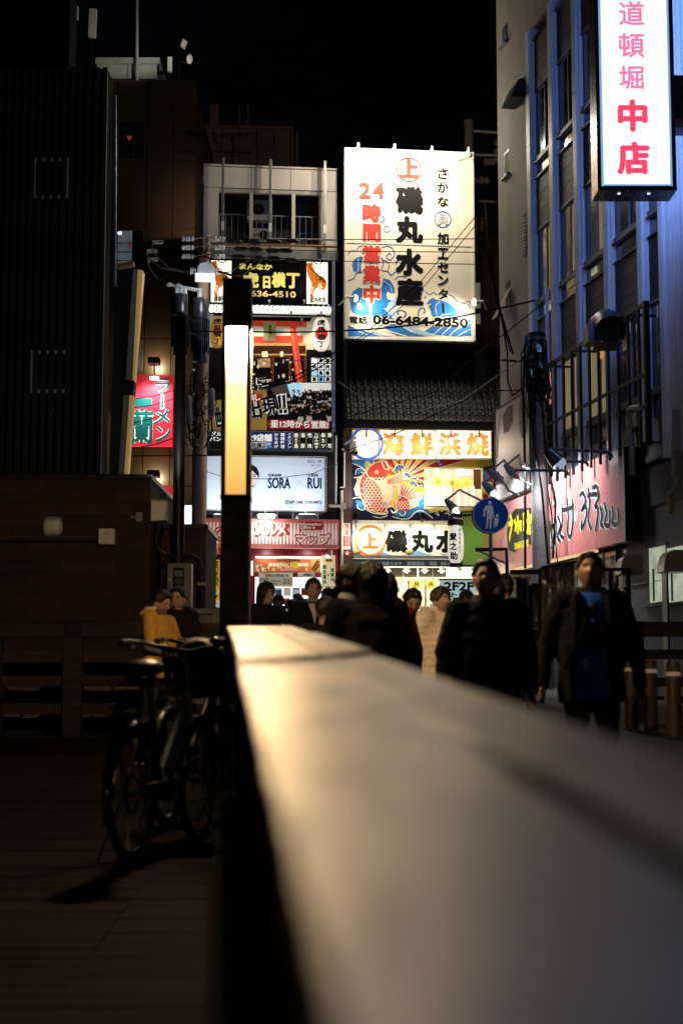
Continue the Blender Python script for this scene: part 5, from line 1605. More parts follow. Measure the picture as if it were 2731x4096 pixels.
# the carp
M_fr, M_fp, M_fl = cmat('d04430', .5), cmat('f2d4b0', .5), cmat('f8ead0', .5)
fo = MU - .016
body = [(345, 498), (380, 450), (420, 424), (470, 408), (500, 410), (525, 460), (532, 500), (510, 545), (560, 570), (580, 620), (575, 690), (560, 740), (520, 790), (490, 840), (430, 830), (370, 810), (320, 760), (300, 690), (290, 600), (310, 540)]
mu.part('carp_outline', M_fl, MB().poly(HA([(x + (x - 430) * .04, y + (y - 620) * .035) for x, y in body], fo), fo))
mu.part('carp_body', M_fr, MB().poly(HA(body, fo - .002), fo - .002))
mu.part('carp_belly', M_fp, MB().poly(HA([(400, 560), (440, 575), (500, 560), (555, 580), (575, 640), (565, 720), (520, 785), (485, 790), (478, 700), (455, 620)], fo - .004), fo - .004))
m = MB()
for j in range(13):
 for i in range(8):
  x_ = 318 + i * 30 + (j % 2) * 15
  y_ = 545 + j * 22
  if (x_ - 435) ** 2 / 130 ** 2 + (y_ - 660) ** 2 / 170 ** 2 < 1 and x_ < 500 + (j % 3) * 8:
   m.stroke(HA([(x_ - 14, y_ - 6), (x_ - 5, y_ + 9), (x_ + 6, y_ + 9), (x_ + 14, y_ - 6)], fo - .006), .017, fo - .006 - j * 1e-5)
mu.part('carp_scale', M_fl, m)
m = MB()
m.stroke(HA([(345, 498), (360, 535), (400, 560), (440, 575), (500, 560), (520, 540)], fo - .008), .03, fo - .008)
m.stroke(HA([(470, 412), (500, 470), (530, 478)], fo - .008), .024, fo - .0082).stroke(HA([(510, 405), (528, 450), (545, 470)], fo - .008), .03, fo - .0084)
m.disc(*HA([(430, 500)])[0], .045, fo - .0086, 20)
mu.part('carp_outline', M_fl, m)
mu.part('carp_eye', M_bk, MB().disc(*HA([(430, 500)])[0], .028, fo - .010, 16))
mu.part('carp_eye', M_fl, MB().disc(*HA([(430, 500)])[0], .011, fo - .012, 12))
mu.part('carp_jaw', M_fr, MB().poly(HA([(512, 405), (535, 415), (560, 500), (556, 530), (530, 500), (538, 470)], fo - .003), fo - .003))
# fins and tail
m, m2 = MB(), MB()
m.poly(HA([(510, 560), (600, 510), (655, 492), (648, 540), (640, 600), (600, 620), (545, 600)], fo - .009), fo - .009)
tail = [(600, 760), (610, 690), (600, 640), (620, 600), (640, 560), (655, 600), (668, 570), (680, 612), (700, 590), (705, 630), (735, 612), (735, 648), (770, 640), (765, 668), (822, 655), (800, 700), (815, 720), (780, 740), (760, 790), (700, 815), (640, 800)]
m.poly(HA(tail, fo - .001), fo - .0012)
m.poly(HA([(258, 700), (240, 640), (270, 560), (300, 540), (296, 600), (300, 690)], fo), fo - .0005)
mu.part('carp_fin', M_fp, m)
m.v, m.f = [], []
for k in range(6):
 m2.stroke(HA([(520, 565 + k * 6), (600, 530 + k * 12), (645, 505 + k * 17)], fo - .011), .016, fo - .011 - k * 1e-5)
for k in range(15):
 t_ = k / 14
 ex, ey = 640 + t_ * 175, 570 + t_ * 110 + (k % 2) * 14
 m2.stroke(HA([(640, 760), ((640 + ex) / 2 - 8, (760 + ey) / 2), (ex, ey)], fo - .0045), .014 + .012 * (k % 2), fo - .0045 - k * 1e-5, taper=True)
m2.poly(HA([(575, 790), (600, 730), (650, 700), (700, 740), (705, 790), (680, 830), (630, 815)], fo - .005), fo - .0052)
mu.part('carp_fin_ray', M_fr, m2)
m3 = MB()
for j in range(4):
 for i in range(4):
  x_, y_ = 600 + i * 26 + (j % 2) * 12, 745 + j * 18
  m3.stroke(HA([(x_ - 12, y_ - 5), (x_, y_ + 9), (x_ + 12, y_ - 5)], fo - .0065), .014, fo - .0065)
m3.stroke(HA([(590, 800), (600, 735), (650, 700), (700, 735), (708, 800)], fo - .0065), .022, fo - .0068)
mu.part('carp_scale', M_fl, m3)
m = MB()
for x_, y_ in ((444, 378), (590, 380), (606, 398), (876, 396), (943, 411), (960, 437), (1118, 385), (1296, 418), (1290, 436), (1385, 402), (682, 482), (766, 474), (768, 550), (775, 562), (322, 636), (380, 752),
    (497, 766), (632, 695), (622, 712), (690, 800), (803, 612), (820, 582)):
 c2 = HA([(x_, y_)])[0]
 m.disc(c2[0], c2[1], .045, fo - .012, 14)
mu.part('spray_drop', M_blu, m)
m4 = MB()
for i in range(0, len(m.v), 14):
 cx = sum(v_[0] for v_ in m.v[i:i + 14]) / 14
 cz = sum(v_[2] for v_ in m.v[i:i + 14]) / 14
 m4.disc(cx, cz, .022, fo - .014, 10)
mu.part('spray_drop', M_crm, m4)
# character boxes over the mural
M_cb = mat('white_sign_box', (.82, .80, .72), .45, var=.04, emit=.12, ecol=(1, .95, .8))
M_och = cmat('e06a38', .5)
BX = -.62
for k, (x0, x1, ch) in enumerate(((232, 443, '貝'), (456, 683, '海'), (692, 922, '鮮'), (930, 1155, '浜'), (1161, 1387, '焼'))):
 t = T('character_sign', ('blue ringed character box at the left of the row above the carp mural', 'orange character box second from the left above the carp mural', 'orange character box in the middle of the row above the carp mural', 'orange character box fourth from the left above the carp mural', 'orange character box at the right end above the carp mural')[k], 'sign', FB, at=(FB.L('h', (x0 + x1) / 2, 380, BX)[0], BX, FB.L('h', x0, 380, BX)[1]), group='white character signs over the mural')
 t.box('box', M_cb, 'h', x0, 148, x1, 380, BX, BX + .28, bevel=.006)
 if k == 0:
  c2 = FB.L('h', 348, 260, BX)
  t.part('ring', cmat('3858b8', .5), MB().ring(c2[0], c2[1], .36, .43, BX - .004, 40))
  t.words(cmat('3858b8', .5), 'h', [(ch, 290, 200, 378, 318)], BX - .006, bold=.04)
  t.words(M_cb, 'h', [(ch, 290, 200, 378, 318)], BX - .009, bold=.006)
 else:
  t.words(M_och, 'h', [(ch, x0 + 18, 168, x1 - 20, 362)], BX - .006, bold=.05)
 p = (FB.L('h', (345, 583, 813, 1050, 1288)[k], 235, BX - .3))
 bl = T('bare_bulb', 'bare glowing bulb hanging before the ' + ('blue ringed character box', 'first orange character box from the left', 'second orange character box from the left', 'third orange character box from the left', 'rightmost orange character box')[k], 'light bulb', FB, at=(p[0], BX - .3, p[1]), group='bulbs over the mural')
 bl.part('bulb', mat('glowing_warm_bulb', (1, .9, .7), .3, emit=22, ecol=(1, .86, .58), var=0), MB().ell((p[0], BX - .3, p[1]), .05, .05, .07, 14, 10), smooth=60)
 bl.part('socket', M_steel, MB().cyl((p[0], BX - .3, p[1] + .06), (p[0], BX - .3, p[1] + .2), .028))
 bl.part('cord', M_wire, MB().tube([(p[0], BX - .3, p[1] + .2), (p[0] + .02, BX - .2, p[1] + .36), (p[0], BX + .02, p[1] + .42)], .012))
 lamp('POINT', FB.W(p[0], BX - .32, p[1] - .09), 12 if k == 0 else 26, (1, .82, .52), size=.06)
mu.box('light_strip', mat('white_strip_light', (1, 1, .9), .4, emit=2.2, ecol=(1, .95, .78), var=0), 'h', 228, 110, 1400, 140, -.86, -.80)
# lamps at the foot of the mural
for x_, lab in ((262, 'black spotlight at the bottom left corner of the carp mural'), (815, 'rusty spotlight at the bottom middle of the carp mural')):
 p = FB.L('h', x_, 878, -.6)
 t = T('mural_spotlight', lab, 'spotlight', FB, at=(p[0], -.6, p[1] - .1), group='mural spotlights')
 t.part('head', M_dark, MB().loft([((p[0], -.6, p[1] - .05), .05), ((p[0], -.56, p[1] + .1), .085)], 14), smooth=50)
 t.part('bracket', M_rust, MB().tube([(p[0], -.3, p[1] - .1), (p[0], -.6, p[1] - .1), (p[0], -.6, p[1])], .02))
 lamp('SPOT', FB.W(p[0], -.75, p[1] + .15), 42, (.95, .97, 1), FB.W(p[0] + .1, MU, p[1] + .95), .06, 110, 1)
lamp('SPOT', FB.W(FB.L('h', 540, 600)[0], -1.9, FB.L('h', 500, 360)[1]), 90, (1, .92, .75), FB.W(FB.L('h', 560, 600)[0], MU, FB.L('h', 560, 650)[1]), .3, 100, 1)
# upstairs window in the mural
wn = T('upstairs_window', 'wide bright upstairs window with white blinds and yellow lanterns inside the mural', 'window', FB, at=(FB.L('h', 1070, 805, MU)[0], MU, FB.L('h', 1070, 805, MU)[1]))
x0, x1, y0, y1 = 828, 1318, 460, 806
M_wf = mat('cream_window_trim', (.7, .62, .45), .5, emit=.1, ecol=(1, .85, .55))
wn.box('backing', mat('warm_room_wall', (.6, .5, .35), .6, emit=.9, ecol=(1, .85, .55), var=.45, scale=1.6), 'h', x0, y0, x1, y1, MU - .022, MU - .020)
for bx in ((x0, y0, x1, y0 + 12), (x0, y1 - 14, x1, y1), (x0, y0 + 12, x0 + 12, y1 - 14), (x1 - 10, y0 + 12, x1, y1 - 14), (1062, y0 + 12, 1070, y1 - 14)):
 wn.box('frame', M_wf, 'h', *bx, MU - .07, MU - .023)
M_bl = mat('white_blind', (.85, .85, .8), .6, emit=.75, ecol=(1, .97, .88), var=.1)
for (a0, a1, b0) in ((862, 892, 615), (924, 955, 605), (984, 1012, 618), (1044, 1060, 620), (1098, 1128, 615), (1158, 1188, 605), (1218, 1250, 618)):
 wn.box('blind', M_bl, 'h', a0, b0, a1, 785, MU - .034, MU - .028)
wn.box('table_edge', cmat('7a6a50'), 'h', 845, 782, 1305, 792, MU - .036, MU - .03)
for x_, y_, r_w in ((940, 582, .12), (1058, 590, .10), (1100, 600, .12), (1180, 588, .13)):
 c2 = FB.L('h', x_, y_, MU - .05)
 la = wn.part('yellow_lantern', mat('yellow_lantern_paper', (.9, .75, .1), .5, emit=.8, ecol=(1, .82, .12), var=.05), MB().ell((c2[0], MU - .05, c2[1]), r_w, .02, r_w, 20, 10), smooth=60)
 wn.part('lantern_mark', cmat('5a4a10'), MB().ring(c2[0], c2[1], .045, .053, MU - .072, 20).text('貝' if x_ < 1100 else '上', c2[0] - .03, c2[1] - .03, c2[0] + .03, c2[1] + .03, MU - .073, .02), parent=la)
wn.box('lamp_glow', mat('upstairs_room_lamp', (1, .9, .7), .4, emit=3, ecol=(1, .93, .75), var=.1), 'h', 1105, 475, 1215, 520, MU - .027, MU - .024)
wn.box('lamp_glow', mat('upstairs_room_lamp'), 'h', 905, 475, 950, 495, MU - .027, MU - .024)
wn.box('cabinet_shadow', cmat('6a4a30', .5, .1), 'h', 1240, 478, 1302, 640, MU - .027, MU - .024)
sf.box('sill', mat('cream_sill', (.6, .56, .45), .6, wear=.4), 'h', 228, 906, 1402, 936, -.42, -.1)
# ---- lower name sign
LS = -.36
ns = T('name_sign', 'long white seafood shop name sign with an orange ringed character and black brush lettering', 'sign', FB, at=(FB.L('h', 800, 1195, LS)[0], LS, FB.L('h', 800, 1195, LS)[1]))
ns.box('panel', mat('cream_vinyl', (.82, .78, .66), .5, var=.05, emit=.08, ecol=(1, .92, .7)), 'h', 230, 937, 1402, 1196, LS, LS + .12)
m = MB()
NA = lambda pts: ns.art('h', pts, LS - .003)
for pts in ([(232, 1190), (232, 1120), (262, 1100), (300, 1140), (340, 1185), (330, 1190)], [(420, 1190), (470, 1160), (520, 1180), (560, 1190)], [(232, 980), (262, 975), (280, 1010), (250, 1040), (232, 1030)],
   [(690, 1190), (760, 1150), (840, 1180), (900, 1190)]):
 ns.part('blue_wave', cmat('6aa4d4', .5), MB().poly(NA(pts), LS - .003))
m = MB()
for pts in ([(240, 960), (300, 945), (330, 965), (380, 945), (430, 960), (450, 1000)], [(480, 960), (520, 945), (570, 970)], [(690, 950), (740, 970), (800, 948)], [(500, 1180), (540, 1130), (590, 1150), (600, 1185)],
   [(650, 1180), (700, 1140), (760, 1120), (800, 1150), (780, 1175)], [(780, 1160), (840, 1130), (900, 1160), (1000, 1190)]):
 m.stroke(NA(pts), .014, LS - .004)
ns.part('wave_line', cmat('6aa4d4', .5), m)
c2 = FB.L('h', 378, 1075, LS)
ns.part('ring', cmat('e8793c', .5), MB().ring(c2[0], c2[1], .335, .41, LS - .006, 44))
ns.words(cmat('e8793c', .5), 'h', [('上', 308, 1005, 450, 1138)], LS - .006, bold=.06)
ns.words(M_bk, 'h', [('磯', 498, 982, 690, 1172), ('丸', 712, 985, 905, 1172), ('水', 922, 985, 1100, 1172), ('産', 1120, 985, 1300, 1172)], LS - .006, bold=.055)
for x_ in (262, 505, 715, 918):
 p = FB.L('h', x_, 1010, LS - .25)
 q_ = FB.L('h', x_, 945, LS)
 t = T('sign_bulb', {262: 'glowing bulb hanging at the left end of the lower name sign', 505: 'glowing bulb hanging left of the first black character', 715: 'glowing bulb hanging between the two black characters', 918: 'glowing bulb hanging beside the white hanging lantern'}[x_],
   'light bulb', FB, at=(p[0], LS - .25, p[1]), group='bulbs over the name sign')
 t.part('bulb', mat('glowing_white_bulb', (1, .95, .85), .3, emit=16, ecol=(1, .95, .82), var=0), MB().ell((p[0], LS - .25, p[1]), .05, .05, .06, 14, 10), smooth=60)
 t.part('arm', M_steel, MB().tube([(p[0], LS - .25, p[1] + .05), (p[0], LS - .2, q_[1]), (p[0], LS, q_[1])], .014))
 lamp('POINT', FB.W(p[0], LS - .3, p[1] - .08), 17, (1, .9, .68), size=.06)
for x_ in (262, 708):
 p = FB.L('h', x_, 1172, LS - .15)
 t = T('mural_spotlight', {262: 'small brass spotlight at the lower left of the name sign', 708: 'small brass spotlight at the lower middle of the name sign'}[x_], 'spotlight', FB, at=(p[0], LS - .15, p[1]))
 t.part('head', cmat('8a7a50', .3), MB().loft([((p[0] - .1, LS - .15, p[1]), .05), ((p[0] + .06, LS - .1, p[1] + .04), .08)], 14), smooth=50)
 t.part('arm', M_steel, MB().tube([(p[0], LS - .12, p[1]), (p[0], LS, p[1] - .05)], .014))
 lamp('SPOT', FB.W(p[0], LS - .45, p[1] - .05), 10, (1, .88, .62), FB.W(p[0], LS, p[1] + .5), .06, 120, 1)
sf.box('gutter', M_steel, 'h', 236, 1200, 1402, 1222, -.5, -.2)
vl = T('valance', 'grey valance strip with pale lettering below the white name sign', 'valance', FB, at=(FB.L('h', 800, 1284, -.7)[0], -.7, FB.L('h', 800, 1284, -.7)[1]))
vl.box('panel', cmat('56626c', .6, .12), 'h', 262, 1240, 1402, 1284, -.7, -.68)
vl.words(cmat('b0b4b0', .6, .25), 'h', [('ランチご予約承ります', 300, 1246, 642, 1280), ('道頓堀店', 682, 1246, 830, 1280), ('電話', 870, 1246, 935, 1280), ('06-6484', 965, 1248, 1130, 1278)], -.704, bold=.06)
# ---- lit dining room
M_rc = mat('bright_room_ceiling', (.85, .8, .65), .6, emit=2.2, ecol=(1, .93, .72), var=.2, scale=1.5)
a, b_, d, e_ = sf.rect('h', 240, 1290, 1402, 1380, .0)
sf.part('room_ceiling', M_rc, MB().box(a, b_, .0, .6, d, e_))
for x0, x1 in ((537, 768), (785, 1012)):
 v_ = sf.box('vent', mat('vent_backing', (.10, .085, .06), .6), 'h', x0, 1298, x1, 1375, -.06, -.002)
 for y_ in range(1302, 1372, 9):
  sf.box('louvre_slat', mat('vent_slat', (.45, .4, .3), .5), 'h', x0 + 6, y_, x1 - 6, y_ + 4, -.08, -.061, parent=v_)
 sf.box('vent_divider', M_wf, 'h', (x0 + x1) / 2 - 5, 1296, (x0 + x1) / 2 + 5, 1377, -.09, -.081, parent=v_)
for x_ in (520, 682, 832, 976, 1116, 1236):
 p = FB.L('h', x_, 1318, -.5)
 t = T('pendant_lamp', {520: 'first', 682: 'second', 832: 'third', 976: 'fourth', 1116: 'fifth', 1236: 'sixth'}[x_] + ' small cone pendant lamp from the left under the grey valance', 'pendant lamp', FB, at=(p[0], -.5, p[1]), group='cone lamps under the valance')
 t.part('shade', M_white, MB().loft([((p[0], -.5, p[1] + .1), .03), ((p[0], -.5, p[1] - .03), .11)], 16, cap=False), smooth=50)
 t.part('bulb', mat('glowing_white_bulb'), MB().ell((p[0], -.5, p[1] - .03), .045, .045, .04, 10, 8))
 t.part('cord', M_wire, MB().cyl((p[0], -.5, p[1] + .1), (p[0], -.5, p[1] + .2), .008))
sf.box('door_header', M_wf, 'h', 240, 1378, 1402, 1408, -.12, .0)
M_room = mat('restaurant_interior', (.7, .55, .35), .6, emit=1.6, ecol=(1, .84, .55), var=.5, scale=1.1)
a, b_, d, e_ = sf.rect('h', 240, 1408, 1402, 1900, .3)
sf.part('room_wall', M_room, MB().box(a, b_, .5, .6, .92, e_))
lamp('AREA', FB.W((a + b_) / 2, -.15, e_ + .1), 90, (1, .86, .6), FB.W((a + b_) / 2, -2.2, .9), (4.5, .5))
for x_ in (690, 830, 960, 1080, 1250):
 sf.box('door_frame', M_wf, 'h', x_, 1408, x_ + 18, 1900, -.08, -.02)
for x_ in (755, 875, 1150):
 c2 = FB.L('h', x_, 1432, -.0)
 t = T('yellow_lantern', {755: 'round yellow lantern left behind the restaurant door', 875: 'round yellow lantern right behind the restaurant door', 1150: 'round yellow lantern behind the teal menu board'}[x_], 'lantern', FB, at=(c2[0], .0, c2[1]), group='round yellow lanterns')
 t.part('paper', mat('yellow_lantern_paper'), MB().ell((c2[0], .0, c2[1]), .16, .16, .14, 18, 10), smooth=60)
 t.part('mark', cmat('7a3a10'), MB().text('貝', c2[0] - .07, c2[1] - .07, c2[0] + .07, c2[1] + .07, -.163, .03))
rr = random.Random(12)
for k in range(16):
 x_, y_ = rr.uniform(600, 1100), rr.uniform(1450, 1640)
 sf.box('wall_poster', cmat(rr.choice(['e8dcc0', 'd86a50', 'f0f0e0', '90a890', 'e8c060', '6a4a38', 'd04038']), .5, .5), 'm', 590 + k * 34 % 620 + 320, 190 + (k * 37) % 130, 590 + k * 34 % 620 + 345, 190 + (k * 37) % 130 + rr.uniform(20, 40), .48 - k * .002, .499)
# ---- surveillance camera
t = T('surveillance_camera', 'white dome surveillance camera on a bracket at the left of the mural', 'camera', FB, at=(FB.L('h', 225, 250, -.9)[0], -.9, FB.L('h', 225, 250, -.9)[1]))
q = lambda x_, y_, o_=-.9: (FB.L('h', x_, y_, o_)[0], o_, FB.L('h', x_, y_, o_)[1])
t.part('bracket', M_white, MB().prism([q(160, 258)[::2], q(262, 196)[::2], q(264, 222)[::2], q(170, 272)[::2]], -.95, -.85), bevel=.01)
t.part('housing', M_white, MB().loft([(q(245, 240), .06), (q(245, 270), .1), (q(245, 300), .12), (q(246, 325), .115)], 18), smooth=60)
t.part('dome', M_glass_d, MB().ell(q(248, 330), .09, .09, .1, 16, 10), smooth=60)
# ---- tall signboard
SG = Fac(FB.x, FB.y - .9, AF)
bs = T('big_signboard', 'huge white floodlit signboard with black brush characters over a blue wave', 'signboard', SG, at=(SG.L('c', 750, 1920)[0], 0, SG.L('c', 750, 1920)[1]))
a, b_, d, e_ = bs.rect('c', 184, 236, 1318, 1912, 0)
M_sgb = mat('white_sign_vinyl', (.80, .73, .58), .6, spec=.1, var=.035, scale=1.2, bump=.02)
zm = SG.L('c', 750, 1068)[1]
bs.part('panel', M_sgb, MB().box(a, b_, 0, .22, d, zm - .006))
bs.part('panel', M_sgb, MB().box(a, b_, 0, .22, zm + .006, e_))
for bx in ((a - .03, a - .002, d - .03, e_ + .03), (b_ + .002, b_ + .05, d - .03, e_ + .03), (a - .002, b_ + .002, d - .05, d - .002), (a - .002, b_ + .002, e_ + .002, e_ + .03)):
 bs.part('frame', M_white, MB().box(bx[0], bx[1], -.03, .24, bx[2], bx[3]))
bs.part('seam_trim', M_white, MB().box(a, b_, -.012, -.001, zm - .02, zm + .02))
CA = lambda pts, o=-.004: bs.art('c', pts, o)
M_r3, M_b3, M_b4, M_k3 = cmat('d2423c', .5), cmat('2f78c4', .5), cmat('24459c', .5), cmat('0c0a10', .5)
# waves
m = MB()
for pts in ([(240, 1250), (262, 1200), (320, 1175), (345, 1185), (320, 1240), (325, 1330), (290, 1320), (255, 1310)],
   [(220, 1560), (250, 1490), (300, 1455), (350, 1470), (345, 1540), (380, 1600), (400, 1690), (370, 1740), (300, 1700), (240, 1680)],
   [(420, 1560), (470, 1520), (510, 1440), (520, 1370), (580, 1390), (618, 1450), (625, 1500), (600, 1510), (560, 1490), (545, 1520), (560, 1560), (620, 1580), (560, 1620), (520, 1690), (540, 1760), (480, 1800), (420, 1760)],
   [(205, 1790), (300, 1840), (420, 1850), (520, 1885), (620, 1895), (205, 1895)],
   [(520, 1640), (580, 1700), (660, 1790), (760, 1850), (900, 1895), (640, 1890), (540, 1830), (500, 1760)],
   [(860, 1870), (960, 1800), (1080, 1740), (1180, 1720), (1300, 1745), (1310, 1890), (1180, 1895)],
   [(980, 1560), (1040, 1570), (1100, 1590), (1160, 1640), (1180, 1700), (1080, 1740), (1000, 1760), (950, 1700), (940, 1620)],
   [(915, 1590), (940, 1560), (980, 1545), (975, 1580), (950, 1600), (905, 1605)]):
 bs.part('blue_wave', M_b3, MB().poly(CA(pts), -.004))
bs.part('pale_wave', cmat('a8c4e4', .5), MB().poly(CA([(520, 1640), (580, 1700), (700, 1800), (900, 1890), (1000, 1880), (860, 1840), (700, 1760), (600, 1660)], -.005), -.0052).poly(CA([(560, 1600), (640, 1540), (640, 1620), (560, 1700)], -.005), -.0054))
m = MB()
for pts, w_ in (([(205, 1170), (215, 1140), (250, 1125), (280, 1130), (300, 1095), (345, 1078)], .02), ([(505, 1100), (560, 1085), (610, 1115), (618, 1170), (580, 1210), (548, 1180), (575, 1150), (590, 1165)], .022),
    ([(345, 1310), (390, 1260), (500, 1190), (520, 1250), (505, 1300), (560, 1310), (590, 1345), (628, 1312)], .022), ([(205, 1395), (260, 1370), (280, 1330), (330, 1320)], .02),
    ([(490, 875), (530, 850), (515, 815)], .03), ([(640, 1250), (632, 1225), (660, 1215)], .02), ([(625, 1388), (650, 1360), (700, 1355), (718, 1370)], .02),
    ([(660, 1700), (645, 1680), (668, 1662), (710, 1670), (722, 1700), (700, 1728)], .03), ([(835, 1640), (880, 1640)], .01), ([(900, 1495), (935, 1520), (975, 1500), (1000, 1530)], .018),
    ([(1110, 1515), (1160, 1550), (1180, 1580), (1240, 1590), (1290, 1580), (1300, 1600)], .018), ([(900, 1720), (850, 1730), (832, 1690), (850, 1650), (880, 1640), (895, 1670), (875, 1690)], .022),
    ([(1190, 1690), (1200, 1620), (1250, 1600), (1290, 1625), (1300, 1690), (1260, 1700)], .02), ([(890, 1555), (900, 1530)], .02), ([(520, 1450), (545, 1410), (580, 1400)], .02), ([(505, 1210), (540, 1215), (575, 1250), (560, 1300)], .018)):
 m.stroke(CA(pts, -.006), w_, -.006 - len(m.v) * 1e-6)
c2 = CA([(552, 935)])[0]
m.ring(c2[0], c2[1], .065, .085, -.0062, 24)
bs.part('wave_outline', M_b4, m)
m = MB()
for pts, w_ in (([(290, 1320), (300, 1270), (296, 1200)], .016), ([(230, 1560), (300, 1600), (330, 1540)], .012), ([(415, 1760), (410, 1660), (430, 1580), (470, 1540)], .02), ([(205, 1760), (300, 1740), (420, 1760), (560, 1840), (740, 1895)], .028),
    ([(420, 1810), (520, 1840), (640, 1890)], .02), ([(230, 1800), (380, 1850), (520, 1895)], .018), ([(300, 1850), (380, 1880)], .016), ([(880, 1850), (980, 1780), (1100, 1730)], .02), ([(960, 1890), (1060, 1800), (1180, 1735)], .02),
    ([(1040, 1890), (1120, 1810), (1240, 1745)], .02), ([(1110, 1890), (1180, 1830), (1300, 1770)], .02), ([(1190, 1885), (1300, 1830)], .018), ([(1000, 1700), (990, 1620), (1030, 1580)], .016), ([(1050, 1690), (1060, 1640)], .014),
    ([(530, 1400), (580, 1440), (600, 1500)], .014), ([(545, 1330), (500, 1345), (470, 1330)], .012), ([(1010, 1740), (1060, 1700), (1130, 1690)], .018)):
 m.stroke(CA(pts, -.008), w_, -.008 - len(m.v) * 1e-6)
c2 = CA([(312, 1625)])[0]
m.disc(c2[0], c2[1], .075, -.0088, 24)
bs.part('wave_foam', M_sgb, m)
main_ch = [('磯', 628, 548, 880, 798), ('丸', 630, 815, 878, 1062), ('水', 628, 1105, 880, 1350), ('産', 628, 1370, 882, 1625)]
bs.words(M_k3, 'c', main_ch, -.012, bold=.055)
c2 = CA([(750, 402)])[0]
bs.part('ring', M_r3, MB().ring(c2[0], c2[1], .285, .333, -.006, 48))
bs.words(M_r3, 'c', [('上', 662, 300, 845, 478)], -.010, bold=.06)
red = [('2', 302, 512, 408, 660), ('4', 425, 512, 532, 660), ('時', 335, 705, 500, 868), ('間', 338, 885, 500, 1048), ('営', 335, 1075, 500, 1232), ('業', 338, 1255, 498, 1420), ('中', 340, 1435, 495, 1602)]
bs.words(M_sgb, 'c', [r_q for r_q in [(c_, x0 - 7, y0 - 7, x1 + 7, y1 + 7) for c_, x0, y0, x1, y1 in red[3:]]], -.011, bold=.10, name='lettering_outline')
bs.words(M_r3, 'c', red, -.014, bold=.055)
bs.words(M_k3, 'c', [('さ', 1005, 385, 1098, 485), ('か', 1003, 512, 1103, 608), ('な', 1003, 640, 1105, 732), ('加', 1003, 962, 1105, 1075), ('工', 1005, 1100, 1103, 1200), ('セ', 1005, 1228, 1103, 1322), ('ン', 1008, 1345, 1103, 1440), ('タ', 1010, 1468, 1103, 1565)], -.012, bold=.035)
a, b_, d, e_ = bs.rect('c', 1046, 1595, 1066, 1685, -.012)
bs.part('lettering', M_k3, MB().poly([(a, e_), (b_ - .01, e_ - .01), (b_, d), (a + .015, d)], -.012))
c2 = CA([(1053, 846)])[0]
bs.part('ring', M_b4, MB().ring(c2[0], c2[1], .195, .222, -.006, 40))
bs.words(M_b4, 'c', [('貝', 1008, 785, 1100, 898)], -.012, bold=.05)
bs.words(M_sgb, 'c', [('貝', 1014, 791, 1094, 892)], -.016, bold=.008)
c2 = CA([(943, 1630)])[0]
bs.part('ring', M_k3, MB().ring(c2[0], c2[1], .078, .083, -.010, 28))
bs.words(M_k3, 'c', [('R', 932, 1614, 956, 1648)], -.012, bold=.0)
tel = [('電話', 218, 1712, 378, 1782), ('06-6484-2850', 425, 1716, 1280, 1802)]
bs.words(M_sgb, 'c', [(s_, x0 - 6, y0 - 6, x1 + 6, y1 + 6) for s_, x0, y0, x1, y1 in tel], -.011, bold=.16, name='lettering_outline')
bs.words(M_k3, 'c', [tel[0]], -.014, bold=.05)
bs.words(M_k3, 'c', [tel[1]], -.014, bold=.07, rot=-.012)
for i, (x_, y_, tx, ty) in enumerate(((297, 215, 265, 350), (622, 225, 565, 365), (957, 245, 910, 375), (1285, 255, 1290, 460))):
 p = SG.L('c', x_, y_, -.35)
 t = T('signboard_lamp', ('first', 'second', 'third', 'fourth')[i] + ' lamp from the left on the top edge of the big white signboard', 'lamp', SG, at=(p[0], -.35, p[1]), group='lamps on top of the big signboard')
 on = 1 if i < 3 else 0
 t.part('socket', M_white, MB().loft([((p[0], -.35, p[1] + .16), .03), ((p[0], -.35, p[1] + .05), .035), ((p[0], -.35, p[1]), .06), ((p[0], -.35, p[1] - .02), .1)], 14), smooth=50)
 t.part('bulb', mat('clear_flood_bulb', (1, .9, .7), .2, emit=7, ecol=(1, .93, .75), var=0) if on else M_white, MB().ell((p[0], -.35, p[1] - .05), .095, .095, .07, 14, 8), smooth=60)
 t.part('arm', M_white, MB().tube([(p[0], -.35, p[1] + .1), (p[0] - .22, -.05, p[1] - .08)], .014))
 q_ = SG.L('c', tx, ty)
 if on:
  lamp('POINT', SG.W(p[0], -1.3, p[1] + .05), 170, (1, .88, .68), size=.08)
  lamp('SPOT', SG.W(p[0], -.42, p[1] - .16), 55, (1, .86, .60), SG.W(q_[0], 0, q_[1]), .1, 125, 1)
  lamp('SPOT', SG.W(p[0], -.9, p[1] - .05), 250, (1, .86, .62), SG.W(q_[0] + .2, 0, q_[1] - 2.2), .2, 100, 1)
for x_, y_, s_, lab in ((262, 1548, 1, 'left side lamp pointing at the wave on the big signboard'), (1345, 1585, -1, 'right side lamp pointing at the wave on the big signboard')):
 p = SG.L('c', x_, y_, -.3)
 t = T('signboard_lamp', lab, 'lamp', SG, at=(p[0], -.3, p[1]), group='side lamps of the big signboard')
 t.part('socket', M_white, MB().loft([((p[0] - s_ * .2, -.3, p[1] + .02), .03), ((p[0] - s_ * .06, -.3, p[1]), .045), ((p[0], -.3, p[1] - .01), .1)], 14), smooth=50)
 t.part('bulb', mat('clear_flood_bulb'), MB().ell((p[0] + s_ * .03, -.3, p[1] - .01), .06, .085, .085, 14, 8), smooth=60)
 t.part('arm', M_white, MB().tube([(p[0] - s_ * .2, -.3, p[1]), (p[0] - s_ * .36, -.0, p[1] - .14)], .016))
 lamp('SPOT', SG.W(p[0] + s_ * .1, -.5, p[1] - .1), 120, (1, .88, .66), SG.W(p[0] + s_ * .7, 0, p[1] - .55), .1, 130, 1)
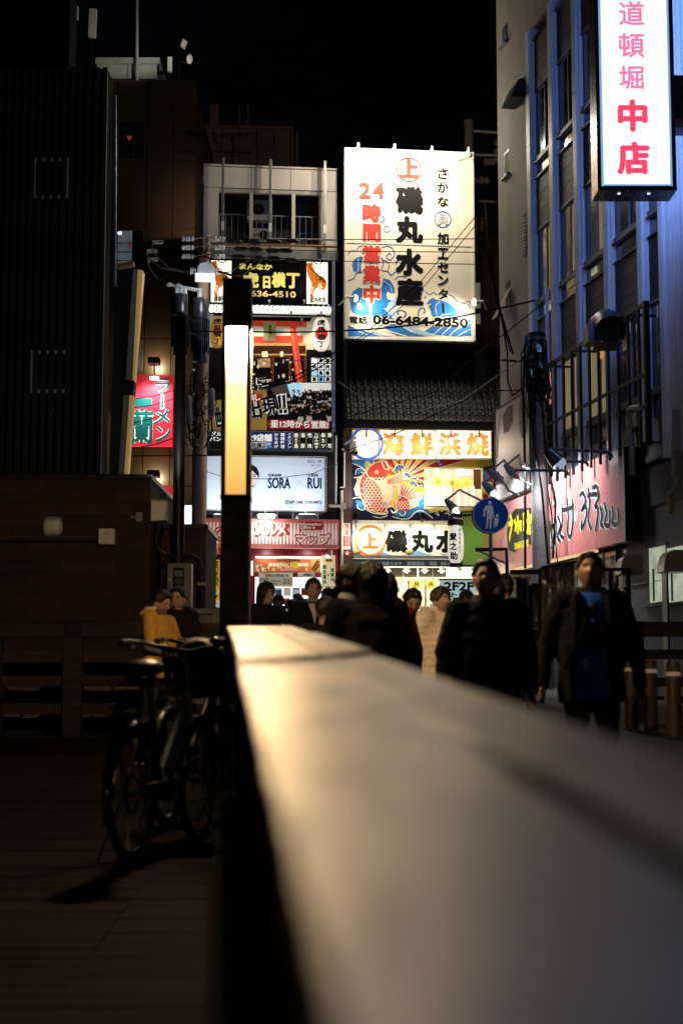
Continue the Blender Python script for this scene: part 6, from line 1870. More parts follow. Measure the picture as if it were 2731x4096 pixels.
# ---- white hanging lantern, green banner, teal board in front of the restaurant
FL = Fac(0, 33.5, R(4))
wl = T('paper_lantern', 'long white paper lantern with black brush characters beside the green banner', 'lantern', FL, at=(FL.L('h', 1090, 1285)[0], 0, FL.L('h', 1090, 1285)[1]))
a, b_, d, e_ = wl.rect('h', 1025, 938, 1156, 1270, 0)
cx, cz = (a + b_) / 2, (d + e_) / 2
hh = (e_ - d) / 2
wl.part('paper', mat('white_lantern_paper', (.85, .82, .72), .6, emit=.62, ecol=(1, .95, .8), var=.05, bump=.1), MB().ell((cx, 0, cz), (b_ - a) / 2, .3, hh, 28, 22,
  fn=lambda p: Vector((p.x * 1.0, p.y, math.copysign(abs(p.z / hh) ** .55 * hh, p.z)))), smooth=60)
wl.part('top_cap', M_black, MB().cyl((cx, 0, e_ - .02), (cx, 0, e_ + .09), .18, n=20))
wl.part('bottom_cap', M_black, MB().cyl((cx, 0, d - .06), (cx, 0, d + .02), .15, n=20))
wl.words(M_bk, 'h', [('愛', 1038, 1005, 1100, 1070), ('之', 1038, 1085, 1102, 1150), ('助', 1042, 1165, 1106, 1232)], -.31, bold=.045)
wl.words(M_bk, 'h', [('炭火やきとり', 1110, 965, 1140, 1178, 'v')], -.31, bold=.02)
gb = T('green_banner', 'plain green vertical banner between the white lantern and the round blue sign', 'banner', FL, at=(FL.L('h', 1250, 1272, .2)[0], .2, FL.L('h', 1250, 1272, .2)[1]))
gb.box('panel', cmat('6f9a3c', .7, .22), 'h', 1150, 838, 1366, 1272, .2, .26)
gb.box('picture', cmat('8a7c48', .7, .25), 'h', 1318, 1000, 1366, 1170, .194, .199)
gb.part('bar', M_dark, MB().tube([(FL.L('h', 1030, 870, .15)[0], .15, FL.L('h', 1030, 870, .15)[1]), (FL.L('h', 1236, 855, .15)[0], .15, FL.L('h', 1236, 855, .15)[1])], .025))
mbd = T('menu_board', 'pale teal board reading 2F2F at the right of the restaurant door', 'board', FL, at=(FL.L('m', 1315, 420, -.2)[0], -.2, .9))
mbd.box('panel', mat('teal_lit_board', (.4, .6, .58), .5, emit=.45, ecol=(.62, .85, .82), var=.1), 'm', 1208, 180, 1420, 430, -.2, -.15)
mbd.box('frame', M_dark, 'm', 1202, 172, 1426, 180, -.24, -.14)
mbd.words(M_bk, 'm', [('2F2F', 1232, 190, 1410, 244)], -.205, bold=.06)
mbd.words(M_bk, 'm', [('ト', 1278, 252, 1310, 282), ('居酒屋', 1310, 300, 1400, 330)], -.205, bold=.05)
mbd.box('picture', cmat('2c3a3c'), 'm', 1286, 284, 1312, 318, -.205, -.201)
mbd.box('picture', cmat('2c3a3c'), 'm', 1312, 282, 1335, 300, -.205, -.201)
# ============================================================ RIGHT BUILDING
M_con = mat('stained_concrete', (.34, .30, .25), .8, alt=(.24, .21, .175), scale=.9, stretch=(1, 1, .35), wear=.35, bump=.15)
M_mul = mat('pale_enamel_mullion', (.66, .68, .74), .5, alt=(.54, .56, .62), scale=1.5, bump=.03, wear=.12)
M_spn = mat('dark_stained_boards', (.022, .018, .016), .6, alt=(.012, .011, .010), scale=3, stretch=(1, 1, 6))
M_sil = mat('worn_sill', (.14, .14, .14), .5, wear=.4)
M_gl = mat('night_window_glass', (.012, .016, .022), .07, spec=.9, bump=0)
M_lw = mat('curtained_warm_window', (.25, .2, .12), .5, emit=.28, ecol=(.9, .72, .35), var=.7, scale=3, stretch=(9, 1, .4))
rb = T('grid_facade_building', 'tall building with pale blue mullions, dark board spandrels and plain concrete flank at right', 'building', FR, at=(2.5, 0, .8))
H = 3.07
ZB = [4.25, 7.33, 10.36, 13.38]          # spandrel bottoms
rb.part('core', M_in, MB().box(-2.15, 12, .46, 9, .8, 21))
rb.part('concrete_flank', M_con, MB().box(-2.2, .16, -.02, .45, .8, 21))
rb.part('concrete_header', M_con, MB().box(.161, 7.6, -.02, .45, 14.75, 21))
# windows of the flank
for cr, x0, y0, x1, y1 in (('d', 124, 175, 164, 395), ('d', 136, 1185, 178, 1445), ('e', 236, 400, 272, 650)):
 a, z0 = FR.L(cr, x0, (y0 + y1) / 2)
 b_, z1 = FR.L(cr, x1, (y0 + y1) / 2)
 zt_ = FR.L(cr, x1, y0 + 5)[1]
 zb_ = FR.L(cr, x0, y1 - 10)[1]
 w_ = rb.part('flank_window', M_dark, MB().box(a, b_, -.026, -.021, zb_, zt_))
 rb.part('pane', M_in, MB().box(a + .05, b_ - .05, -.033, -.027, zb_ + .05, zt_ - .05), parent=w_)
 rb.part('sill', M_sil, MB().box(a - .04, b_ + .04, -.10, -.0205, zb_ - .06, zb_ - .002), parent=w_)
aw_ = [FR.L('e', 185, 600, -.35), FR.L('e', 268, 470, -.03)]
rb.part('open_sash', M_sil, MB().add([(aw_[1][0] - .3, -.04, aw_[1][1]), (aw_[1][0] + .1, -.04, aw_[1][1]), (aw_[1][0] + .1, -.4, aw_[1][1] - .7), (aw_[1][0] - .3, -.4, aw_[1][1] - .7)], [(0, 1, 2, 3)]))
t = T('vent_hood', 'dark angular vent hood on the bare concrete flank at upper right', 'vent hood', FR, at=(FR.L('d', 262, 840)[0], -.02, FR.L('d', 262, 840)[1]))
c0, c1 = FR.L('d', 225, 760), FR.L('d', 305, 760)
zt_, zb_ = FR.L('d', 262, 675)[1], FR.L('d', 262, 835)[1]
t.part('hood', M_dark, MB().add([(c0[0], -.021, zb_), (c1[0], -.021, zb_), (c1[0], -.021, zt_), (c0[0], -.021, zt_), (c0[0], -.34, zb_), (c1[0], -.34, zb_), (c1[0], -.16, zt_ - .05), (c0[0], -.16, zt_ - .05)],
        [(0, 1, 2, 3), (4, 7, 6, 5), (0, 4, 5, 1), (3, 2, 6, 7), (0, 3, 7, 4), (1, 5, 6, 2)]))
t.part('flange', M_sil, MB().box(c0[0] - .06, c1[0] + .06, -.03, -.0205, zb_ - .04, zt_ + .04))
a, z0 = FR.L('d', 297, 1900)
b_, z1 = FR.L('d', 332, 1880)
lv = rb.part('louvre', M_dark, MB().box(a, b_, -.03, -.021, z0 - .45, z0 + .5))
for k in range(12):
 rb.part('louvre_slat', M_sil, MB().box(a + .02, b_ - .02, -.055, -.031, z0 - .42 + k * .077, z0 - .39 + k * .077), parent=lv)
# mullions
mx_ = [.34, 1.83, 3.30, 4.86, 6.48, 7.40]
mw = [.165, .16, .15, .155, .14, .12]
mp0 = None
for i, x in enumerate(mx_):
 z0, z1 = (5.0 if i < 5 else 4.6), 14.75
 if i == 0:
  z0 = 8.05
 m_o = rb.part('mullion', M_mul, MB().box(x - mw[i], x + mw[i] * .55, -.085, .3, z0, z1), bevel=.008)
 rb.part('mullion_return', M_mul, MB().box(x + mw[i] * .55 + .003, x + mw[i] * .55 + .045, -.03, .3, z0, z1), parent=m_o)
 zj = z0 + 1.1
 while zj < z1:
  rb.part('joint_strip', M_sil, MB().box(x - mw[i] - .003, x + mw[i] * .55 + .003, -.089, -.083, zj, zj + .012), parent=m_o)
  zj += H
for i in range(6):
 xa_ = mx_[i] + mw[i] * .55 + .06
 xb_ = (mx_[i + 1] - mw[i + 1] - .004) if i < 5 else 7.75
 if i == 5:
  xa_, xb_ = 7.52, 7.75
 for z in ZB:
  # spandrel of boards
  bo = None
  for k in range(6):
   if z < 5:
    continue
   rb.part('spandrel_board', M_spn, MB().box(xa_, xb_, .02 + (k % 2) * .004, .07, z + k * .18, z + k * .18 + .172))
  if z > 5:
   rb.part('spandrel_cap', M_sil if i % 2 else M_dark, MB().box(xa_, xb_, -.02, .1, z + 1.083, z + 1.11))
   rb.part('window_head', M_sil, MB().box(xa_, xb_, -.0, .12, z - .05, z - .004))
  # lower pane, sill, sliding window above the sill
  zb_ = z - H + 1.12
  if z - H > 3.2 or z < 8:
   zsill = z - 1.48
   if i < 5 or z > 7:
    wf = rb.part('window', M_sil, MB().box(xa_, xb_, .0, .16, zsill - .09, zsill))
    rb.part('sill', M_sil, MB().box(xa_, xb_, -.03, .17, zsill - .12, zsill - .092), parent=wf)
    xm = (xa_ + xb_) / 2
    fr_ = MB()
    zt_ = z - .055
    for (u0, u1, yo) in ((xa_ + .02, xm + .03, .035), (xm - .03, xb_ - .02, .07)):
     rb.part('sash', M_sil, MB().box(u0, u0 + .035, yo, yo + .03, zsill + .002, zt_).box(u1 - .035, u1, yo, yo + .03, zsill + .002, zt_)
       .box(u0 + .036, u1 - .036, yo, yo + .03, zt_ - .04, zt_).box(u0 + .036, u1 - .036, yo, yo + .03, zsill + .002, zsill + .04), parent=wf)
     lit = (i in (0, 1, 2) and 9 < z < 11 and u0 > xa_ + .1) or (i in (1, 2) and z < 8 and z > 7)
     rb.part('pane', M_lw if lit else M_gl, MB().box(u0 + .036, u1 - .036, yo + .01, yo + .02, zsill + .041, zt_ - .041), parent=wf)
    rb.part('lower_pane', M_gl, MB().box(xa_, xb_, .05, .07, max(zb_, 3.6), zsill - .125), parent=wf)
# warm restaurant glimpses
M_or2 = mat('orange_room_glow', (.8, .35, .1), .5, emit=.55, ecol=(1, .45, .12), var=.6, scale=4)
for cr, x0, y0, x1, y1, m_ in (('e', 960, 920, 1000, 1010, M_or2), ('e', 530, 1130, 600, 1370, mat('red_lantern_room', (.6, .15, .08), .5, emit=.6, ecol=(1, .4, .25), var=.7, scale=4)),
        ('e', 720, 380, 780, 470, mat('yellow_lattice_room', (.4, .36, .15), .5, emit=.16, ecol=(.8, .75, .3), var=.6, scale=9)),
        ('e', 905, 325, 950, 375, mat('pale_plant_room', (.4, .45, .2), .5, emit=.4, ecol=(.8, .9, .5), var=.7, scale=8))):
 a, z0 = FR.L(cr, x0, (y0 + y1) / 2, .11)
 b_, z1 = FR.L(cr, x1, (y0 + y1) / 2, .11)
 zz0, zz1 = FR.L(cr, (x0 + x1) / 2, y1, .11)[1], FR.L(cr, (x0 + x1) / 2, y0, .11)[1]
 rb.part('lit_room_glimpse', m_, MB().box(a, b_, .022, .030, zz0, zz1))
t = T('window_poster', 'small white notice with blue ring in a dark window beside the right utility pole', 'poster', FR, at=(FR.L('e', 575, 690, .1)[0], .1, FR.L('e', 575, 690, .1)[1]))
t.part('paper', cmat('e8f0f0', .5, .8), MB().poly([FR.L('e', 548, 640, .1), FR.L('e', 602, 628, .1), FR.L('e', 600, 655, .1), FR.L('e', 548, 698, .1)], .1))
c2 = FR.L('e', 557, 650, .095)
t.part('ring', cmat('2858b0'), MB().ring(c2[0], c2[1], .03, .05, .095, 16))
t.words(M_bk, 'e', [('営業中', 566, 634, 576, 684, 'v')], .093, bold=.02)
# ribbed cladding at the near end
x = 7.78
rr = random.Random(2)
rbk = None
rb.part('cladding_back', M_mul, MB().box(7.76, 12, -.06, .3, 4.6, 21))
while x < 11.8:
 if rbk is None:
  rbk = rb.part('cladding_rib', M_mul, MB().box(x, x + .11, -.13, -.061, 4.6, 21), bevel=.01)
  xr0 = x
 else:
  inst(rbk, 'cladding_rib', rb.o, (x - xr0, 0, 0))
 x += .19
rb.part('ground_floor_wall', mat('grey_ground_wall', (.11, .11, .12), .5, wear=.3), MB().box(5.4, 12, .0, .45, .8, 4.55))
rb.part('ground_floor_wall', M_in, MB().box(-2.1, 5.39, .1, .45, .8, 3.6))
rb.part('tiled_belt', mat('belt_mosaic', (.06, .055, .05), .6, scale=60, bump=.4), MB().box(6.3, 12, -.04, -.002, 3.9, 4.55))
# lit lower windows at the right
M_gw = mat('greenish_frosted_window', (.4, .45, .38), .35, emit=.6, ecol=(.62, .72, .52), var=.45, scale=2)
for x0, x1 in ((1312, 1432), (1448, 1600)):
 a, b_, d, e_ = FR.L('i', x0, 850, -.03)[0], FR.L('i', x1, 850, -.03)[0], FR.L('i', x0, 1060, -.03)[1], FR.L('i', x0, 650, -.03)[1]
 wf = rb.part('window', M_sil, MB().box(a - .05, b_ + .04, -.02, -.003, d - .05, e_ + .05))
 rb.part('pane', M_gw, MB().box(a, b_, -.03, -.021, d, e_), parent=wf)
 rb.part('bottle_silhouette', M_in, MB().box(a + .14, a + .22, -.034, -.031, d + .02, d + .55), parent=wf)
rb.part('sill', M_sil, MB().box(6.2, 9, -.1, -.003, FR.L('i', 1400, 1085)[1], FR.L('i', 1400, 1070)[1]))
for x0, x1, y0, y1, lab in ((1095, 1268, 692, 842, 'pale rounded metal vent hood left of the lit frosted windows'), (1420, 1610, 658, 822, 'dark rounded metal vent hood cut by the right edge of the photo')):
 FH = Fac(0, 23.0, 0)
 a, b_, d, e_ = FH.L('i', x0, y1)[0], FH.L('i', x1, y1)[0], FH.L('i', x0, y1)[1], FH.L('i', x0, y0)[1]
 t = T('vent_hood', lab, 'vent hood', FH, at=((a + b_) / 2, 0, d))
 pts = [(a, d), (b_, d), (b_, e_), (a + (b_ - a) * .4, e_), (a + (b_ - a) * .22, e_ - (e_ - d) * .08), (a + (b_ - a) * .09, e_ - (e_ - d) * .3), (a + (b_ - a) * .02, e_ - (e_ - d) * .65)]
 t.part('hood', mat('brushed_hood_steel', (.3, .31, .32), .38, .55, wear=.3), MB().prism(pts, 0, .5), bevel=.012)
 t.part('duct', M_dark, MB().box(a + .05, b_ - .3, .05, .4, G(23), d - .005))
# exhaust duct and second vent
FX = Fac(0, 25.5, 0)
q = lambda x_, y_, o_=0: (FX.L('e', x_, y_, o_)[0], o_, FX.L('e', x_, y_, o_)[1])
t = T('exhaust_duct', 'dark metal exhaust duct with a round elbow and a fan box on the mullioned facade', 'duct', FX, at=q(900, 890))
a = q(845, 878), q(948, 742)
t.part('fan_box', mat('dark_duct_steel', (.10, .11, .13), .4, .5, wear=.3), MB().box(a[0][0], a[1][0], -.1, .45, a[0][2], a[1][2]), bevel=.01)
t.part('elbow', mat('dark_duct_steel'), MB().loft([(q(940, 800, .2), .20), (q(955, 760, .15), .235), (q(985, 740, .02), .245), (q(1010, 750, -.15), .25), (q(1020, 775, -.25), .26), (q(1022, 790, -.3), .265)], 22, cap=False), smooth=60)
t.part('mouth', M_black, MB().cyl(q(1022, 780, -.22), q(1022, 784, -.24), .235, n=22))
t.part('bracket', M_rust, MB().box(q(900, 0)[0], q(1080, 0)[0], -.1, .5, q(0, 905)[2], q(0, 892)[2]))
t.part('rear_elbow', mat('dark_duct_steel'), MB().loft([(q(1060, 800, .4), .1), (q(1085, 800, .3), .14), (q(1130, 810, .3), .15)], 18), smooth=60)
t = T('wall_bell', 'round dark fan outlet behind the cage at the upper right', 'fan outlet', FX, at=q(1220, 720, .3))
t.part('drum', mat('dark_duct_steel'), MB().loft([(q(1195, 705, .3), .10), (q(1250, 705, .3), .12)], 16), smooth=60)
t.part('rim', M_grey, MB().loft([(q(1212, 705, .3), .135), (q(1220, 705, .3), .135)], 16), smooth=60)
# steel cage in front of the facade
CG = -.5
cg = T('steel_cage', 'dark steel bar cage standing in front of the lower mullioned storey', 'steel frame', FR, at=(3.8, CG, 4.9))
x0c, x1c = FR.L('e', 540, 1300, CG)[0], FR.L('e', 1266, 900, CG)[0]
zt_, zm_, zb_ = FR.L('e', 900, 842, CG)[1], FR.L('e', 900, 1330, CG)[1], 4.75
cg.part('top_bar', M_dark, MB().box(x0c, x1c, CG, CG + .05, zt_, zt_ + .06))
cg.part('middle_bar', M_dark, MB().box(x0c, x1c, CG + .0, CG + .045, zm_, zm_ + .05))
x = x0c
k = 0
while x < x1c + .01:
 cg.part('bar', M_dark, MB().box(x - .022, x + .022, CG - .004, CG + .04, zb_, zt_ - .001))
 if k % 3 == 0:
  cg.part('stay', M_dark, MB().box(x - .02, x + .02, CG + .05, .0, zt_ + .005, zt_ + .045))
 x += .475
 k += 1
cg.part('upright', M_dark, MB().box(x1c + .02, x1c + .09, CG - .01, CG + .08, zb_, FR.L('e', 1262, 578, CG)[1]))
# bent riser pipe
q = lambda x_, y_, o_=-.6: (FR.L('e', x_, y_, o_)[0], o_, FR.L('e', x_, y_, o_)[1])
single('riser_pipe', M_grey, MB().tube([q(1255, 1375), q(1180, 1382), q(1158, 1400), q(1155, 1440), q(1165, 1560), q(1180, 1640), q(1180, 1887)], .05, 10), 'grey bent riser pipe in front of the cage at right', 'pipe', at=q(1180, 1887), fac=FR, smooth=60)
q = lambda x_, y_, o_=-.3: (FR.L('i', x_, y_, o_)[0], o_, FR.L('i', x_, y_, o_)[1])
single('riser_pipe', M_grey, MB().tube([q(1505, -400), q(1505, 90), q(1515, 100), q(1530, 180), q(1470, 240), q(1478, 390)], .05, 10), 'pale conduit bending down the dark wall at the right edge', 'pipe', at=q(1478, 390), fac=FR, smooth=60)
single('ladder_bar', M_sil, MB().tube([q(1440, 400), q(1600, 380)], .03, 8), 'short pale horizontal pipe at the right edge above the lit windows', 'pipe', at=q(1440, 400), fac=FR, smooth=60)
# ---- red shop signs along the right building
RS = -.28
M_rs = mat('glossy_red_sign_film', (.60, .19, .17), .3, alt=(.55, .16, .14), scale=1.2, spec=.7, bump=.02)
xs5 = [FR.L('i', x_, y_, RS)[0] for x_, y_ in ((200, 500), (545, 450), (1128, 350))]
z0s, z1s = 3.37, 4.97
rsg = T('red_shop_sign', 'long glossy red shop sign with white outlined brush lettering at right', 'sign', FR, at=((xs5[1] + xs5[2]) / 2, RS, z0s))
xx = xs5[1] - .9
kk = 0
while xx < xs5[2] - .05:
 x2 = min(xx + .92, xs5[2])
 rsg.part('panel', M_rs, MB().box(xx, x2 - .006, RS, RS + .14, z0s, z1s))
 xx = x2
 kk += 1
rsg.part('side_return', M_dark, MB().box(xs5[2] + .001, xs5[2] + .01, RS, .1, z0s, z1s))
M_gs = cmat('1c1e20', .3)
M_gw2 = mat('white_outline_film', (.7, .72, .72), .3, emit=.12)
IA = lambda pts, o=RS - .004: [FR.L('i', x, y, o) for x, y in pts]
W_, K_ = MB(), MB()
# angular brush lettering, tall strokes leaning together
glyphs = [[(560, 440), (575, 560), (600, 580), (612, 470), (600, 400)], [(618, 400), (640, 470), (620, 560), (640, 595)], [(650, 300), (655, 440), (640, 540), (665, 570)],
   [(690, 260), (700, 400), (695, 520), (715, 560), (735, 440), (730, 280)], [(655, 360), (700, 350), (740, 330)], [(785, 250), (812, 230), (830, 300), (800, 360), (835, 330), (832, 420), (800, 500), (800, 440)],
   [(850, 190), (862, 300), (850, 420), (870, 500)], [(880, 190), (915, 185), (930, 260), (900, 330), (925, 350), (905, 520)], [(845, 250), (880, 240), (920, 240)],
   [(940, 330), (955, 400), (945, 460), (962, 480)], [(970, 300), (990, 380), (975, 460), (1010, 470), (1012, 360)], [(1030, 330), (1040, 400), (1030, 450), (1060, 470), (1078, 440), (1075, 340)], [(590, 340), (600, 300), (585, 260)]]
for i, g_ in enumerate(glyphs):
 W_.stroke(IA(g_), .15, RS - .004 - i * .0002)
for i, g_ in enumerate(glyphs):
 K_.stroke(IA(g_, RS - .010), .085, RS - .010 - i * .0002)
c2 = IA([(760, 408)])[0]
W_.ring(c2[0], c2[1], .05, .09, RS - .008, 20)
rsg.part('lettering_outline', M_gw2, W_)
rsg.part('lettering', M_gs, K_)
a, z_ = IA([(552, 610)])[0]
b_ = IA([(602, 610)])[0][0]
ptx = rsg.part('print_panel', cmat('d8d4c4'), MB().box(a, b_, RS - .006, RS - .001, 3.5, 4.1))
m = MB()
for k in range(40):
 xq = a + .03 + rnd.random() * (b_ - a - .1)
 zq = 3.53 + rnd.random() * .5
 m.poly([(xq, zq), (xq + .04, zq + .01), (xq + .03, zq + .05), (xq - .005, zq + .04)], RS - .007 - k * .00005)
rsg.part('print_panel', cmat('5a5040'), m, parent=ptx)
rs3 = T('yellow_lettered_sign', 'red sign with jagged yellow lettering on a black splash left of the right utility pole', 'sign', FR, at=(-.5, RS, z0s))
xq0 = FR.L('i', 205, 600, RS)[0]
rs3.part('panel', M_rs, MB().box(xq0 - 1.0, xq0 + .9, RS, RS + .14, z0s, z1s - .02))
rs3.part('panel', M_rs, MB().box(xq0 + .906, xs5[1] - .906, RS, RS + .14, z0s, z1s - .02))
rs3.part('splash', M_gs, MB().poly(IA([(240, 480), (260, 400), (300, 350), (420, 340), (420, 620), (330, 620), (300, 680), (250, 660), (235, 560)]), RS - .004))
m = MB()
for i, g_ in enumerate([[(262, 390), (275, 470), (258, 560), (262, 585)], [(248, 470), (262, 460), (285, 452)], [(296, 430), (305, 480), (300, 520)], [(318, 400), (325, 480), (320, 540)], [(338, 440), (345, 520)], [(310, 470), (350, 455)],
      [(362, 380), (372, 450), (365, 520)], [(360, 460), (388, 440)], [(395, 360), (405, 450), (412, 545)], [(420, 400), (405, 450), (392, 540)], [(392, 450), (420, 440)]]):
 m.stroke(IA(g_, RS - .010), .11, RS - .010 - i * .0002)
rs3.part('lettering', cmat('e8d820', .4, .25), m)
a, b_, zq = FR.L('i', 296, 620, RS - .01)[0], FR.L('i', 402, 590, RS - .01)[0], FR.L('i', 350, 620, RS - .01)[1]
rs3.part('lettering', cmat('e8d820', .4, .25), MB().text('KONAMON TENGOKU', a, zq - .07, b_, zq + .08, RS - .012, .04))
rs3.part('light_strip', mat('warm_soffit_strip', (1, .75, .4), .4, emit=.9, ecol=(1, .72, .35), var=.4, scale=14), MB().box(-2.0, 4.4, RS + .02, RS + .12, z0s - .05, z0s - .01))
# dark photo billboard above it
PBD = -.36
pbd = T('photo_billboard', 'unlit grey billboard with faded lettering and a round mark left of the right utility pole', 'billboard', FR, at=(-1.4, PBD, 5.1))
x0p, x1p = FR.L('e', 150, 1600, PBD)[0], FR.L('e', 412, 1400, PBD)[0]
zt_ = FR.L('e', 290, 1310, PBD)[1]
zb_ = FR.L('i', 300, 250, PBD)[1]
pbd.part('panel', mat('faded_photo_print', (.5, .46, .45), .35, alt=(.5, .33, .29), scale=.6, wear=.3), MB().box(x0p + .04, x1p - .04, PBD, PBD + .1, zb_ + .04, zt_ - .04))
for bx in ((x0p, x1p, zt_ - .04, zt_), (x0p, x1p, zb_, zb_ + .04), (x0p, x0p + .04, zb_ + .041, zt_ - .041), (x1p - .04, x1p, zb_ + .041, zt_ - .041)):
 pbd.part('frame', M_dark, MB().box(bx[0], bx[1], PBD - .02, PBD + .12, bx[2], bx[3]))
lamp('SPOT', FR.W(-1.2, PBD - .9, 5.0), 60, (.9, .93, 1), FR.W(-1.3, PBD, 6.3), .1, 140, 1)  # spot without a fitting, added to brighten this billboard
EA = lambda pts, o=PBD - .004: [FR.L('e', x, y, o) for x, y in pts]
c2 = EA([(362, 1430)])[0]
pbd.part('round_mark', cmat('7a7670', .5), MB().disc(c2[0], c2[1], .32, PBD - .004, 28, .5))
pbd.words(M_bk, 'e', [('二', 348, 1370, 376, 1420), ('人', 348, 1430, 376, 1500)], PBD - .008, bold=.04)
pbd.part('bowl_picture', cmat('5a3830', .5), MB().poly(EA([(205, 1440), (240, 1380), (280, 1350), (285, 1480), (250, 1560), (215, 1570)]), PBD - .005))
pbd.part('brush_print', cmat('8a8478', .5), MB().stroke(EA([(190, 1420), (170, 1560), (160, 1640)]), .06, PBD - .006).stroke(EA([(170, 1620), (160, 1760)]), .09, PBD - .0065))
mb = MB()
mu2 = None
# arm lamps over the signs
for i, (x_, y_, bx_, by_, cr, on) in enumerate(((610, 1760, 1020, 1755, 'e', 1), (0, 0, 0, 0, '', 0))):
 pass
arms = [('i', 135, 232, 330, 250, 'silver spotlight on a curved arm just above the round blue sign', 1),
  ('i', 300, 100, 420, 60, 'dark arm lamp above the yellow lettered sign, nearer the pole', 0),
  ('i', 185, 140, 420, 170, 'dark arm lamp above the yellow lettered sign, farther from the pole', 0),
  ('h', 1085, 815, 1320, 745, 'green tinted spotlight above the green banner', 1)]
for cr, x_, y_, bx_, by_, lab, on in arms:
 dd = 28.0 if cr == 'i' else 29.5
 p = P(cr, x_, y_, dd)
 bq = P(cr, bx_, by_, dd + .8)
 t = T('arm_lamp', lab, 'spotlight', at=p, group='arm lamps over the red signs')
 hd = Vector((-.16, .1, .2))
 t.part('head', mat('lamp_head_grey', (.5, .54, .5), .4), MB().loft([(p + hd * 1.1, .04), (p + hd * .7, .07), (p + hd * .2, .09), (p, .105)], 16), smooth=50)
 t.part('lamp_face', mat('bluish_flood_face', (1, 1, 1), .3, emit=7 if on else 3, ecol=(.75, .85, 1), var=0) if on else M_grey, MB().ell(p - hd * .05, .095, .095, .04, 16, 8, M=Matrix.Rotation(.6, 3, 'Y')), smooth=60)
 t.part('arm', M_sil, MB().tube([p + hd * 1.0, p + Vector((.1, .2, .42)), bq + Vector((-.2, 0, .1)), bq], .022, 8), smooth=60)
# long arm lamps of the near red sign
FAm = Fac(0, 25.2, 0)
for j, (lx0, ly0, bx_, by_, lab) in enumerate(((612, 1770, 1020, 1720, 'polished tubular spotlight on a long curved arm above the near red sign'),)):
 q = lambda x_, y_, o_=0: Vector((FAm.L('e', x_, y_, o_)[0], 25.2 + o_, FAm.L('e', x_, y_, o_)[1]))
 t = T('arm_lamp', lab, 'spotlight', at=q(612, 1790), group='arm lamps over the red signs')
 t.part('head', mat('polished_lamp_steel', (.5, .5, .52), .18, .9), MB().loft([(q(545, 1705), .09), (q(590, 1755), .12), (q(625, 1790), .14)], 18), smooth=50)
 t.part('lamp_face', mat('dull_lens', (.3, .35, .6), .1, emit=.5, ecol=(.6, .7, 1)), MB().ell(q(640, 1790), .1, .1, .09, 14, 8), smooth=60)
 t.part('arm', M_sil, MB().tube([q(580, 1690), q(640, 1692), q(960, 1710), q(1000, 1715), q(1025, 1735), q(1030, 1760)], .028, 8), smooth=60)
for j, (y_, xs_, xe_, lab) in enumerate(((1783, 540, 850, 'upper bare curved lamp arm behind the near red sign'), (1850, 300, 700, 'lower bare curved lamp arm behind the near red sign'))):
 q = lambda x_, yy: Vector((FAm.L('e', x_, yy, .9 + j * .5)[0], 26.1 + j * .5, FAm.L('e', x_, yy, .9 + j * .5)[1]))
 single('curved_pipe', M_sil, MB().tube([q(xs_, y_), q(xe_ - 40, y_ + 3), q(xe_ - 10, y_ + 12), q(xe_, y_ + 40)], .025, 8), lab, 'lamp arm', at=q(xe_, y_ + 40), smooth=60)
for k, (lx_, pw) in enumerate(((-1.6, 16), (.1, 26), (1.5, 60), (2.7, 95), (4.3, 34))):
 lamp('SPOT', FR.W(lx_, RS - .75, 5.12), pw * 6.5, (.86, .93, 1), FR.W(lx_ + .05, RS, 4.35), .10, 130, 1)
# ---- blade sign
M_bsf = mat('backlit_acrylic', (.9, .95, 1), .3, emit=1.25, ecol=(.78, .95, 1), var=.03, bump=0)
M_bsc = mat('olive_sign_casing', (.06, .065, .06), .28, .6)
bl = T('blade_sign', 'tall glowing white vertical sign with pink red characters and an olive steel casing', 'sign', FS, at=(FS.L('d', 1160, 1565)[0], 0, FS.L('d', 1160, 1565)[1]))
a, b_, d, e_ = bl.rect('d', 905, -900, 1436, 1485, 0)
bl.part('front_face', M_bsf, MB().box(a, b_, -.006, .02, d, e_))
M_rim = mat('blue_rim_glow', (.3, .5, 1), .3, emit=.75, ecol=(.25, .5, 1), var=.1, bump=0)  # the sign's glow on its casing, painted as thin emissive strips
for r_ in ((a - .035, a - .001, d - .03, e_), (b_ + .001, b_ + .025, d - .03, e_), (a, b_, d - .022, d - .001)):
 bl.part('rim_glow', M_rim, MB().box(r_[0], r_[1], -.036, -.031, r_[2], r_[3]))
M_bsb = mat('blue_backlit_acrylic', (.3, .5, 1), .3, emit=9, ecol=(.20, .38, 1), var=.04, bump=0)
bl.part('rear_face', M_bsb, MB().box(a, b_, .50, .526, d, e_))
bl.part('casing', M_bsc, MB().box(a - .09, a - .002, -.03, .52, d - .09, e_ + .09).box(b_ + .002, b_ + .09, -.03, .52, d - .09, e_ + .09).box(a - .002, b_ + .002, -.03, .52, d - .09, d - .002)
  .box(a - .002, b_ + .002, -.03, .52, e_ + .002, e_ + .09).box(a, b_, .03, .49, d, e_), bevel=.006)
for x_ in (a + .25, b_ - .3):
 bl.part('drain_slot', mat('small_led', (.6, .7, 1), .3, emit=2, ecol=(.7, .8, 1)), MB().box(x_ - .02, x_ + .02, .1, .14, d - .1, d - .091))
M_pk, M_pr = mat('pink_translucent_letter', (1, .3, .5), .3, emit=.95, ecol=(1, .36, .58), var=.08, bump=0), mat('red_translucent_letter', (1, .1, .2), .3, emit=1.0, ecol=(1, .07, .14), var=.08, bump=0)
DW = [('道', 1048, 5, 1256, 206), ('頓', 1044, 262, 1258, 466), ('堀', 1050, 524, 1252, 720)]
DR = [('中', 1038, 795, 1284, 1062), ('店', 1034, 1133, 1302, 1407)]
bl.words(M_pk, 'd', DW, -.010, bold=.028)
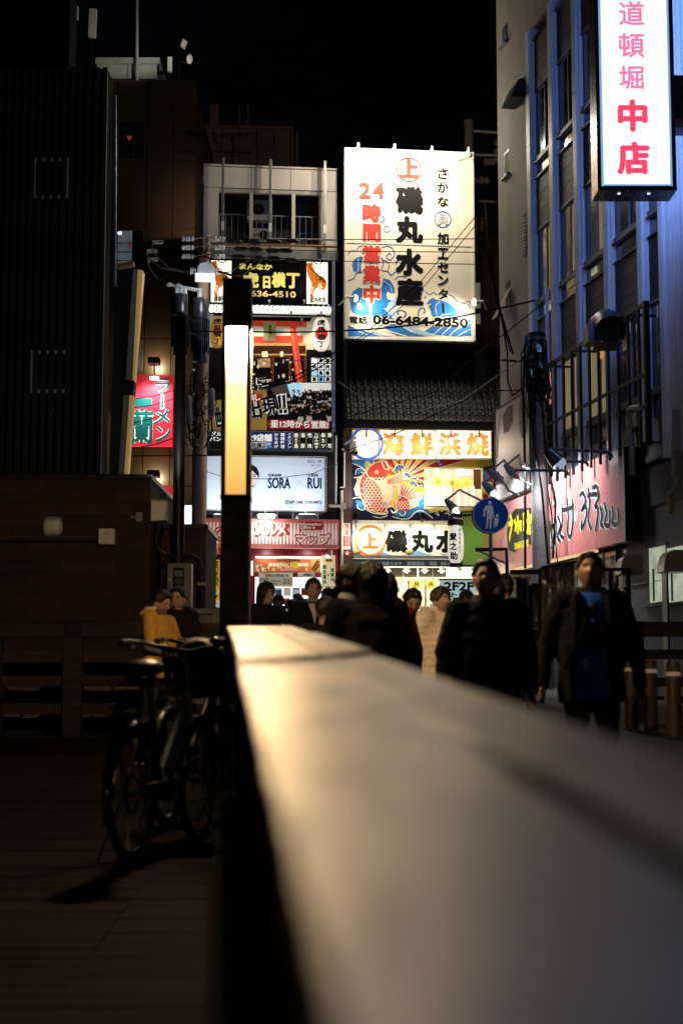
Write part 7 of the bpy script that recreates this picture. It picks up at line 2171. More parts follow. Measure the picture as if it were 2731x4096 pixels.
bl.words(mat('core_translucent_letter', (1, .2, .4), .3, emit=1.0, ecol=(1, .2, .38), var=.1, bump=0), 'd', [(c_, x0 + 5, y0 + 5, x1 - 5, y1 - 5) for c_, x0, y0, x1, y1 in DW], -.014, bold=.006)
bl.words(M_pk, 'd', DR, -.010, bold=.055)
bl.words(M_pr, 'd', [(c_, x0 + 5, y0 + 5, x1 - 5, y1 - 5) for c_, x0, y0, x1, y1 in DR], -.014, bold=.038)
b2 = FS.L('d', 1800, 760)[0]
z0, z1 = FS.L('d', 1450, 940)[1], FS.L('d', 1450, 580)[1]
bl.part('bracket', M_bsc, MB().box(b_ + .095, b2, .1, .42, z0, z1), bevel=.01)
bl.part('bracket_flange', M_sil, MB().box(b_ + .095, b2, .08, .44, z0 - .13, z0 - .004))
# ---- right utility pole
UY = 29.3
pc = P('e', 478, 1500, UY)
pb = P('i', 488, 780, UY)
M_cp = mat('old_concrete_pole', (.16, .15, .14), .75, alt=(.1, .095, .09), scale=4, wear=.6)
up_ = T('utility_pole', 'thick dark concrete utility pole tangled with cables at the right building', 'utility pole', at=(pc.x, UY, G(UY)))
zt_ = P('e', 470, 840, UY).z
up_.part('shaft', M_cp, MB().loft([((pc.x + .03, UY, G(UY)), .20), ((pc.x, UY, pc.z), .155), ((pc.x - .02, UY, zt_), .13)], 20), smooth=60)
up_.part('cap', M_dark, MB().cyl((pc.x - .02, UY, zt_), (pc.x - .02, UY, zt_ + .06), .19, .17, 16))
up_.part('riser', mat('blue_grey_channel', (.16, .19, .26), .4, .4), MB().box(P('e', 520, 0, UY).x, P('e', 542, 0, UY).x, UY - .05, UY + .03, P('e', 0, 1150, UY).z, P('e', 0, 470, UY).z))
for k in range(10):
 up_.part('band', M_dark, MB().cyl((pc.x - .02, UY, zt_ - .12 - k * .13), (pc.x - .02, UY, zt_ - .08 - k * .13), .17 + .03 * rnd.random(), n=14))
 p = Vector((pc.x + rnd.uniform(-.25, .18), UY - .2, zt_ - rnd.uniform(.1, 1.2)))
 up_.part('clamp', M_dark if k % 2 else M_ceram, MB().obox(p, (.08, .08, rnd.uniform(.08, .2))))
rr = random.Random(21)
s = MB()
for k in range(16):
 x0_ = rr.uniform(370, 540)
 pts = [(x0_, rr.uniform(860, 1000)), (x0_ + rr.uniform(-60, 50), rr.uniform(980, 1100)), (x0_ + rr.uniform(-40, 60), rr.uniform(1080, 1250)), (x0_ + rr.uniform(-20, 40), rr.uniform(1200, 1500))]
 up_.part('loose_cable', M_wire, MB().tube([P('e', x, y, UY - .25 + rr.uniform(-.05, .1)) for x, y in pts], .012 + .008 * rr.random(), 5), smooth=60)
# ---- left wooden-look utility pole with transformers
LYp = 36.3
M_pole = mat('stained_beige_pole', (.55, .38, .27), .7, alt=(.4, .27, .19), scale=3, stretch=(1, 1, .4), wear=.4)
pt_ = lambda cr, x, y, o=0: P(cr, x, y, LYp + o)
b0, b1 = pt_('k', 1385, 900), pt_('j', 1418, 235)
lp2 = T('utility_pole', 'brown utility pole carrying two transformers and coiled cables left of the white building', 'utility pole', at=(b0.x, LYp, .9))
lp2.part('shaft', M_pole, MB().loft([((b0.x, LYp, .9), .175), (tuple(pt_('j', 1392, 1700)), .165), (tuple(pt_('j', 1405, 1000)), .15), (tuple(b1), .12)], 18), smooth=60)
zt_ = pt_('j', 0, 90).z
lp2.part('top_post', mat('terracotta_insulator_post', (.4, .15, .08), .5, scale=12), MB().cyl(tuple(pt_('j', 1447, 235, -.1)), tuple(pt_('j', 1449, 80, -.1)), .05, n=12))
for y_ in (82, 142, 203):
 lp2.part('insulator', M_ceram, MB().loft([(tuple(pt_('j', 1450, y_ + 10, -.1)), .05), (tuple(pt_('j', 1450, y_ - 2, -.1)), .085), (tuple(pt_('j', 1450, y_ - 14, -.1)), .045)], 14), smooth=40)
 for x_ in (1290, 1328, 1512, 1545):
  p = pt_('j', x_, y_ + 15, -.3)
  lp2.part('insulator', M_ceram, MB().loft([(p + Vector((-.08, 0, 0)), .05), (p + Vector((-.03, 0, 0)), .07), (p, .045), (p + Vector((.05, 0, 0)), .07), (p + Vector((.09, 0, 0)), .04)], 12), smooth=40)
 lp2.part('strain_wire', M_steel, MB().tube([pt_('j', 1285, y_ + 15, -.3), pt_('j', 1360, y_ + 15, -.3), pt_('j', 1440, y_, -.2), pt_('j', 1560, y_ + 16, -.3)], .014, 5))
# white switch box
p0 = [FA.loc(pt_('j', x, y, -.6)) for x, y in ((1372, 345), (1378, 295), (1405, 270), (1455, 262), (1490, 290), (1500, 345), (1492, 375), (1370, 372))]
sw = T('pole_switch_box', 'white pole mounted switch box with porcelain bushings above the lamp post', 'switch box', FA, at=p0[0])
sw.part('case', mat('switch_box_white', (.6, .6, .6), .4, wear=.5), MB().prism([(p.x, p.z) for p in p0[:6]], p0[0].y - .15, p0[0].y + .2), bevel=.015)
zb_ = p0[6].z
sw.part('tray', mat('switch_tray', (.55, .6, .68), .35, emit=1.1, ecol=(.8, .9, 1)), MB().box(p0[7].x - .03, p0[6].x + .02, p0[0].y - .18, p0[0].y + .22, zb_ - .02, p0[0].z - .004), bevel=.01)
lamp('POINT', FA.W(p0[0].x + .25, p0[0].y - .7, zb_ - .35), 26, (.9, .95, 1), size=.15)  # tray glow and this point lamp are added to light the pole fittings
for sgn, xx_ in ((-1, 1355), (1, 1520)):
 c_ = FA.loc(pt_('j', xx_, 322, -.6))
 for k in range(4):
  sw.part('bushing', M_ceram, MB().cyl((c_.x - .09 + k * .05, c_.y, c_.z), (c_.x - .065 + k * .05, c_.y, c_.z), .085, n=14))
# crossarm
q = lambda x_, y_, o_=-.4: pt_('j', x_, y_, o_)
ca = T('pole_crossarm', 'white slanted crossarm with porcelain insulators beside the transformers', 'crossarm', at=q(1380, 460))
ca.part('bar', M_white, MB().loft([(q(1155, 410), .035), (q(1385, 455), .045)], 4))
for x_, y_ in ((1180, 415), (1243, 422), (1450 - 60, 455)):
 ca.part('insulator', M_ceram, MB().loft([(q(x_, y_ + 12), .05), (q(x_, y_), .09), (q(x_, y_ - 12), .05)], 14), smooth=40)
for x_, y0, y1 in ((1232, 440, 485), (1262, 440, 480), (1290, 445, 485), (1391, 450, 512)):
 ca.part('fuse', M_ceram, MB().cyl(q(x_, y1), q(x_, y0), .06, .055, 12), smooth=60)
M_tr = mat('transformer_steel', (.07, .07, .075), .28, .55)
for (x0, x1, y0, y1, y2, y3, lab) in ((1203, 1312, 485, 630, 860, 915, 'left dark ribbed transformer drum on the brown utility pole'), (1340, 1455, 515, 660, 895, 955, 'right dark ribbed transformer drum on the brown utility pole')):
 cx = (x0 + x1) / 2
 rad = (x1 - x0) / 2 * .57398 / FPX * (LYp - .45)
 c_ = lambda y_: tuple(q(cx, y_, -.45))
 t = T('transformer', lab, 'transformer', at=c_(y3), group='pole transformers')
 t.part('upper_drum', M_tr, MB().loft([(c_(y1), rad), (c_(y0 + 8), rad), (c_(y0), rad * .92)], 26), smooth=50)
 t.part('lower_drum', M_tr, MB().loft([(c_(y3), rad * .9), (c_(y2), rad * .9), ], 26), smooth=50)
 t.part('core', M_tr, MB().loft([(c_(y2 - 2), rad * .92), (c_(y1 + 2), rad * .92)], 26), smooth=50)
 cc = Vector(c_((y1 + y2) / 2))
 hz = c_(y1)[2] - c_(y2)[2]
 for k in range(22):
  an = k * math.tau / 22
  t.part('cooling_fin', M_tr, MB().obox(cc + Vector((math.cos(an) * rad * 1.02, math.sin(an) * rad * 1.02, 0)), (rad * .24, .014, hz * .96), Matrix.Rotation(an, 3, 'Z')))
# coiled wires and grey closures on the left pole
rr = random.Random(33)
cw_ = T('cable_coil', 'messy coil of dark cables around the brown utility pole', 'cable coil', at=q(1390, 1400, -.3))
for k in range(46):
 cx, cy = rr.choice((1330, 1345, 1440, 1460, 1385)), rr.uniform(1080, 1480)
 rx, ry = rr.uniform(15, 60), rr.uniform(25, 90)
 ph = rr.random() * 6
 arc = rr.uniform(2.2, 5.5)
 pts = [q(cx + rx * math.cos(ph + arc * i / 9), cy + ry * math.sin(ph + arc * i / 9), -.3 + .15 * math.sin(i + k)) for i in range(10)]
 cw_.part('cable', M_wirel if k % 3 == 0 else M_wire, MB().tube(pts, rr.uniform(.007, .014), 5), smooth=60)
for x0, y0, x1, y1, lab in ((1452, 1140, 1498, 1335, 'right grey lilac cable closure on the brown utility pole'), (1297, 1190, 1338, 1390, 'left grey lilac cable closure on the brown utility pole')):
 a, b_ = q((x0 + x1) / 2, y1, -.5), q((x0 + x1) / 2, y0, -.5)
 r_w = (x1 - x0) / 2 * .57398 / FPX * 36
 t = T('cable_closure', lab, 'cable closure', at=a, group='cable closures')
 t.part('case', mat('lilac_grey_plastic', (.28, .22, .25), .5), MB().loft([(a, r_w * .7), (a + Vector((0, 0, .04)), r_w), (b_ - Vector((0, 0, .04)), r_w), (b_, r_w * .7)], 14), smooth=40)
 t.part('cable', M_wire, MB().tube([a, a + Vector((.02, 0, -.35)), a + Vector((-.15 if x0 > 1400 else .2, 0, -.75))], .02, 6), smooth=60)
for k, y_ in enumerate((1440, 1560, 1690, 1830, 1180, 1010)):
 lp2.part('pole_band', M_steel, MB().cyl(tuple(q(1392, y_, .4)), tuple(q(1392, y_ - 8, .4)), .18, n=16))
# far right pole with crossarms behind the signboard
FQ = Fac(0, 48, 0)
q = lambda x_, y_, o_=0: (FQ.L('c', x_, y_, o_)[0], o_, FQ.L('c', x_, y_, o_)[1])
M_dim = mat('dim_concrete', (.3, .28, .24), .7)
fp = T('utility_pole', 'dim distant utility pole with pale crossarms right of the big signboard', 'utility pole', FQ, at=q(1285, 1000, 0)[0:2] + (.9,))
fp.part('shaft', M_dim, MB().loft([((q(1285, 0)[0], 0, .9), .2), (q(1285, -40), .15)], 14), smooth=60)
for (x0, y0, x1, y1) in ((1310, 52, 1545, 68), (1345, 268, 1600, 272), (1320, 500, 1475, 505), (1380, 680, 1530, 690)):
 fp.part('crossarm', M_dim if y0 > 400 else mat('pale_crossarm', (.7, .67, .6), .5), MB().cyl(q(x0, y0), q(x1, y1), .045, n=8))
for x_, y_ in ((1345, 500), (1400, 495), (1445, 498), (1440, 330), (1475, 330), (1505, 330), (1535, 160), (1535, 235), (1535, 310)):
 fp.part('insulator', M_dim, MB().ell(q(x_, y_), .09, .09, .13, 10, 8), smooth=60)
# ============================================================ OVERHEAD CABLES
def wire(lab, pts, r=.014, m=M_wire, sag=0.0):
 """pts: (crop, x, y, depth)"""
 vs = [P(*p) for p in pts]
 out = []
 for i in range(len(vs) - 1):
  for k in range(8):
   t_ = k / 8
   v_ = vs[i].lerp(vs[i + 1], t_)
   v_.z -= sag * 4 * t_ * (1 - t_)
   out.append(v_)
 out.append(vs[-1])
 single('overhead_cable', m, MB().tube(out, r, 5), lab, 'cable', at=tuple(vs[0]), group='overhead cables', smooth=60)
wire('thin cable crossing the top third of the big signboard', [('j', 1560, 98, 36), ('c', 0, 1028, 36.5), ('c', 1450, 1020, 36)], .012)
wire('thin cable crossing the signboard just below its seam', [('j', 1560, 158, 36), ('c', 0, 1130, 36.5), ('c', 1568, 1142, 36)], .012)
wire('thin cable crossing the waist of the big signboard', [('j', 1560, 215, 36), ('c', 0, 1215, 36.5), ('c', 800, 1240, 36), ('c', 1568, 1252, 36)], .012)
wire('thicker cable rising across the phone number on the signboard', [('j', 1340, 735, 35.6), ('f', 600, 835, 35), ('f', 1400, 832, 35), ('c', 183, 1842, 34), ('c', 800, 1790, 33), ('e', 450, 570, 29.5)], .02, sag=.02)
wire('left of the two diagonal cables across the big signboard', [('c', 1350, 815, 34), ('c', 860, 1400, 35), ('c', 330, 1895, 36), ('c', 0, 2080, 36.5)], .010)
wire('right of the two diagonal cables across the big signboard', [('c', 1400, 835, 34), ('c', 900, 1430, 35), ('c', 440, 1850, 36), ('c', 0, 2120, 36.5)], .010)
wire('steep doubled cable dropping beside the concrete flank', [('c', 1440, 700, 33), ('e', 100, 200, 32), ('e', 190, 650, 31.5), ('e', 285, 975, 31)], .022)
wire('second steep cable dropping beside the concrete flank', [('c', 1430, 700, 33.2), ('e', 92, 120, 32.3), ('e', 160, 580, 31.7), ('e', 265, 960, 31.2)], .014)
wire('long sloping cable running down from the right utility pole to the roof', [('e', 505, 595, 29.5), ('e', 250, 800, 31), ('e', 0, 980, 33), ('z', 1000, 900, 35), ('z', 790, 960, 37)], .012)
wire('pale sagging cable across the dark tiled roof', [('z', 775, 875, 36), ('z', 850, 925, 35), ('z', 950, 945, 34), ('z', 1060, 920, 32), ('e', 330, 1020, 30)], .012, M_wirel)
wire('twisted bundle hanging down the front of the right utility pole', [('e', 375, 900, 28.8), ('e', 360, 1250, 28.8), ('e', 375, 1887, 28.8), ('i', 375, 800, 28.8)], .026)
wire('outer cable hanging down the right side of the right utility pole', [('e', 385, 1000, 28.6), ('e', 410, 1400, 28.6), ('e', 450, 1700, 28.6), ('i', 500, 200, 28.6), ('i', 550, 770, 28.6)], .024)
wire('loose cable hanging right of the right utility pole', [('e', 490, 1200, 28.5), ('e', 520, 1600, 28.5), ('i', 555, 60, 28.5), ('i', 605, 300, 28.5), ('i', 585, 720, 28.5)], .02)
wire('second loose cable hanging over the red sign by the right pole', [('e', 510, 1500, 28.4), ('i', 545, 200, 28.4), ('i', 590, 500, 28.4), ('i', 620, 760, 28.4)], .012)
wire('left loop of cable beside the open flank window', [('e', 190, 640, 31), ('e', 240, 960, 31), ('e', 245, 1180, 31), ('e', 280, 1290, 30.5), ('e', 340, 1240, 30)], .018)
wire('short cable joining the cross bar to the right utility pole', [('e', 200, 1020, 30.6), ('e', 340, 1030, 30), ('e', 420, 960, 29.5)], .024)
wire('low cable crossing in front of the tiled eaves', [('z', 780, 1040, 36), ('z', 900, 1000, 34), ('e', 60, 1255, 31), ('e', 350, 1245, 30)], .012)
wire('slack thin wire over the pale club poster', [('g', 185, 328, 35), ('g', 400, 395, 35), ('g', 800, 400, 35), ('g', 1200, 350, 35), ('g', 1480, 240, 35)], .009, M_wirel)
wire('upper long wire sloping over the tiger billboard', [('j', 980, 615, 37), ('j', 1400, 780, 35.5), ('f', 320, 975, 35), ('f', 800, 1140, 35), ('f', 1400, 1080, 35)], .008, M_wirel)
wire('rising pair of wires over the crowd picture', [('f', 640, 1370, 35.5), ('f', 1000, 1290, 35.5), ('f', 1560, 960, 35.5)], .014)
wire('lower of the rising pair of wires over the crowd picture', [('f', 640, 1390, 35.4), ('f', 1040, 1310, 35.4), ('f', 1560, 1020, 35.4)], .014)
wire('thin wire under the tenant strip running to the conduits', [('f', 650, 1960, 35.5), ('f', 1000, 1900, 35.5), ('f', 1480, 1750, 35.5)], .008)
for k, (y0, y1) in enumerate(((1215, 1145), (1278, 1205), (1385, 1280), (1560, 1478))):
 wire(('topmost', 'second', 'third', 'lowest')[k] + ' thin cable slanting across the red ramen sign', [('j', 915, y0, 38), ('j', 1080, (y0 + y1) / 2 + 12, 37.5), ('j', 1235, y1, 37), ('j', 1370, y1 - 40, 36.5)], .012 if k < 3 else .016, M_wire if k < 3 else M_wirel)
wire('flat dark cable passing just above the tiled brown building', [('j', 760, 1610, 34), ('j', 1568, 1605, 34)], .014)
for k, y_ in enumerate((118, 180, 240)):
 wire(('upper', 'middle', 'lower')[k] + ' power line reaching left from the brown utility pole', [('j', 735, y_ + 10, 40), ('j', 1050 + (1 - k) * 5, y_ + 5, 38), ('j', 1285, (97, 157, 218)[k], 36)], .012)
for k, (x_, y_) in enumerate(((1110, 120), (1070, 182), (1075, 240))):
 p = P('j', x_, y_, 37.6)
 single('line_clamp', M_ceram, MB().cyl(p + Vector((-.16, 0, 0)), p + Vector((.1, 0, 0)), .045, n=10), ('upper', 'middle', 'lower')[k] + ' pale cable clamp on the power lines left of the pole', 'cable clamp', at=tuple(p), smooth=60)
 wire(('upper', 'middle', 'lower')[k] + ' pale curved jumper cable feeding the switch box', [('j', x_ - 18, y_ + 2, 37.5), ('j', (1062, 1024, 1030)[k], y_ + (22, 20, 30)[k], 37.3), ('j', (1075, 1045, 1050)[k], (200, 240, 310)[k], 37), ('j', (1180, 1120, 1100)[k], (300, 300, 375)[k], 36.5),
   ('j', (1335, 1335, 1180)[k], (330, 335, 412)[k], 36)], .017, M_wirel)
wire('grey jumper arcing from the switch box over the header panel', [('f', 300, 265, 35.5), ('f', 420, 260, 35.5), ('f', 620, 130, 35.5), ('f', 690, 70, 35.5)], .012, M_wirel)
wire('second grey jumper arcing over the header panel', [('f', 380, 290, 35.4), ('f', 520, 300, 35.4), ('f', 700, 170, 35.4), ('f', 735, 70, 35.4)], .012, M_wirel)
wire('thick black cable leaving the switch box to the right', [('f', 300, 255, 35.3), ('f', 420, 290, 35.3), ('f', 560, 340, 35.3)], .03)
ins = T('line_fittings', 'row of black line fittings along the cables below the balcony', 'cable fitting', FA, at=FA.loc(P('b', 540, 1040, 36.2)))
for x_, y_ in ((540, 1045), (720, 1050), (885, 1042), (1050, 1038), (590, 1110), (720, 1115), (880, 1125), (990, 1125), (740, 1195), (880, 1195), (1045, 1208), (570, 1180)):
 p = FA.loc(P('b', x_, y_, 36.2))
 ins.part('fitting', M_black, MB().loft([(p + Vector((-.18, 0, 0)), .02), (p + Vector((-.1, 0, 0)), .06), (p + Vector((.1, 0, 0)), .06), (p + Vector((.18, 0, 0)), .02)], 8))
# ============================================================ ROUND BLUE SIGN
SY = 25.6
c = P('h', 1383, 860, SY)
rsn = T('pedestrian_sign', 'round blue road sign with a white adult and child figure on a pale pole', 'road sign', at=(c.x, SY, G(SY)))
rad = 150 * .47832 / FPX * SY
rsn.part('disc', cmat('1552a4', .35, .10), MB().cyl((c.x, SY - .02, c.z), (c.x, SY, c.z), rad * .965, n=48))
rsn.part('rim', cmat('c8d0dc', .3, .08), MB().cyl((c.x, SY - .014, c.z), (c.x, SY + .012, c.z), rad, n=48))
rsn.part('edge_band', M_dark, MB().cyl((c.x - .02, SY + .013, c.z - .01), (c.x - .02, SY + .04, c.z - .01), rad * 1.01, n=48))
FSN = Fac(0, SY, 0)
SA = lambda pts: [FSN.L('h', x, y, -.024) for x, y in pts]
m = MB()
hd = SA([(1376, 755)])[0]
m.disc(hd[0], hd[1], .028, -.024, 16, .036)
m.poly(SA([(1358, 752), (1394, 752), (1386, 747), (1384, 741), (1370, 741), (1366, 747)]), -.0245)
m.poly(SA([(1362, 776), (1390, 776), (1402, 790), (1408, 860), (1412, 876), (1404, 880), (1396, 860), (1394, 850), (1396, 880), (1388, 960), (1382, 972), (1372, 968), (1372, 960), (1376, 890), (1368, 890), (1356, 960), (1354, 970), (1338, 972), (1336, 966), (1346, 955), (1350, 880),
    (1348, 800), (1336, 830), (1336, 870), (1322, 874), (1320, 830), (1332, 790), (1345, 778)]), -.0248)
hd = SA([(1436, 866)])[0]
m.disc(hd[0], hd[1], .026, -.024, 16)
m.poly(SA([(1428, 850), (1440, 858), (1452, 848), (1448, 862), (1430, 862)]), -.0251)
m.poly(SA([(1424, 884), (1446, 884), (1452, 892), (1450, 920), (1446, 914), (1442, 930), (1438, 956), (1430, 960), (1428, 938), (1422, 940), (1420, 960), (1408, 962), (1410, 930), (1406, 912), (1416, 900), (1404, 882), (1408, 876), (1416, 884)]), -.0252)
FSN2 = T('white_figure', None, None)
bpy.data.objects.remove(FSN2.o)
vv = [(x, SY + y, z) for x, y, z in m.v]
m.v = vv
rsn.part('walking_figures', cmat('c8ccd8', .4, .14), m)
rsn.part('pole', mat('pale_sign_pole', (.55, .56, .55), .4), MB().cyl((c.x + .0, SY + .05, G(SY)), (c.x + .0, SY + .05, c.z + rad * .6), .031, n=16), smooth=60)
rsn.part('clamp', M_steel, MB().box(c.x - .06, c.x + .06, SY + .012, SY + .09, c.z - .12, c.z - .06))
# scaffold-like black frame beside it
q = lambda cr, x_, y_, d: tuple(P(cr, x_, y_, d))
t = T('black_frame', 'thin black metal frame standing between the round blue sign and the utility pole', 'metal frame', at=q('i', 240, 860, 26.5))
t.part('bar', M_dark, MB().tube([q('i', 0, 658, 26.5), q('i', 235, 655, 26.5), q('i', 240, 860, 26.5)], .035, 4))
t.part('brace', M_steel, MB().cyl(q('i', 20, 665, 26.5), q('i', 225, 760, 26.5), .018, n=6))
t.part('bar', M_dark, MB().box(P('i', 250, 0, 26.5).x, P('i', 480, 0, 26.5).x, 26.48, 26.52, P('i', 0, 845, 26.5).z, P('i', 0, 810, 26.5).z))
# ============================================================ MIRROR SHEETS, CHAIN LINK, FENCE, BOLLARDS AT RIGHT
M_mir = bpy.data.materials.new('crumpled_mirror_film')
M_mir.use_nodes = True
nt = M_mir.node_tree
b = nt.nodes['Principled BSDF']
b.inputs['Base Color'].default_value = (.75, .75, .75, 1)
b.inputs['Metallic'].default_value = 1
b.inputs['Roughness'].default_value = .13
tc = nt.nodes.new('ShaderNodeTexCoord')
mp = nt.nodes.new('ShaderNodeMapping')
mp.inputs['Scale'].default_value = (9, 9, .7)
nz = nt.nodes.new('ShaderNodeTexNoise')
nz.inputs['Scale'].default_value = 2.2
nz.inputs['Detail'].default_value = 5
bp = nt.nodes.new('ShaderNodeBump')
bp.inputs['Strength'].default_value = .9
bp.inputs['Distance'].default_value = .1
nt.links.new(tc.outputs['Object'], mp.inputs[0])
nt.links.new(mp.outputs[0], nz.inputs['Vector'])
nt.links.new(nz.outputs[0], bp.inputs['Height'])
nt.links.new(bp.outputs[0], b.inputs['Normal'])
for i, (x0, x1, y0a, y0b, y1, d, lab) in enumerate(((495, 765, 795, 752, 1255, 23.6, 'tall crumpled mirror finish sheet between the two dark men at right'), (418, 500, 925, 922, 1250, 24.2, 'narrow mirror finish sheet left of the taller one'))):
 pa, pb = P('i', x0, y0a, d), P('i', x1, y0b, d)
 pz = P('i', x0, y1, d).z
 t = T('mirror_sheet', lab, 'metal sheet', at=(pa.x, d, pz))
 n_ = 26
 vs, fs = [], []
 for k in range(n_ + 1):
  u = k / n_
  yy = d + .05 * math.sin(u * 19 + i) + rnd.uniform(-.015, .015)
  zt_ = pa.z + (pb.z - pa.z) * u
  for j in range(9):
   vs.append((pa.x + (pb.x - pa.x) * u, yy + .02 * math.sin(j * 1.3 + k * .7), pz + (zt_ - pz) * j / 8))
 for k in range(n_):
  for j in range(8):
   fs.append((k * 9 + j, (k + 1) * 9 + j, (k + 1) * 9 + j + 1, k * 9 + j + 1))
 t.part('sheet', M_mir, MB().add(vs, fs), smooth=70)
 t.part('top_bar', M_dark, MB().cyl((pa.x, d, pa.z), (pb.x, d, pb.z), .03, n=8))
 t.part('post', M_dark, MB().cyl((pa.x, d + .08, G(d)), (pa.x, d + .08, pa.z), .035, n=8))
# dark cylinder bin
p0, p1 = P('i', 310, 1250, 24), P('i', 400, 880, 24)
t = T('dark_post', 'wide black cylinder with a grey cap behind the back-turned man', 'cylinder', at=((p0.x + p1.x) / 2, 24, G(24)))
t.part('drum', M_dark, MB().cyl(((p0.x + p1.x) / 2, 24, G(24)), ((p0.x + p1.x) / 2, 24, p1.z), (p1.x - p0.x) / 2, n=24), smooth=50)
t.part('cap', M_grey, MB().cyl(((p0.x + p1.x) / 2, 24, p1.z), ((p0.x + p1.x) / 2, 24, p1.z + .03), (p1.x - p0.x) / 2 + .04, n=24), smooth=50)
# chain link fence
CLY = 22.6
t = T('chain_link_fence', 'dark chain link fence panels behind the man in the blue shirt', 'fence', at=(P('n', 950, 720, CLY).x, CLY, G(CLY)))
xa_, xb_ = P('n', 840, 0, CLY).x, P('n', 1090, 0, CLY).x
zt_, zb_ = P('n', 0, 285, CLY).z, P('n', 0, 740, CLY).z
m = MB()
st_ = .062
for sgn in (1, -1):
 x = xa_ - (zt_ - zb_)
 while x < xb_ + (zt_ - zb_):
  z0, z1 = zb_, zt_
  xx0, xx1 = (x, x + (zt_ - zb_)) if sgn > 0 else (x + (zt_ - zb_), x)
  lo, hi = min(xx0, xx1), max(xx0, xx1)
  if hi > xa_ and lo < xb_:
   f_ = lambda xq: zb_ + (xq - xx0) * sgn
   ca_, cb_ = max(lo, xa_), min(hi, xb_)
   m.cyl((ca_, CLY + .004 * sgn, f_(ca_)), (cb_, CLY + .004 * sgn, f_(cb_)), .0045, n=4, cap=False)
  x += st_
t.part('mesh', M_grey, m, kind='stuff')
for x in (xa_, P('n', 940, 0, CLY).x, xb_):
 t.part('post', M_dark, MB().cyl((x, CLY, G(CLY)), (x, CLY, zt_ + .04), .035, n=10))
t.part('rail', M_dark, MB().cyl((xa_, CLY, zt_ + .02), (xb_, CLY, zt_ + .02), .025, n=8))
t.part('rail', M_dark, MB().cyl((xa_, CLY, zb_), (xb_, CLY, zb_), .025, n=8))
fence('wooden_fence', 'dark timber fence behind the bollards at the right edge', Fac(0, 19.0, 0), 'n', (1180, 1640), 1170, 2100, (722, 850), ((960, 1045), (1200, 1280)), 100, 0, G(19))
fence('wooden_fence', 'short piece of timber fence between the glasses man and the mirror sheets', Fac(0, 20.0, 0), 'n', (250,), 205, 420, (785, 890), ((1000, 1070),), 60, 0, G(20))
bolls = None
M_bolw = mat('bollard_timber', (.10, .065, .04), .6, alt=(.06, .04, .028), scale=6, stretch=(4, 4, .6), bump=.3)
for i, (x0, x1, ytop, d) in enumerate(((1057, 1172, 1040, 17.6), (1220, 1338, 1050, 17.2), (1420, 1538, 1066, 16.4))):
 a, b_ = P('n', x0, ytop, d), P('n', x1, ytop, d)
 cx, r_w, gz_ = (a.x + b_.x) / 2, (b_.x - a.x) / 2, G(d)
 t = T('bollard', ('leftmost', 'middle', 'rightmost')[i] + ' of three timber bollards with a reflective band at right', 'bollard', at=(cx, d, gz_), group='timber bollards by the right fence')
 t.part('post', M_bolw, MB().loft([((cx, d, gz_), r_w), ((cx, d, a.z - .04), r_w), ((cx, d, a.z - .01), r_w * .93), ((cx, d, a.z), r_w * .8)], 20), smooth=40)
 zb_ = P('n', x0, (1132, 1146, 1170)[i], d).z
 t.part('reflective_band', mat('worn_reflective_band', (.62, .5, .36), .35, alt=(.3, .22, .14), scale=14, emit=.10, ecol=(1, .75, .5)), MB().loft([((cx, d, zb_ - .022), r_w + .003), ((cx, d, zb_ + .022), r_w + .003)], 20, cap=False))
# ============================================================ PEOPLE
TMP = bpy.data.scenes.new('workshop')
def blob(mb, voxel, iters=3, noise=0.0, seed=0):
 me = bpy.data.meshes.new('blob')
 me.from_pydata(mb.v, [], mb.f)
 o = bpy.data.objects.new('blob', me)
 TMP.collection.objects.link(o)
 r = o.modifiers.new('r', 'REMESH')
 r.mode = 'VOXEL'
 r.voxel_size = voxel
 if iters:
  s_ = o.modifiers.new('s', 'SMOOTH')
  s_.iterations = iters
  s_.factor = .6
 TMP.view_layers[0].update()
 dg = TMP.view_layers[0].depsgraph
 out = bpy.data.meshes.new_from_object(o.evaluated_get(dg))
 bpy.data.objects.remove(o)
 bpy.data.meshes.remove(me)
 if noise:
  from mathutils import noise as nz_
  for v_ in out.vertices:
   c_ = v_.co
   n1 = nz_.noise(Vector((c_.x * 9 + seed, c_.y * 9, c_.z * 14 + seed)))
   n2 = nz_.noise(Vector((c_.x * 22, c_.y * 22 + seed, c_.z * 30)))
   v_.co += v_.normal * (n1 * noise + n2 * noise * .45)
 out.shade_smooth()
 return out
def head_fn(p, fem=False):
 """p on a unit sphere, face towards -y; returns the head surface in metres, origin at the head centre"""
 x, y, z = p
 k = max(0.0, -z)
 rx = .076 - (.022 if fem else .017) * k ** 1.7
 ry = .094 - .010 * k ** 2
 q_ = Vector((x * rx, y * ry, z * (.118 if z > 0 else .112)))
 if y < 0:
  f = -y
  g = lambda cx, cz, sx, sz: math.exp(-((q_.x - cx) / sx) ** 2 - ((q_.z - cz) / sz) ** 2)
  q_.y -= .026 * g(0, -.018, .011, .014) * f + .010 * g(0, .0, .009, .02) * f
  q_.y += .012 * (g(.031, .010, .016, .011) + g(-.031, .010, .016, .011)) * f
  q_.y -= .004 * (g(.03, .03, .022, .008) + g(-.03, .03, .022, .008)) * f
  q_.y -= .006 * g(0, -.056, .02, .007) * f + .005 * g(0, -.072, .018, .007) * f
  q_.y += .005 * g(0, -.064, .018, .003) * f
  q_.y -= .008 * g(0, -.098, .022, .016) * f
  q_.x *= 1 + .05 * math.exp(-((q_.z + .01) / .03) ** 2)
 return q_
SKIN = {}
def skin(tone):
 return mat('skin_' + str(tone), ((.42, .25, .17), (.50, .31, .22), (.36, .20, .13))[tone], .5, var=.1, scale=20, bump=.05)
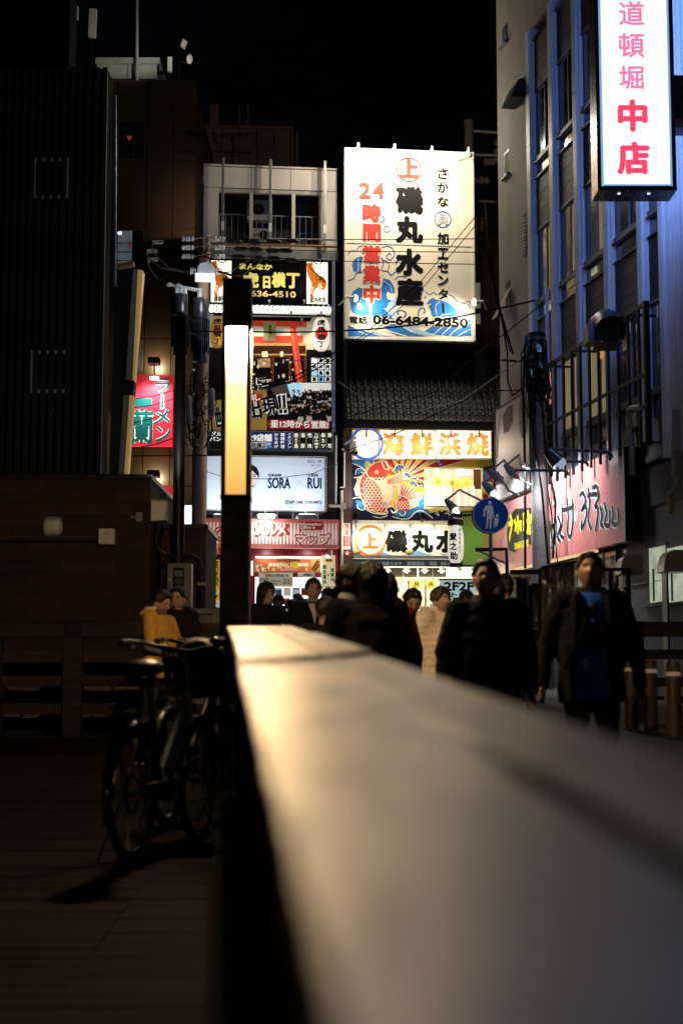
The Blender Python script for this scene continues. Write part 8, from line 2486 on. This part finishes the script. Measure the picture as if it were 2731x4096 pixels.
M_hair = mat('black_hair', (.012, .010, .009), .38, scale=40, stretch=(3, 3, .3), bump=.5)
M_hairb = mat('brown_hair', (.045, .022, .014), .4, scale=40, stretch=(3, 3, .3), bump=.5)
M_eye = mat('dark_eye', (.01, .008, .006), .1)
M_eyew = mat('eye_white', (.6, .56, .52), .25)
M_lip = mat('lips', (.28, .10, .09), .45)
M_lens = mat('spectacle_frame', (.02, .02, .02), .25)
def person(label, crop, hx, hy, Y, yaw, coat=(.01, .01, .012), legs=(.012, .012, .015), tone=0, hair='short', arms=None, hy_pitch=0, head_yaw=0, fem=False, hood=False, wide=1.0,
   shirt=None, glasses=False, detail=True, coat_len=.78, hair_m=None, stride=.14, lean=0.0, H=None, armcoat=None, closed=True, vox=None, sleeve2=None, puffer=False, vneck=False):
 top = P(crop, hx, hy, Y)
 gz_ = G(Y)
 ht = H or (top.z - gz_)
 s = ht / 1.72
 t = T('person', label, 'person', at=(0, 0, 0))
 t.o.location = (top.x, Y, top.z - ht)
 t.o.rotation_euler = (0, 0, yaw)
 vox = vox or (.013 if Y < 20 else .02)
 w_ = wide
 S = lambda v_: Vector(v_) * s
 hc = Vector((0, -.02 - lean, 1.602))
 HM = Matrix.Rotation(head_yaw, 3, 'Z') @ Matrix.Rotation(hy_pitch, 3, 'X')
 # joints
 arms = arms or {}
 sh = {k: Vector((k * .175 * (1 + (w_ - 1) * .6), -lean * .6, 1.405)) for k in (-1, 1)}
 el = {k: Vector(arms.get(k, ((k * .235 * w_, .02, 1.13), (k * .24 * w_, -.06, .88)))[0]) for k in (-1, 1)}
 wr = {k: Vector(arms.get(k, ((k * .235 * w_, .02, 1.13), (k * .24 * w_, -.06, .88)))[1]) for k in (-1, 1)}
 hip = {k: Vector((k * .09, 0, .90)) for k in (-1, 1)}
 kn = {k: Vector((k * .10, -.03 - k * stride * .5, .49)) for k in (-1, 1)}
 an = {k: Vector((k * .10, .02 - k * stride, .09)) for k in (-1, 1)}
 # body: one continuous surface with face, neck, hands
 mb = MB()
 mb.rings([(S((0, 0, .86)), .15 * s, .10 * s), (S((0, 0, 1.0)), .14 * s * w_, .10 * s * w_), (S((0, -lean * .3, 1.2)), .15 * s * w_, .105 * s * w_), (S((0, -lean * .6, 1.40)), .15 * s, .09 * s), (S((0, -lean * .8, 1.46)), .07 * s, .065 * s)], 20)
 mb.capsule(S((0, .0 - lean * .8, 1.42)), S((hc.x, hc.y + .02, 1.56)), .062 * s, .056 * s)
 for k in (-1, 1):
  mb.capsule(S(sh[k]), S(el[k]), .05 * s, .042 * s)
  mb.capsule(S(el[k]), S(wr[k]), .04 * s, .028 * s)
  mb.capsule(S(hip[k]), S(kn[k]), .08 * s, .055 * s)
  mb.capsule(S(kn[k]), S(an[k]), .053 * s, .036 * s)
  mb.capsule(S(an[k]), S(an[k] + Vector((0, -.12, -.04))), .035 * s, .03 * s)
  # hand: palm, four fingers and a thumb
  d = (wr[k] - el[k]).normalized()
  side = Vector((0, -1, 0)) if abs(d.y) < .8 else Vector((0, 0, 1))
  side = (side - d * side.dot(d)).normalized()
  nrm = d.cross(side).normalized()
  pm = wr[k] + d * .05
  mb.ell(S(pm), .034 * s, .034 * s, .034 * s, 12, 8)
  mb.capsule(S(wr[k]), S(wr[k] + d * .07), .026 * s, .034 * s)
 bm_ = blob(mb, vox * s * 1.5, 2)
 bb = bmesh.new()
 bb.from_mesh(bm_)
 extra = MB()
 hm = MB()
 n_, m_ = (40, 32) if detail else (20, 14)
 hm.ell((0, 0, 0), 1, 1, 1, n_, m_, fn=lambda p: head_fn(p, fem))
 for sg in (-1, 1):
  hm.ell((sg * .079, .008, -.008), .009, .017, .03, 10, 8)
 extra.add([(HM @ (Vector(v_) * 1.05) + hc) * s for v_ in hm.v], hm.f)
 for k in (-1, 1):
  d = (wr[k] - el[k]).normalized()
  side = Vector((0, -1, 0)) if abs(d.y) < .8 else Vector((0, 0, 1))
  side = (side - d * side.dot(d)).normalized()
  nrm = d.cross(side).normalized() * k
  for i, ln in enumerate((.068, .078, .073, .056)):
   b0 = wr[k] + d * .075 + side * (.027 - .018 * i)
   b1 = b0 + d * ln * .5 - nrm * .008
   b2 = b1 + d * ln * .42 - nrm * .024
   extra.capsule(S(b0), S(b1), .0095 * s, .009 * s, 8)
   extra.capsule(S(b1), S(b2), .009 * s, .0075 * s, 8)
  b0 = wr[k] + d * .03 + side * .028
  b1 = b0 + d * .03 + side * .022 - nrm * .01
  extra.capsule(S(b0), S(b1), .012 * s, .0105 * s, 8)
  extra.capsule(S(b1), S(b1 + d * .028 + side * .004 - nrm * .012), .0105 * s, .008 * s, 8)
 me = bpy.data.meshes.new('body')
 me.from_pydata([tuple(v_) for v_ in extra.v], [], extra.f)
 bb.from_mesh(me)
 bb.to_mesh(bm_)
 bb.free()
 bm_.shade_smooth()
 bm_.name = 'body'
 t.part('body', skin(tone), bm_)
 # clothes
 cm = mat('cloth_%s' % '_'.join('%.3f' % c_ for c_ in coat), coat, .92, scale=30, bump=.25, var=.15, spec=.15)
 mb = MB()
 if not closed:
  pass
 hem = coat_len
 mb.rings([(S((0, .005, hem)), .19 * s * w_, .135 * s * w_), (S((0, 0, hem + .12)), .185 * s * w_, .135 * s * w_), (S((0, -lean * .3, 1.16)), .18 * s * w_, .135 * s * w_), (S((0, -lean * .6, 1.34)), .185 * s * w_, .13 * s),
    (S((0, -lean * .7, 1.43)), .14 * s, .10 * s), (S((0, -lean * .8, 1.475)), .088 * s, .08 * s)], 24)
 for k in (-1, 1):
  mb.capsule(S(sh[k] + Vector((-k * .02, 0, 0))), S(el[k]), .078 * s * (1 + (w_ - 1) * .5), .064 * s)
  mb.capsule(S(el[k]), S(wr[k] - (wr[k] - el[k]).normalized() * .01), .062 * s, .046 * s)
  mb.capsule(S((0, -lean * .7, 1.42)), S(sh[k]), .07 * s, .07 * s)
 if hood:
  mb.rings([(S((0, .07 - lean, 1.41)), .12 * s, .11 * s), (S((0, .095 - lean, 1.48)), .155 * s, .135 * s), (S((0, .095 - lean, 1.53)), .14 * s, .12 * s)], 20)
 jm = blob(mb, vox * s * 1.25, 2, noise=.011 * s if detail else .006, seed=hx * .1)
 if puffer:
  for v_ in jm.vertices:
   v_.co += v_.normal * .010 * s * abs(math.sin(v_.co.z / s * 48))
 jm.name = 'jacket'
 t.part('jacket', cm, jm)
 mb = MB()
 for k in (-1, 1):
  mb.capsule(S(hip[k] + Vector((0, 0, .06))), S(kn[k]), .105 * s * (1 + (w_ - 1) * .6), .072 * s)
  mb.capsule(S(kn[k]), S(an[k] + Vector((0, 0, .02))), .072 * s, .058 * s)
 tm = blob(mb, vox * s * 1.8, 1, noise=.008 * s)
 tm.name = 'trousers'
 t.part('trousers', mat('cloth_%s' % '_'.join('%.3f' % c_ for c_ in legs), legs, .8, scale=30, bump=.2), tm)
 for k in (-1, 1):
  a_ = an[k]
  t.part('shoe', M_black, MB().capsule(S(a_ + Vector((0, .03, -.045))), S(a_ + Vector((0, -.14, -.055))), .045 * s, .04 * s, 12), smooth=60)
 if shirt is not None:
  sm_ = mat('shirt_%s' % '_'.join('%.3f' % c_ for c_ in shirt), shirt, .75, scale=25, bump=.2, var=.1)
  sx0 = .082 * w_
  vs = []
  rows = [1.46, 1.42, 1.34, 1.24, 1.12, 1.0, .9, coat_len + .03]
  for z in rows:
   for i in range(9):
    u = i / 8 * 2 - 1
    ww = sx0 * (.65 if z > 1.45 else 1) * (1 + (1.34 - z) * .35) * (1 + .13 * math.sin(z * 9 + (2 if u > 0 else 0)))
    if vneck:
     ww = .07 * max(.02, (z - 1.27) / .19)
    x_ = u * ww
    rr_ = .142 * w_ if z < 1.3 else (.139 if z < 1.36 else (.12 if z < 1.45 else .095))
    vs.append(S((x_, -lean * .6 * max(0, (z - .9)) * 1.6 - rr_ * math.sqrt(max(0, 1 - (x_ / (.2 * w_)) ** 2)) - .026 + .004 * math.sin(z * 40 + i), z)))
  fs = [(r_ * 9 + i, r_ * 9 + i + 1, (r_ + 1) * 9 + i + 1, (r_ + 1) * 9 + i) for r_ in range(len(rows) - 1) for i in range(8)]
  t.part('shirt', sm_, MB().add(vs, fs), smooth=70)
  if not vneck:
   for e_ in (0, 8):
    ed = [Vector(vs[r_ * 9 + e_]) + Vector(((.012 if e_ else -.012) * s, .004, 0)) for r_ in range(len(rows))]
    t.part('lapel', cm, MB().loft([(p_, (.034 if 0 < i_ < 4 else .022) * s) for i_, p_ in enumerate(ed)], 10), smooth=60)
 # hair
 hm = hair_m or M_hair
 hb = MB()
 n_, m_ = (44, 26) if detail else (22, 12)
 from mathutils import noise as nz_
 def lim(az):
  a_ = abs(math.atan2(math.sin(az), math.cos(az)))   # 0 in front
  if hair == 'bald':
   return .9
  if hair in ('long', 'bob', 'pony'):
   return .50 - (1.1 if hair != 'pony' else .7) * min(1, max(0, (a_ - .5) / .7))
  return .60 - .50 * min(1, max(0, (a_ - .6) / .45)) - .5 * min(1, max(0, (a_ - 1.7) / .8))
 base = len(hb.v)
 for j in range(m_ + 1):
  for i in range(n_):
   az = math.tau * i / n_
   l0 = lim(az) + .10 * nz_.noise(Vector((math.cos(az) * 5, math.sin(az) * 5, hx * .1)))
   la = math.asin(max(-1, min(1, l0))) + (math.pi / 2 - math.asin(max(-1, min(1, l0)))) * j / m_
   p = Vector((math.cos(la) * math.sin(az), -math.cos(la) * math.cos(az), math.sin(la)))
   q_ = head_fn(p, fem)
   th = (.0 if j == 0 else min(1, j / 3)) * (.020 if hair == 'short' else .024) * (1 + .45 * nz_.noise(q_ * 28)) + .004 * nz_.noise(q_ * 90)
   q_ = q_ + p * th + Vector((0, .006 * (j > 0), .004 * (j > 0)))
   hb.v.append(tuple((HM @ (q_ * 1.05) + hc) * s))
 for j in range(m_):
  for i in range(n_):
   i2 = (i + 1) % n_
   hb.f.append((base + j * n_ + i, base + j * n_ + i2, base + (j + 1) * n_ + i2, base + (j + 1) * n_ + i))
 ho = t.part('hair', hm, hb, smooth=60)
 if hair in ('long', 'bob'):
  dl = .30 if hair == 'long' else .13
  mb = MB()
  rr_ = [(.085, .07, 0.02), (.098, .075, .01), (.10, .07, -.08), (.10 if hair == 'bob' else .115, .06, -.08 - dl * .5), (.07, .045, -.08 - dl)]
  mb.rings([((HM @ Vector((0, .045, z)) + hc) * s, a_ * s, b_ * s) for a_, b_, z in rr_], 22)
  for sg in (-1, 1):
   mb.capsule((HM @ Vector((sg * .076, -.005, .04)) + hc) * s, (HM @ Vector((sg * .082, -.005, -.06 - dl * .6)) + hc) * s, .024 * s, .020 * s)
  lm = blob(mb, .013 * s, 1, noise=.008)
  lm.name = 'hair_lengths'
  t.part('hair_lengths', hm, lm)
 if hair == 'pony':
  t.part('hair_bun', hm, MB().ell((HM @ Vector((0, .095, .01)) + hc) * s, .042 * s, .035 * s, .04 * s, 16, 12), smooth=60)
 if detail:
  fv = lambda x, z, dy=0: (HM @ (head_fn(Vector((x / .076, -math.sqrt(max(.05, 1 - (x / .076) ** 2 - (z / .115) ** 2)), z / .115)), fem) * 1.05 + Vector((0, dy, 0))) + hc) * s
  for sg in (-1, 1):
   t.part('eye', M_eyew, MB().ell(fv(sg * .031, .008, .003), .0125 * s, .006 * s, .0055 * s, 12, 8), smooth=60)
   t.part('pupil', M_eye, MB().ell(fv(sg * .030, .008, -.002), .0065 * s, .003 * s, .0055 * s, 10, 8), smooth=60)
   t.part('eyebrow', M_hair, MB().tube([fv(sg * .016, .028, -.001), fv(sg * .031, .033, -.002), fv(sg * .047, .026, -.001)], .0045 * s, 6))
  t.part('mouth', M_lip, MB().loft([(fv(-.022, -.062, -.001), .002 * s), (fv(-.008, -.058, -.003), .0052 * s), (fv(0, -.0595, -.003), .005 * s), (fv(.008, -.058, -.003), .0052 * s), (fv(.022, -.062, -.001), .002 * s)], 8), smooth=60)
 if glasses:
  g_ = MB()
  fv2 = lambda x, z, y: (HM @ Vector((x, y, z)) + hc) * s
  for sg in (-1, 1):
   g_.tube([fv2(sg * (.032 + .021 * math.cos(a_ * math.tau / 12)), .008 + .017 * math.sin(a_ * math.tau / 12), -.105 + .012 * abs(math.cos(a_ * math.tau / 12))) for a_ in range(13)], .002 * s, 5)
   g_.tube([fv2(sg * .054, .012, -.092), fv2(sg * .078, .012, -.02), fv2(sg * .080, .006, .01)], .0018 * s, 5)
  g_.tube([fv2(-.011, .010, -.108), fv2(.011, .010, -.108)], .002 * s, 5)
  t.part('glasses', M_lens, g_)
 t.s, t.S, t.hc, t.HM, t.wr = s, S, hc, HM, wr
 return t
def collar(t, m, z=1.475, r=.083, h=.05):
 t.part('collar', m, MB().rings([(t.S((0, -.0, z - h * .5)), (r + .012) * t.s, (r + .008) * t.s), (t.S((0, -.004, z + h * .5)), r * t.s, (r - .004) * t.s)], 20, cap=False), smooth=60)
def strap(t, m, pts, r=.014):
 t.part('bag_strap', m, MB().tube([t.S(p) for p in pts], r * t.s, 6), smooth=60)
BK = (.008, .008, .010)
# right foreground: man in the open dark jacket over a blue shirt
pb_ = person('stout man looking up in an open black jacket over a bright blue printed shirt', 'n', 762, 152, 10.2, R(-6), coat=BK, legs=(.02, .019, .016), tone=2, wide=1.22, shirt=(.008, .16, .80), hy_pitch=-.22,
    arms={-1: ((-.30, .03, 1.10), (-.33, -.05, .84)), 1: ((.30, .04, 1.10), (.32, -.04, .84))}, coat_len=.72, H=1.69)
strap(pb_, mat('matt_strap', (.006, .006, .006), .95, spec=.1), [(.13, .03, 1.47), (-.02 + .10, -.10, 1.45), (-.03, -.215, 1.28), (-.12, -.225, 1.08), (-.19, -.19, .95)][::1], .017)
sm = mat('orange_shirt_print', (.42, .10, .04), .8, var=.3)
m = MB()
a_ = pb_.s
for tx_, z0, z1, x0, x1 in (('Quantities', 1.275, 1.315, -.075, .09), ('FONG', 1.215, 1.245, .0, .075), ('THE', 1.175, 1.205, .015, .07), ('CROWD', 1.12, 1.15, -.03, .08)):
 m.text(tx_, x0 * a_, z0 * a_, x1 * a_, z1 * a_, -.212 * a_, .03)
pb_.part('shirt_print', sm, m)
pb_.part('shirt_print', mat('dark_shirt_print', (.02, .012, .02), .8), MB().box(-.055 * a_, .085 * a_, -.2105 * a_, -.209 * a_, 1.09 * a_, 1.255 * a_))
collar(pb_, mat('cloth_fur_trim', (.012, .011, .010), .95, scale=60, bump=.8), 1.47, .105, .06)
# man with glasses in black
pg = person('man with glasses looking up in a plain black jacket, left of the stout man', 'i', 78, 752, 9.6, R(-4), coat=BK, legs=(.01, .012, .02), tone=0, glasses=True, hy_pitch=-.2, wide=1.18, coat_len=.62, H=1.66)
collar(pg, mat('plum_collar', (.03, .012, .03), .7), 1.478, .09, .05)
# woman in the cream coat
ww = person('young woman in a cream hooded coat with a crossbody strap touching her mouth', 'm', 1205, 232, 13.6, R(38), coat=(.82, .70, .54), legs=(.02, .018, .018), tone=1, fem=True, hair='pony', hood=True, hair_m=M_hairb,
   arms={1: ((.22, -.08, 1.16), (.05, -.17, 1.42)), -1: ((-.24, .03, 1.13), (-.23, -.03, .88))}, coat_len=.66, stride=.2, wide=1.5, puffer=True)
strap(ww, M_black, [(.10, .06, 1.45), (.10, -.07, 1.42), (.02, -.155, 1.22), (-.12, -.165, 1.02), (-.2, -.10, .90)], .011)
ww.part('strap_buckle', mat('brass_buckle', (.7, .45, .12), .25, .9), MB().box(-.01, .02, -.18, -.165, 1.12, 1.15))
hs = T('handbag', 'small black handbag hanging at the side of the woman in the cream coat', 'handbag', at=tuple(P('m', 1090, 660, 13.55)))
p = P('m', 1090, 660, 13.55)
hs.part('body', M_black, MB().box(p.x - .05, p.x + .12, 13.45, 13.55, p.z - .2, p.z), bevel=.02)
hs.part('flap', M_dark, MB().box(p.x - .055, p.x + .125, 13.44, 13.449, p.z - .1, p.z + .002))
# dark silhouettes in the middle
cp1 = person('dark haired man with a pale collar leaning towards the woman, back to the shopfronts', 'm', 668, 92, 10.6, R(60), coat=BK, tone=2, hair='short', hy_pitch=.15, wide=1.12, coat_len=.6, H=1.70)
collar(cp1, mat('pale_shirt_collar', (.5, .52, .5), .7), 1.50, .078, .05)
person('tall person with long dark hair seen from behind next to the leaning man', 'm', 800, 85, 10.4, R(168), coat=(.012, .009, .009), tone=2, hair='long', wide=1.15, coat_len=.5, fem=True, H=1.7, head_yaw=.3)
person('person in a dark red coat half hidden behind the long haired person', 'm', 880, 150, 11.2, R(175), coat=(.085, .006, .008), tone=2, hair='long', coat_len=.5, fem=True, H=1.6, detail=False)
person('dark haired youth in a black zipped jacket looking down', 'm', 1042, 242, 14.4, R(8), coat=(.012, .011, .012), tone=0, hair='short', hy_pitch=.45, wide=1.05, H=1.66)
sm_ = person('smiling heavy man in a black coat over a white tee shirt', 'm', 452, 180, 16.4, R(6), coat=BK, tone=1, wide=1.22, vneck=True, shirt=(.55, .55, .55), coat_len=.7, hy_pitch=.02)
mk = person('woman with bobbed dark hair and a white face mask under her chin', 'm', 165, 202, 17.6, R(48), coat=(.02, .017, .014), tone=1, hair='bob', fem=True, hy_pitch=.12)
mk.part('face_mask', mat('white_mask', (.75, .75, .75), .8), MB().ell((mk.HM @ Vector((0, -.072, -.07)) + mk.hc) * mk.s, .05 * mk.s, .04 * mk.s, .035 * mk.s, 16, 10), smooth=60)
ph = person('woman holding a phone in front of her chest beside the masked woman', 'm', 245, 275, 24.5, R(10), coat=(.015, .012, .012), tone=2, hair='pony', fem=True, hy_pitch=.3,
   arms={1: ((.2, -.08, 1.15), (.05, -.26, 1.22)), -1: ((-.2, -.08, 1.15), (-.05, -.26, 1.20))})
p = P('m', 275, 345, 24.2)
t = T('phone', 'glowing phone held by the woman beside the masked woman', 'phone', at=tuple(p))
t.part('case', M_black, MB().box(p.x - .04, p.x + .04, 24.19, 24.2, p.z - .07, p.z + .07), bevel=.003)
t.part('camera_light', mat('phone_light', (1, 1, 1), .3, emit=2, ecol=(1, .95, .85)), MB().box(p.x - .01, p.x + .015, 24.185, 24.189, p.z + .03, p.z + .05))
person('small dark haired passer-by in front of the shop glass', 'm', 318, 303, 27, R(60), coat=BK, tone=0, detail=False, hair='short')
person('passer-by with glasses in profile right of the smiling man', 'm', 548, 236, 24, R(-70), coat=(.02, .02, .02), tone=0, glasses=True, hair='short')
person('dark coated person holding up a phone just right of the smiling man', 'm', 520, 292, 12.8, R(165), coat=BK, tone=2, hair='short', detail=False, wide=1.15, H=1.5)
person('pale faced passer-by half hidden left of the smiling man', 'm', 363, 268, 28, R(-50), coat=BK, tone=1, detail=False, hair='short')
person('dark haired passer-by just left of the leaning man', 'm', 603, 226, 20, R(170), coat=(.02, .018, .016), tone=0, detail=False, hair='bob')
person('broad shouldered person turned away behind the man with glasses', 'm', 1365, 250, 15.5, R(178), coat=(.012, .014, .02), tone=0, detail=False, hair='short', wide=1.2, H=1.5)
bt = person('dark haired man seen from behind between the round blue sign and the mirror sheets', 'i', 218, 860, 14.2, R(172), coat=BK, tone=2, hair='short', H=1.62)
person('person with a pale strap behind the right shoulder of the man with glasses', 'i', 150, 905, 12.4, R(170), coat=(.012, .016, .03), tone=0, detail=False, hair='short', wide=1.15, H=1.55)
# left pair
yl = person('young man with glasses in a yellow and grey hooded jacket looking down at his hands', 'k', 1115, 905, 14.5, R(62), coat=(.55, .31, .05), legs=(.015, .015, .018), tone=0, glasses=True, hood=True, hy_pitch=.38,
   arms={1: ((.21, -.10, 1.14), (.06, -.30, 1.18)), -1: ((-.23, -.06, 1.12), (-.06, -.27, 1.02))}, wide=1.2)
g_ = MB()
for k in (-1, 1):
 e_, w_ = ((Vector((.21, -.10, 1.14)), Vector((.06, -.30, 1.18))) if k > 0 else (Vector((-.23, -.06, 1.12)), Vector((-.06, -.27, 1.02))))
 g_.capsule(yl.S(e_ + (w_ - e_) * -.12), yl.S(w_), .070 * yl.s, .052 * yl.s)
gm = blob(g_, .012, 2, noise=.006)
gm.name = 'sleeve'
yl.part('sleeve', mat('grey_sleeve', (.14, .14, .14), .8, scale=30, bump=.2), gm)
yl.part('hood_lining', mat('cream_fleece', (.62, .55, .40), .9, scale=50, bump=.5), MB().rings([(yl.S((0, .075, 1.50)), .12 * yl.s, .10 * yl.s), (yl.S((0, .07, 1.56)), .115 * yl.s, .10 * yl.s), (yl.S((0, .08, 1.54)), .085 * yl.s, .07 * yl.s)], 20), smooth=60)
collar(yl, mat('brown_collar', (.10, .07, .035), .9), 1.49, .08, .09)
person('older man with glasses in a black quilted jacket facing the yellow hooded man', 'k', 1245, 880, 15.2, R(-18), coat=(.010, .009, .010), legs=(.01, .01, .012), tone=0, glasses=True, puffer=True, hy_pitch=.02)
# ============================================================ BICYCLES
M_bf = mat('silver_blue_bicycle_paint', (.42, .54, .68), .28, .35, bump=.02, var=.06)
M_chr = mat('chrome', (.6, .62, .65), .15, 1, bump=0)
M_tyre = mat('tyre_rubber', (.012, .012, .012), .7)
def ring_mesh(c, R_, r, n=48, m=8, plane='xz'):
 mb = MB()
 for i in range(n):
  a = i * math.tau / n
  for k in range(m):
   b_ = k * math.tau / m
   rr_ = R_ + r * math.cos(b_)
   mb.v.append((c[0] + 0 + r * math.sin(b_), c[1] + rr_ * math.cos(a), c[2] + rr_ * math.sin(a)))
 for i in range(n):
  for k in range(m):
   mb.f.append((i * m + k, ((i + 1) % n) * m + k, ((i + 1) % n) * m + (k + 1) % m, i * m + (k + 1) % m))
 return mb
def bicycle(label, loc, yaw, basket=True, frame_m=None):
 """rear hub over the origin, heading +y"""
 t = T('bicycle', label, 'bicycle', at=(0, 0, 0), group='bicycles parked left of the handrail')
 t.o.location = loc
 t.o.rotation_euler = (0, 0, yaw)
 R_ = .325
 fm = frame_m or M_bf
 for y_ in (0, 1.08):
  wh = t.part('wheel', M_tyre, ring_mesh((0, y_, R_ + .01), R_ - .015, .020, 56, 10), smooth=60)
  t.part('rim', M_chr, ring_mesh((0, y_, R_ + .01), R_ - .045, .010, 48, 6), parent=wh, smooth=60)
  sp = MB()
  for k in range(28):
   a = k * math.tau / 28
   sg = .03 if k % 2 else -.03
   sp.cyl((sg, y_ + .025 * math.cos(a + 1), R_ + .01 + .025 * math.sin(a + 1)), (0, y_ + (R_ - .05) * math.cos(a), R_ + .01 + (R_ - .05) * math.sin(a)), .0014, n=4, cap=False)
  t.part('spokes', M_chr, sp, parent=wh)
  t.part('hub', M_chr, MB().cyl((-.045, y_, R_ + .01), (.045, y_, R_ + .01), .018, n=12), parent=wh)
  a0, a1 = (40, 215) if y_ == 0 else (20, 165)
  vs, fs = [], []
  n_ = 26
  for i in range(n_ + 1):
   a = R(a0 + (a1 - a0) * i / n_)
   if y_ == 0:
    a = math.pi - R(-35 + (a1 - a0) * i / n_) if False else R(35 + 165 * i / n_)
   for k in range(7):
    b_ = math.pi * k / 6 - math.pi / 2
    rr_ = R_ + .018 + .018 * math.cos(b_)
    vs.append((.034 * math.sin(b_), y_ + rr_ * math.cos(a), R_ + .01 + rr_ * math.sin(a)))
  for i in range(n_):
   for k in range(6):
    fs.append((i * 7 + k, i * 7 + k + 1, (i + 1) * 7 + k + 1, (i + 1) * 7 + k))
  t.part('mudguard', M_chr if fm is M_bf else fm, MB().add(vs, fs), smooth=60)
 bbk, head, headb, seat = (0, .44, .29), (0, .86, .88), (0, .91, .68), (0, .30, .70)
 t.part('frame', fm, MB().cyl((0, .90, .72), bbk, .024, n=12).cyl((0, .875, .80), (0, .40, .40), .020, n=12).cyl(bbk, (0, .24, .84), .018, n=12).cyl(head, (0, .93, .60), .022, n=12)
   .cyl((.05, 0, .335), (.03, .42, .29), .011).cyl((-.05, 0, .335), (-.03, .42, .29), .011).cyl((.05, 0, .335), (.02, .28, .68), .009).cyl((-.05, 0, .335), (-.02, .28, .68), .009), smooth=60)
 t.part('fork', fm, MB().tube([(.05, .92, .62), (.055, .97, .55), (.055, 1.08, .335)], .011, 8).tube([(-.05, .92, .62), (-.055, .97, .55), (-.055, 1.08, .335)], .011, 8), smooth=60)
 t.part('seat_post', M_chr, MB().cyl((0, .25, .80), (0, .21, .92), .013, n=10))
 sd = MB()
 sd.ell((0, .16, .955), .105, .12, .045, 18, 12).ell((0, .28, .955), .045, .13, .032, 14, 10)
 sm2 = blob(sd, .012, 2)
 sm2.name = 'saddle'
 t.part('saddle', mat('black_saddle_vinyl', (.015, .015, .016), .3, bump=.05), sm2)
 t.part('saddle_spring', M_chr, MB().cyl((.05, .12, .86), (.05, .12, .93), .02, n=10).cyl((-.05, .12, .86), (-.05, .12, .93), .02, n=10))
 t.part('stem', M_chr, MB().tube([(0, .86, .88), (0, .835, 1.0), (0, .84, 1.05)], .013, 10), smooth=60)
 t.part('handlebar', M_dark, MB().tube([(-.27, .56, 1.09), (-.27, .68, 1.10), (-.25, .78, 1.10), (-.14, .86, 1.07), (0, .87, 1.05), (.14, .86, 1.07), (.25, .78, 1.10), (.27, .68, 1.10), (.27, .56, 1.09)], .012, 8), smooth=60)
 for k in (-1, 1):
  t.part('grip', M_black, MB().cyl((k * .27, .55, 1.09), (k * .27, .68, 1.10), .018, n=10))
  t.part('brake_lever', M_chr, MB().tube([(k * .255, .70, 1.10), (k * .235, .66, 1.07), (k * .24, .58, 1.06)], .006, 6))
 t.part('bell', M_chr, MB().ell((.17, .82, 1.105), .028, .028, .022, 14, 8), smooth=60)
 t.part('chain_guard', M_dark, MB().box(.045, .06, .02, .52, .30, .385), bevel=.01)
 t.part('crank', M_chr, MB().cyl((.07, .44, .29), (.075, .48, .13), .009).cyl((-.07, .44, .29), (-.075, .40, .45), .009).cyl((-.08, .44, .29), (.08, .44, .29), .014))
 for p_ in ((.115, .48, .125), (-.115, .40, .455)):
  t.part('pedal', M_black, MB().obox(p_, (.08, .06, .02)))
 t.part('rear_reflector', mat('red_reflector', (.45, .01, .01), .2), MB().cyl((0, -.335, .46), (0, -.350, .46), .028, n=16))
 t.part('rear_rack', M_dark, MB().tube([(-.06, .2, .74), (-.06, -.2, .73), (.06, -.2, .73), (.06, .2, .74)], .006, 6).tube([(-.06, -.12, .73), (-.05, 0, .34)], .005).tube([(.06, -.12, .73), (.05, 0, .34)], .005))
 t.part('kickstand', M_chr, MB().tube([(-.06, .02, .32), (-.14, -.10, .01), (.12, -.10, .01), (.06, .02, .32)], .007, 6))
 t.part('lock_ring', M_black, ring_mesh((0, 0, .335), .09, .008, 20, 5))
 if basket:
  bk = MB()
  x0, x1, y0, y1, z0, z1 = -.19, .19, .98, 1.24, .80, 1.06
  t.part('basket_floor', M_dark, MB().box(x0 + .03, x1 - .03, y0 + .02, y1 - .02, z0, z0 + .012))
  m = MB()
  for k in range(12):
   u = k / 11
   m.cyl((x0 + .03 + (x1 - x0 - .06) * u, y0 + .02, z0), (x0 + (x1 - x0) * u, y0, z1), .003, n=4)
   m.cyl((x0 + .03 + (x1 - x0 - .06) * u, y1 - .02, z0), (x0 + (x1 - x0) * u, y1, z1), .003, n=4)
   m.cyl((x0 + .03, y0 + (y1 - y0) * u, z0), (x0, y0 + (y1 - y0) * u, z1), .003, n=4)
   m.cyl((x1 - .03, y0 + (y1 - y0) * u, z0), (x1, y0 + (y1 - y0) * u, z1), .003, n=4)
  for z in (z0 + .08, z0 + .17, z1):
   m.tube([(x0, y0, z), (x1, y0, z), (x1, y1, z), (x0, y1, z), (x0, y0, z)], .005, 5)
  t.part('basket', M_dark, m, kind='stuff')
  bg_ = MB().ell((0, 1.11, .96), .175, .12, .17, 18, 12)
  t.part('basket_cover', mat('black_bag_nylon', (.01, .01, .011), .55, bump=.3), blob(bg_, .014, 2, noise=.012))
 t.part('front_light', mat('front_lamp', (.5, .5, .5), .2), MB().loft([((.07, 1.02, .66), .02), ((.07, 1.07, .66), .03)], 12))
 return t
bp_ = P('l', 352, 2270, 7.55)
b1_ = bicycle('silver blue bicycle with a chrome rear mudguard and covered basket beside the handrail', (bp_.x, 7.6, G(7.6)), R(-12))
b2_ = bicycle('second dark bicycle standing behind the silver one, nearer the lamp post', (P('l', 640, 1900, 8.9).x, 9.0, G(9)), R(-12), frame_m=mat('dark_bicycle_paint', (.03, .035, .04), .35, .4))
bpy.data.scenes.remove(TMP)
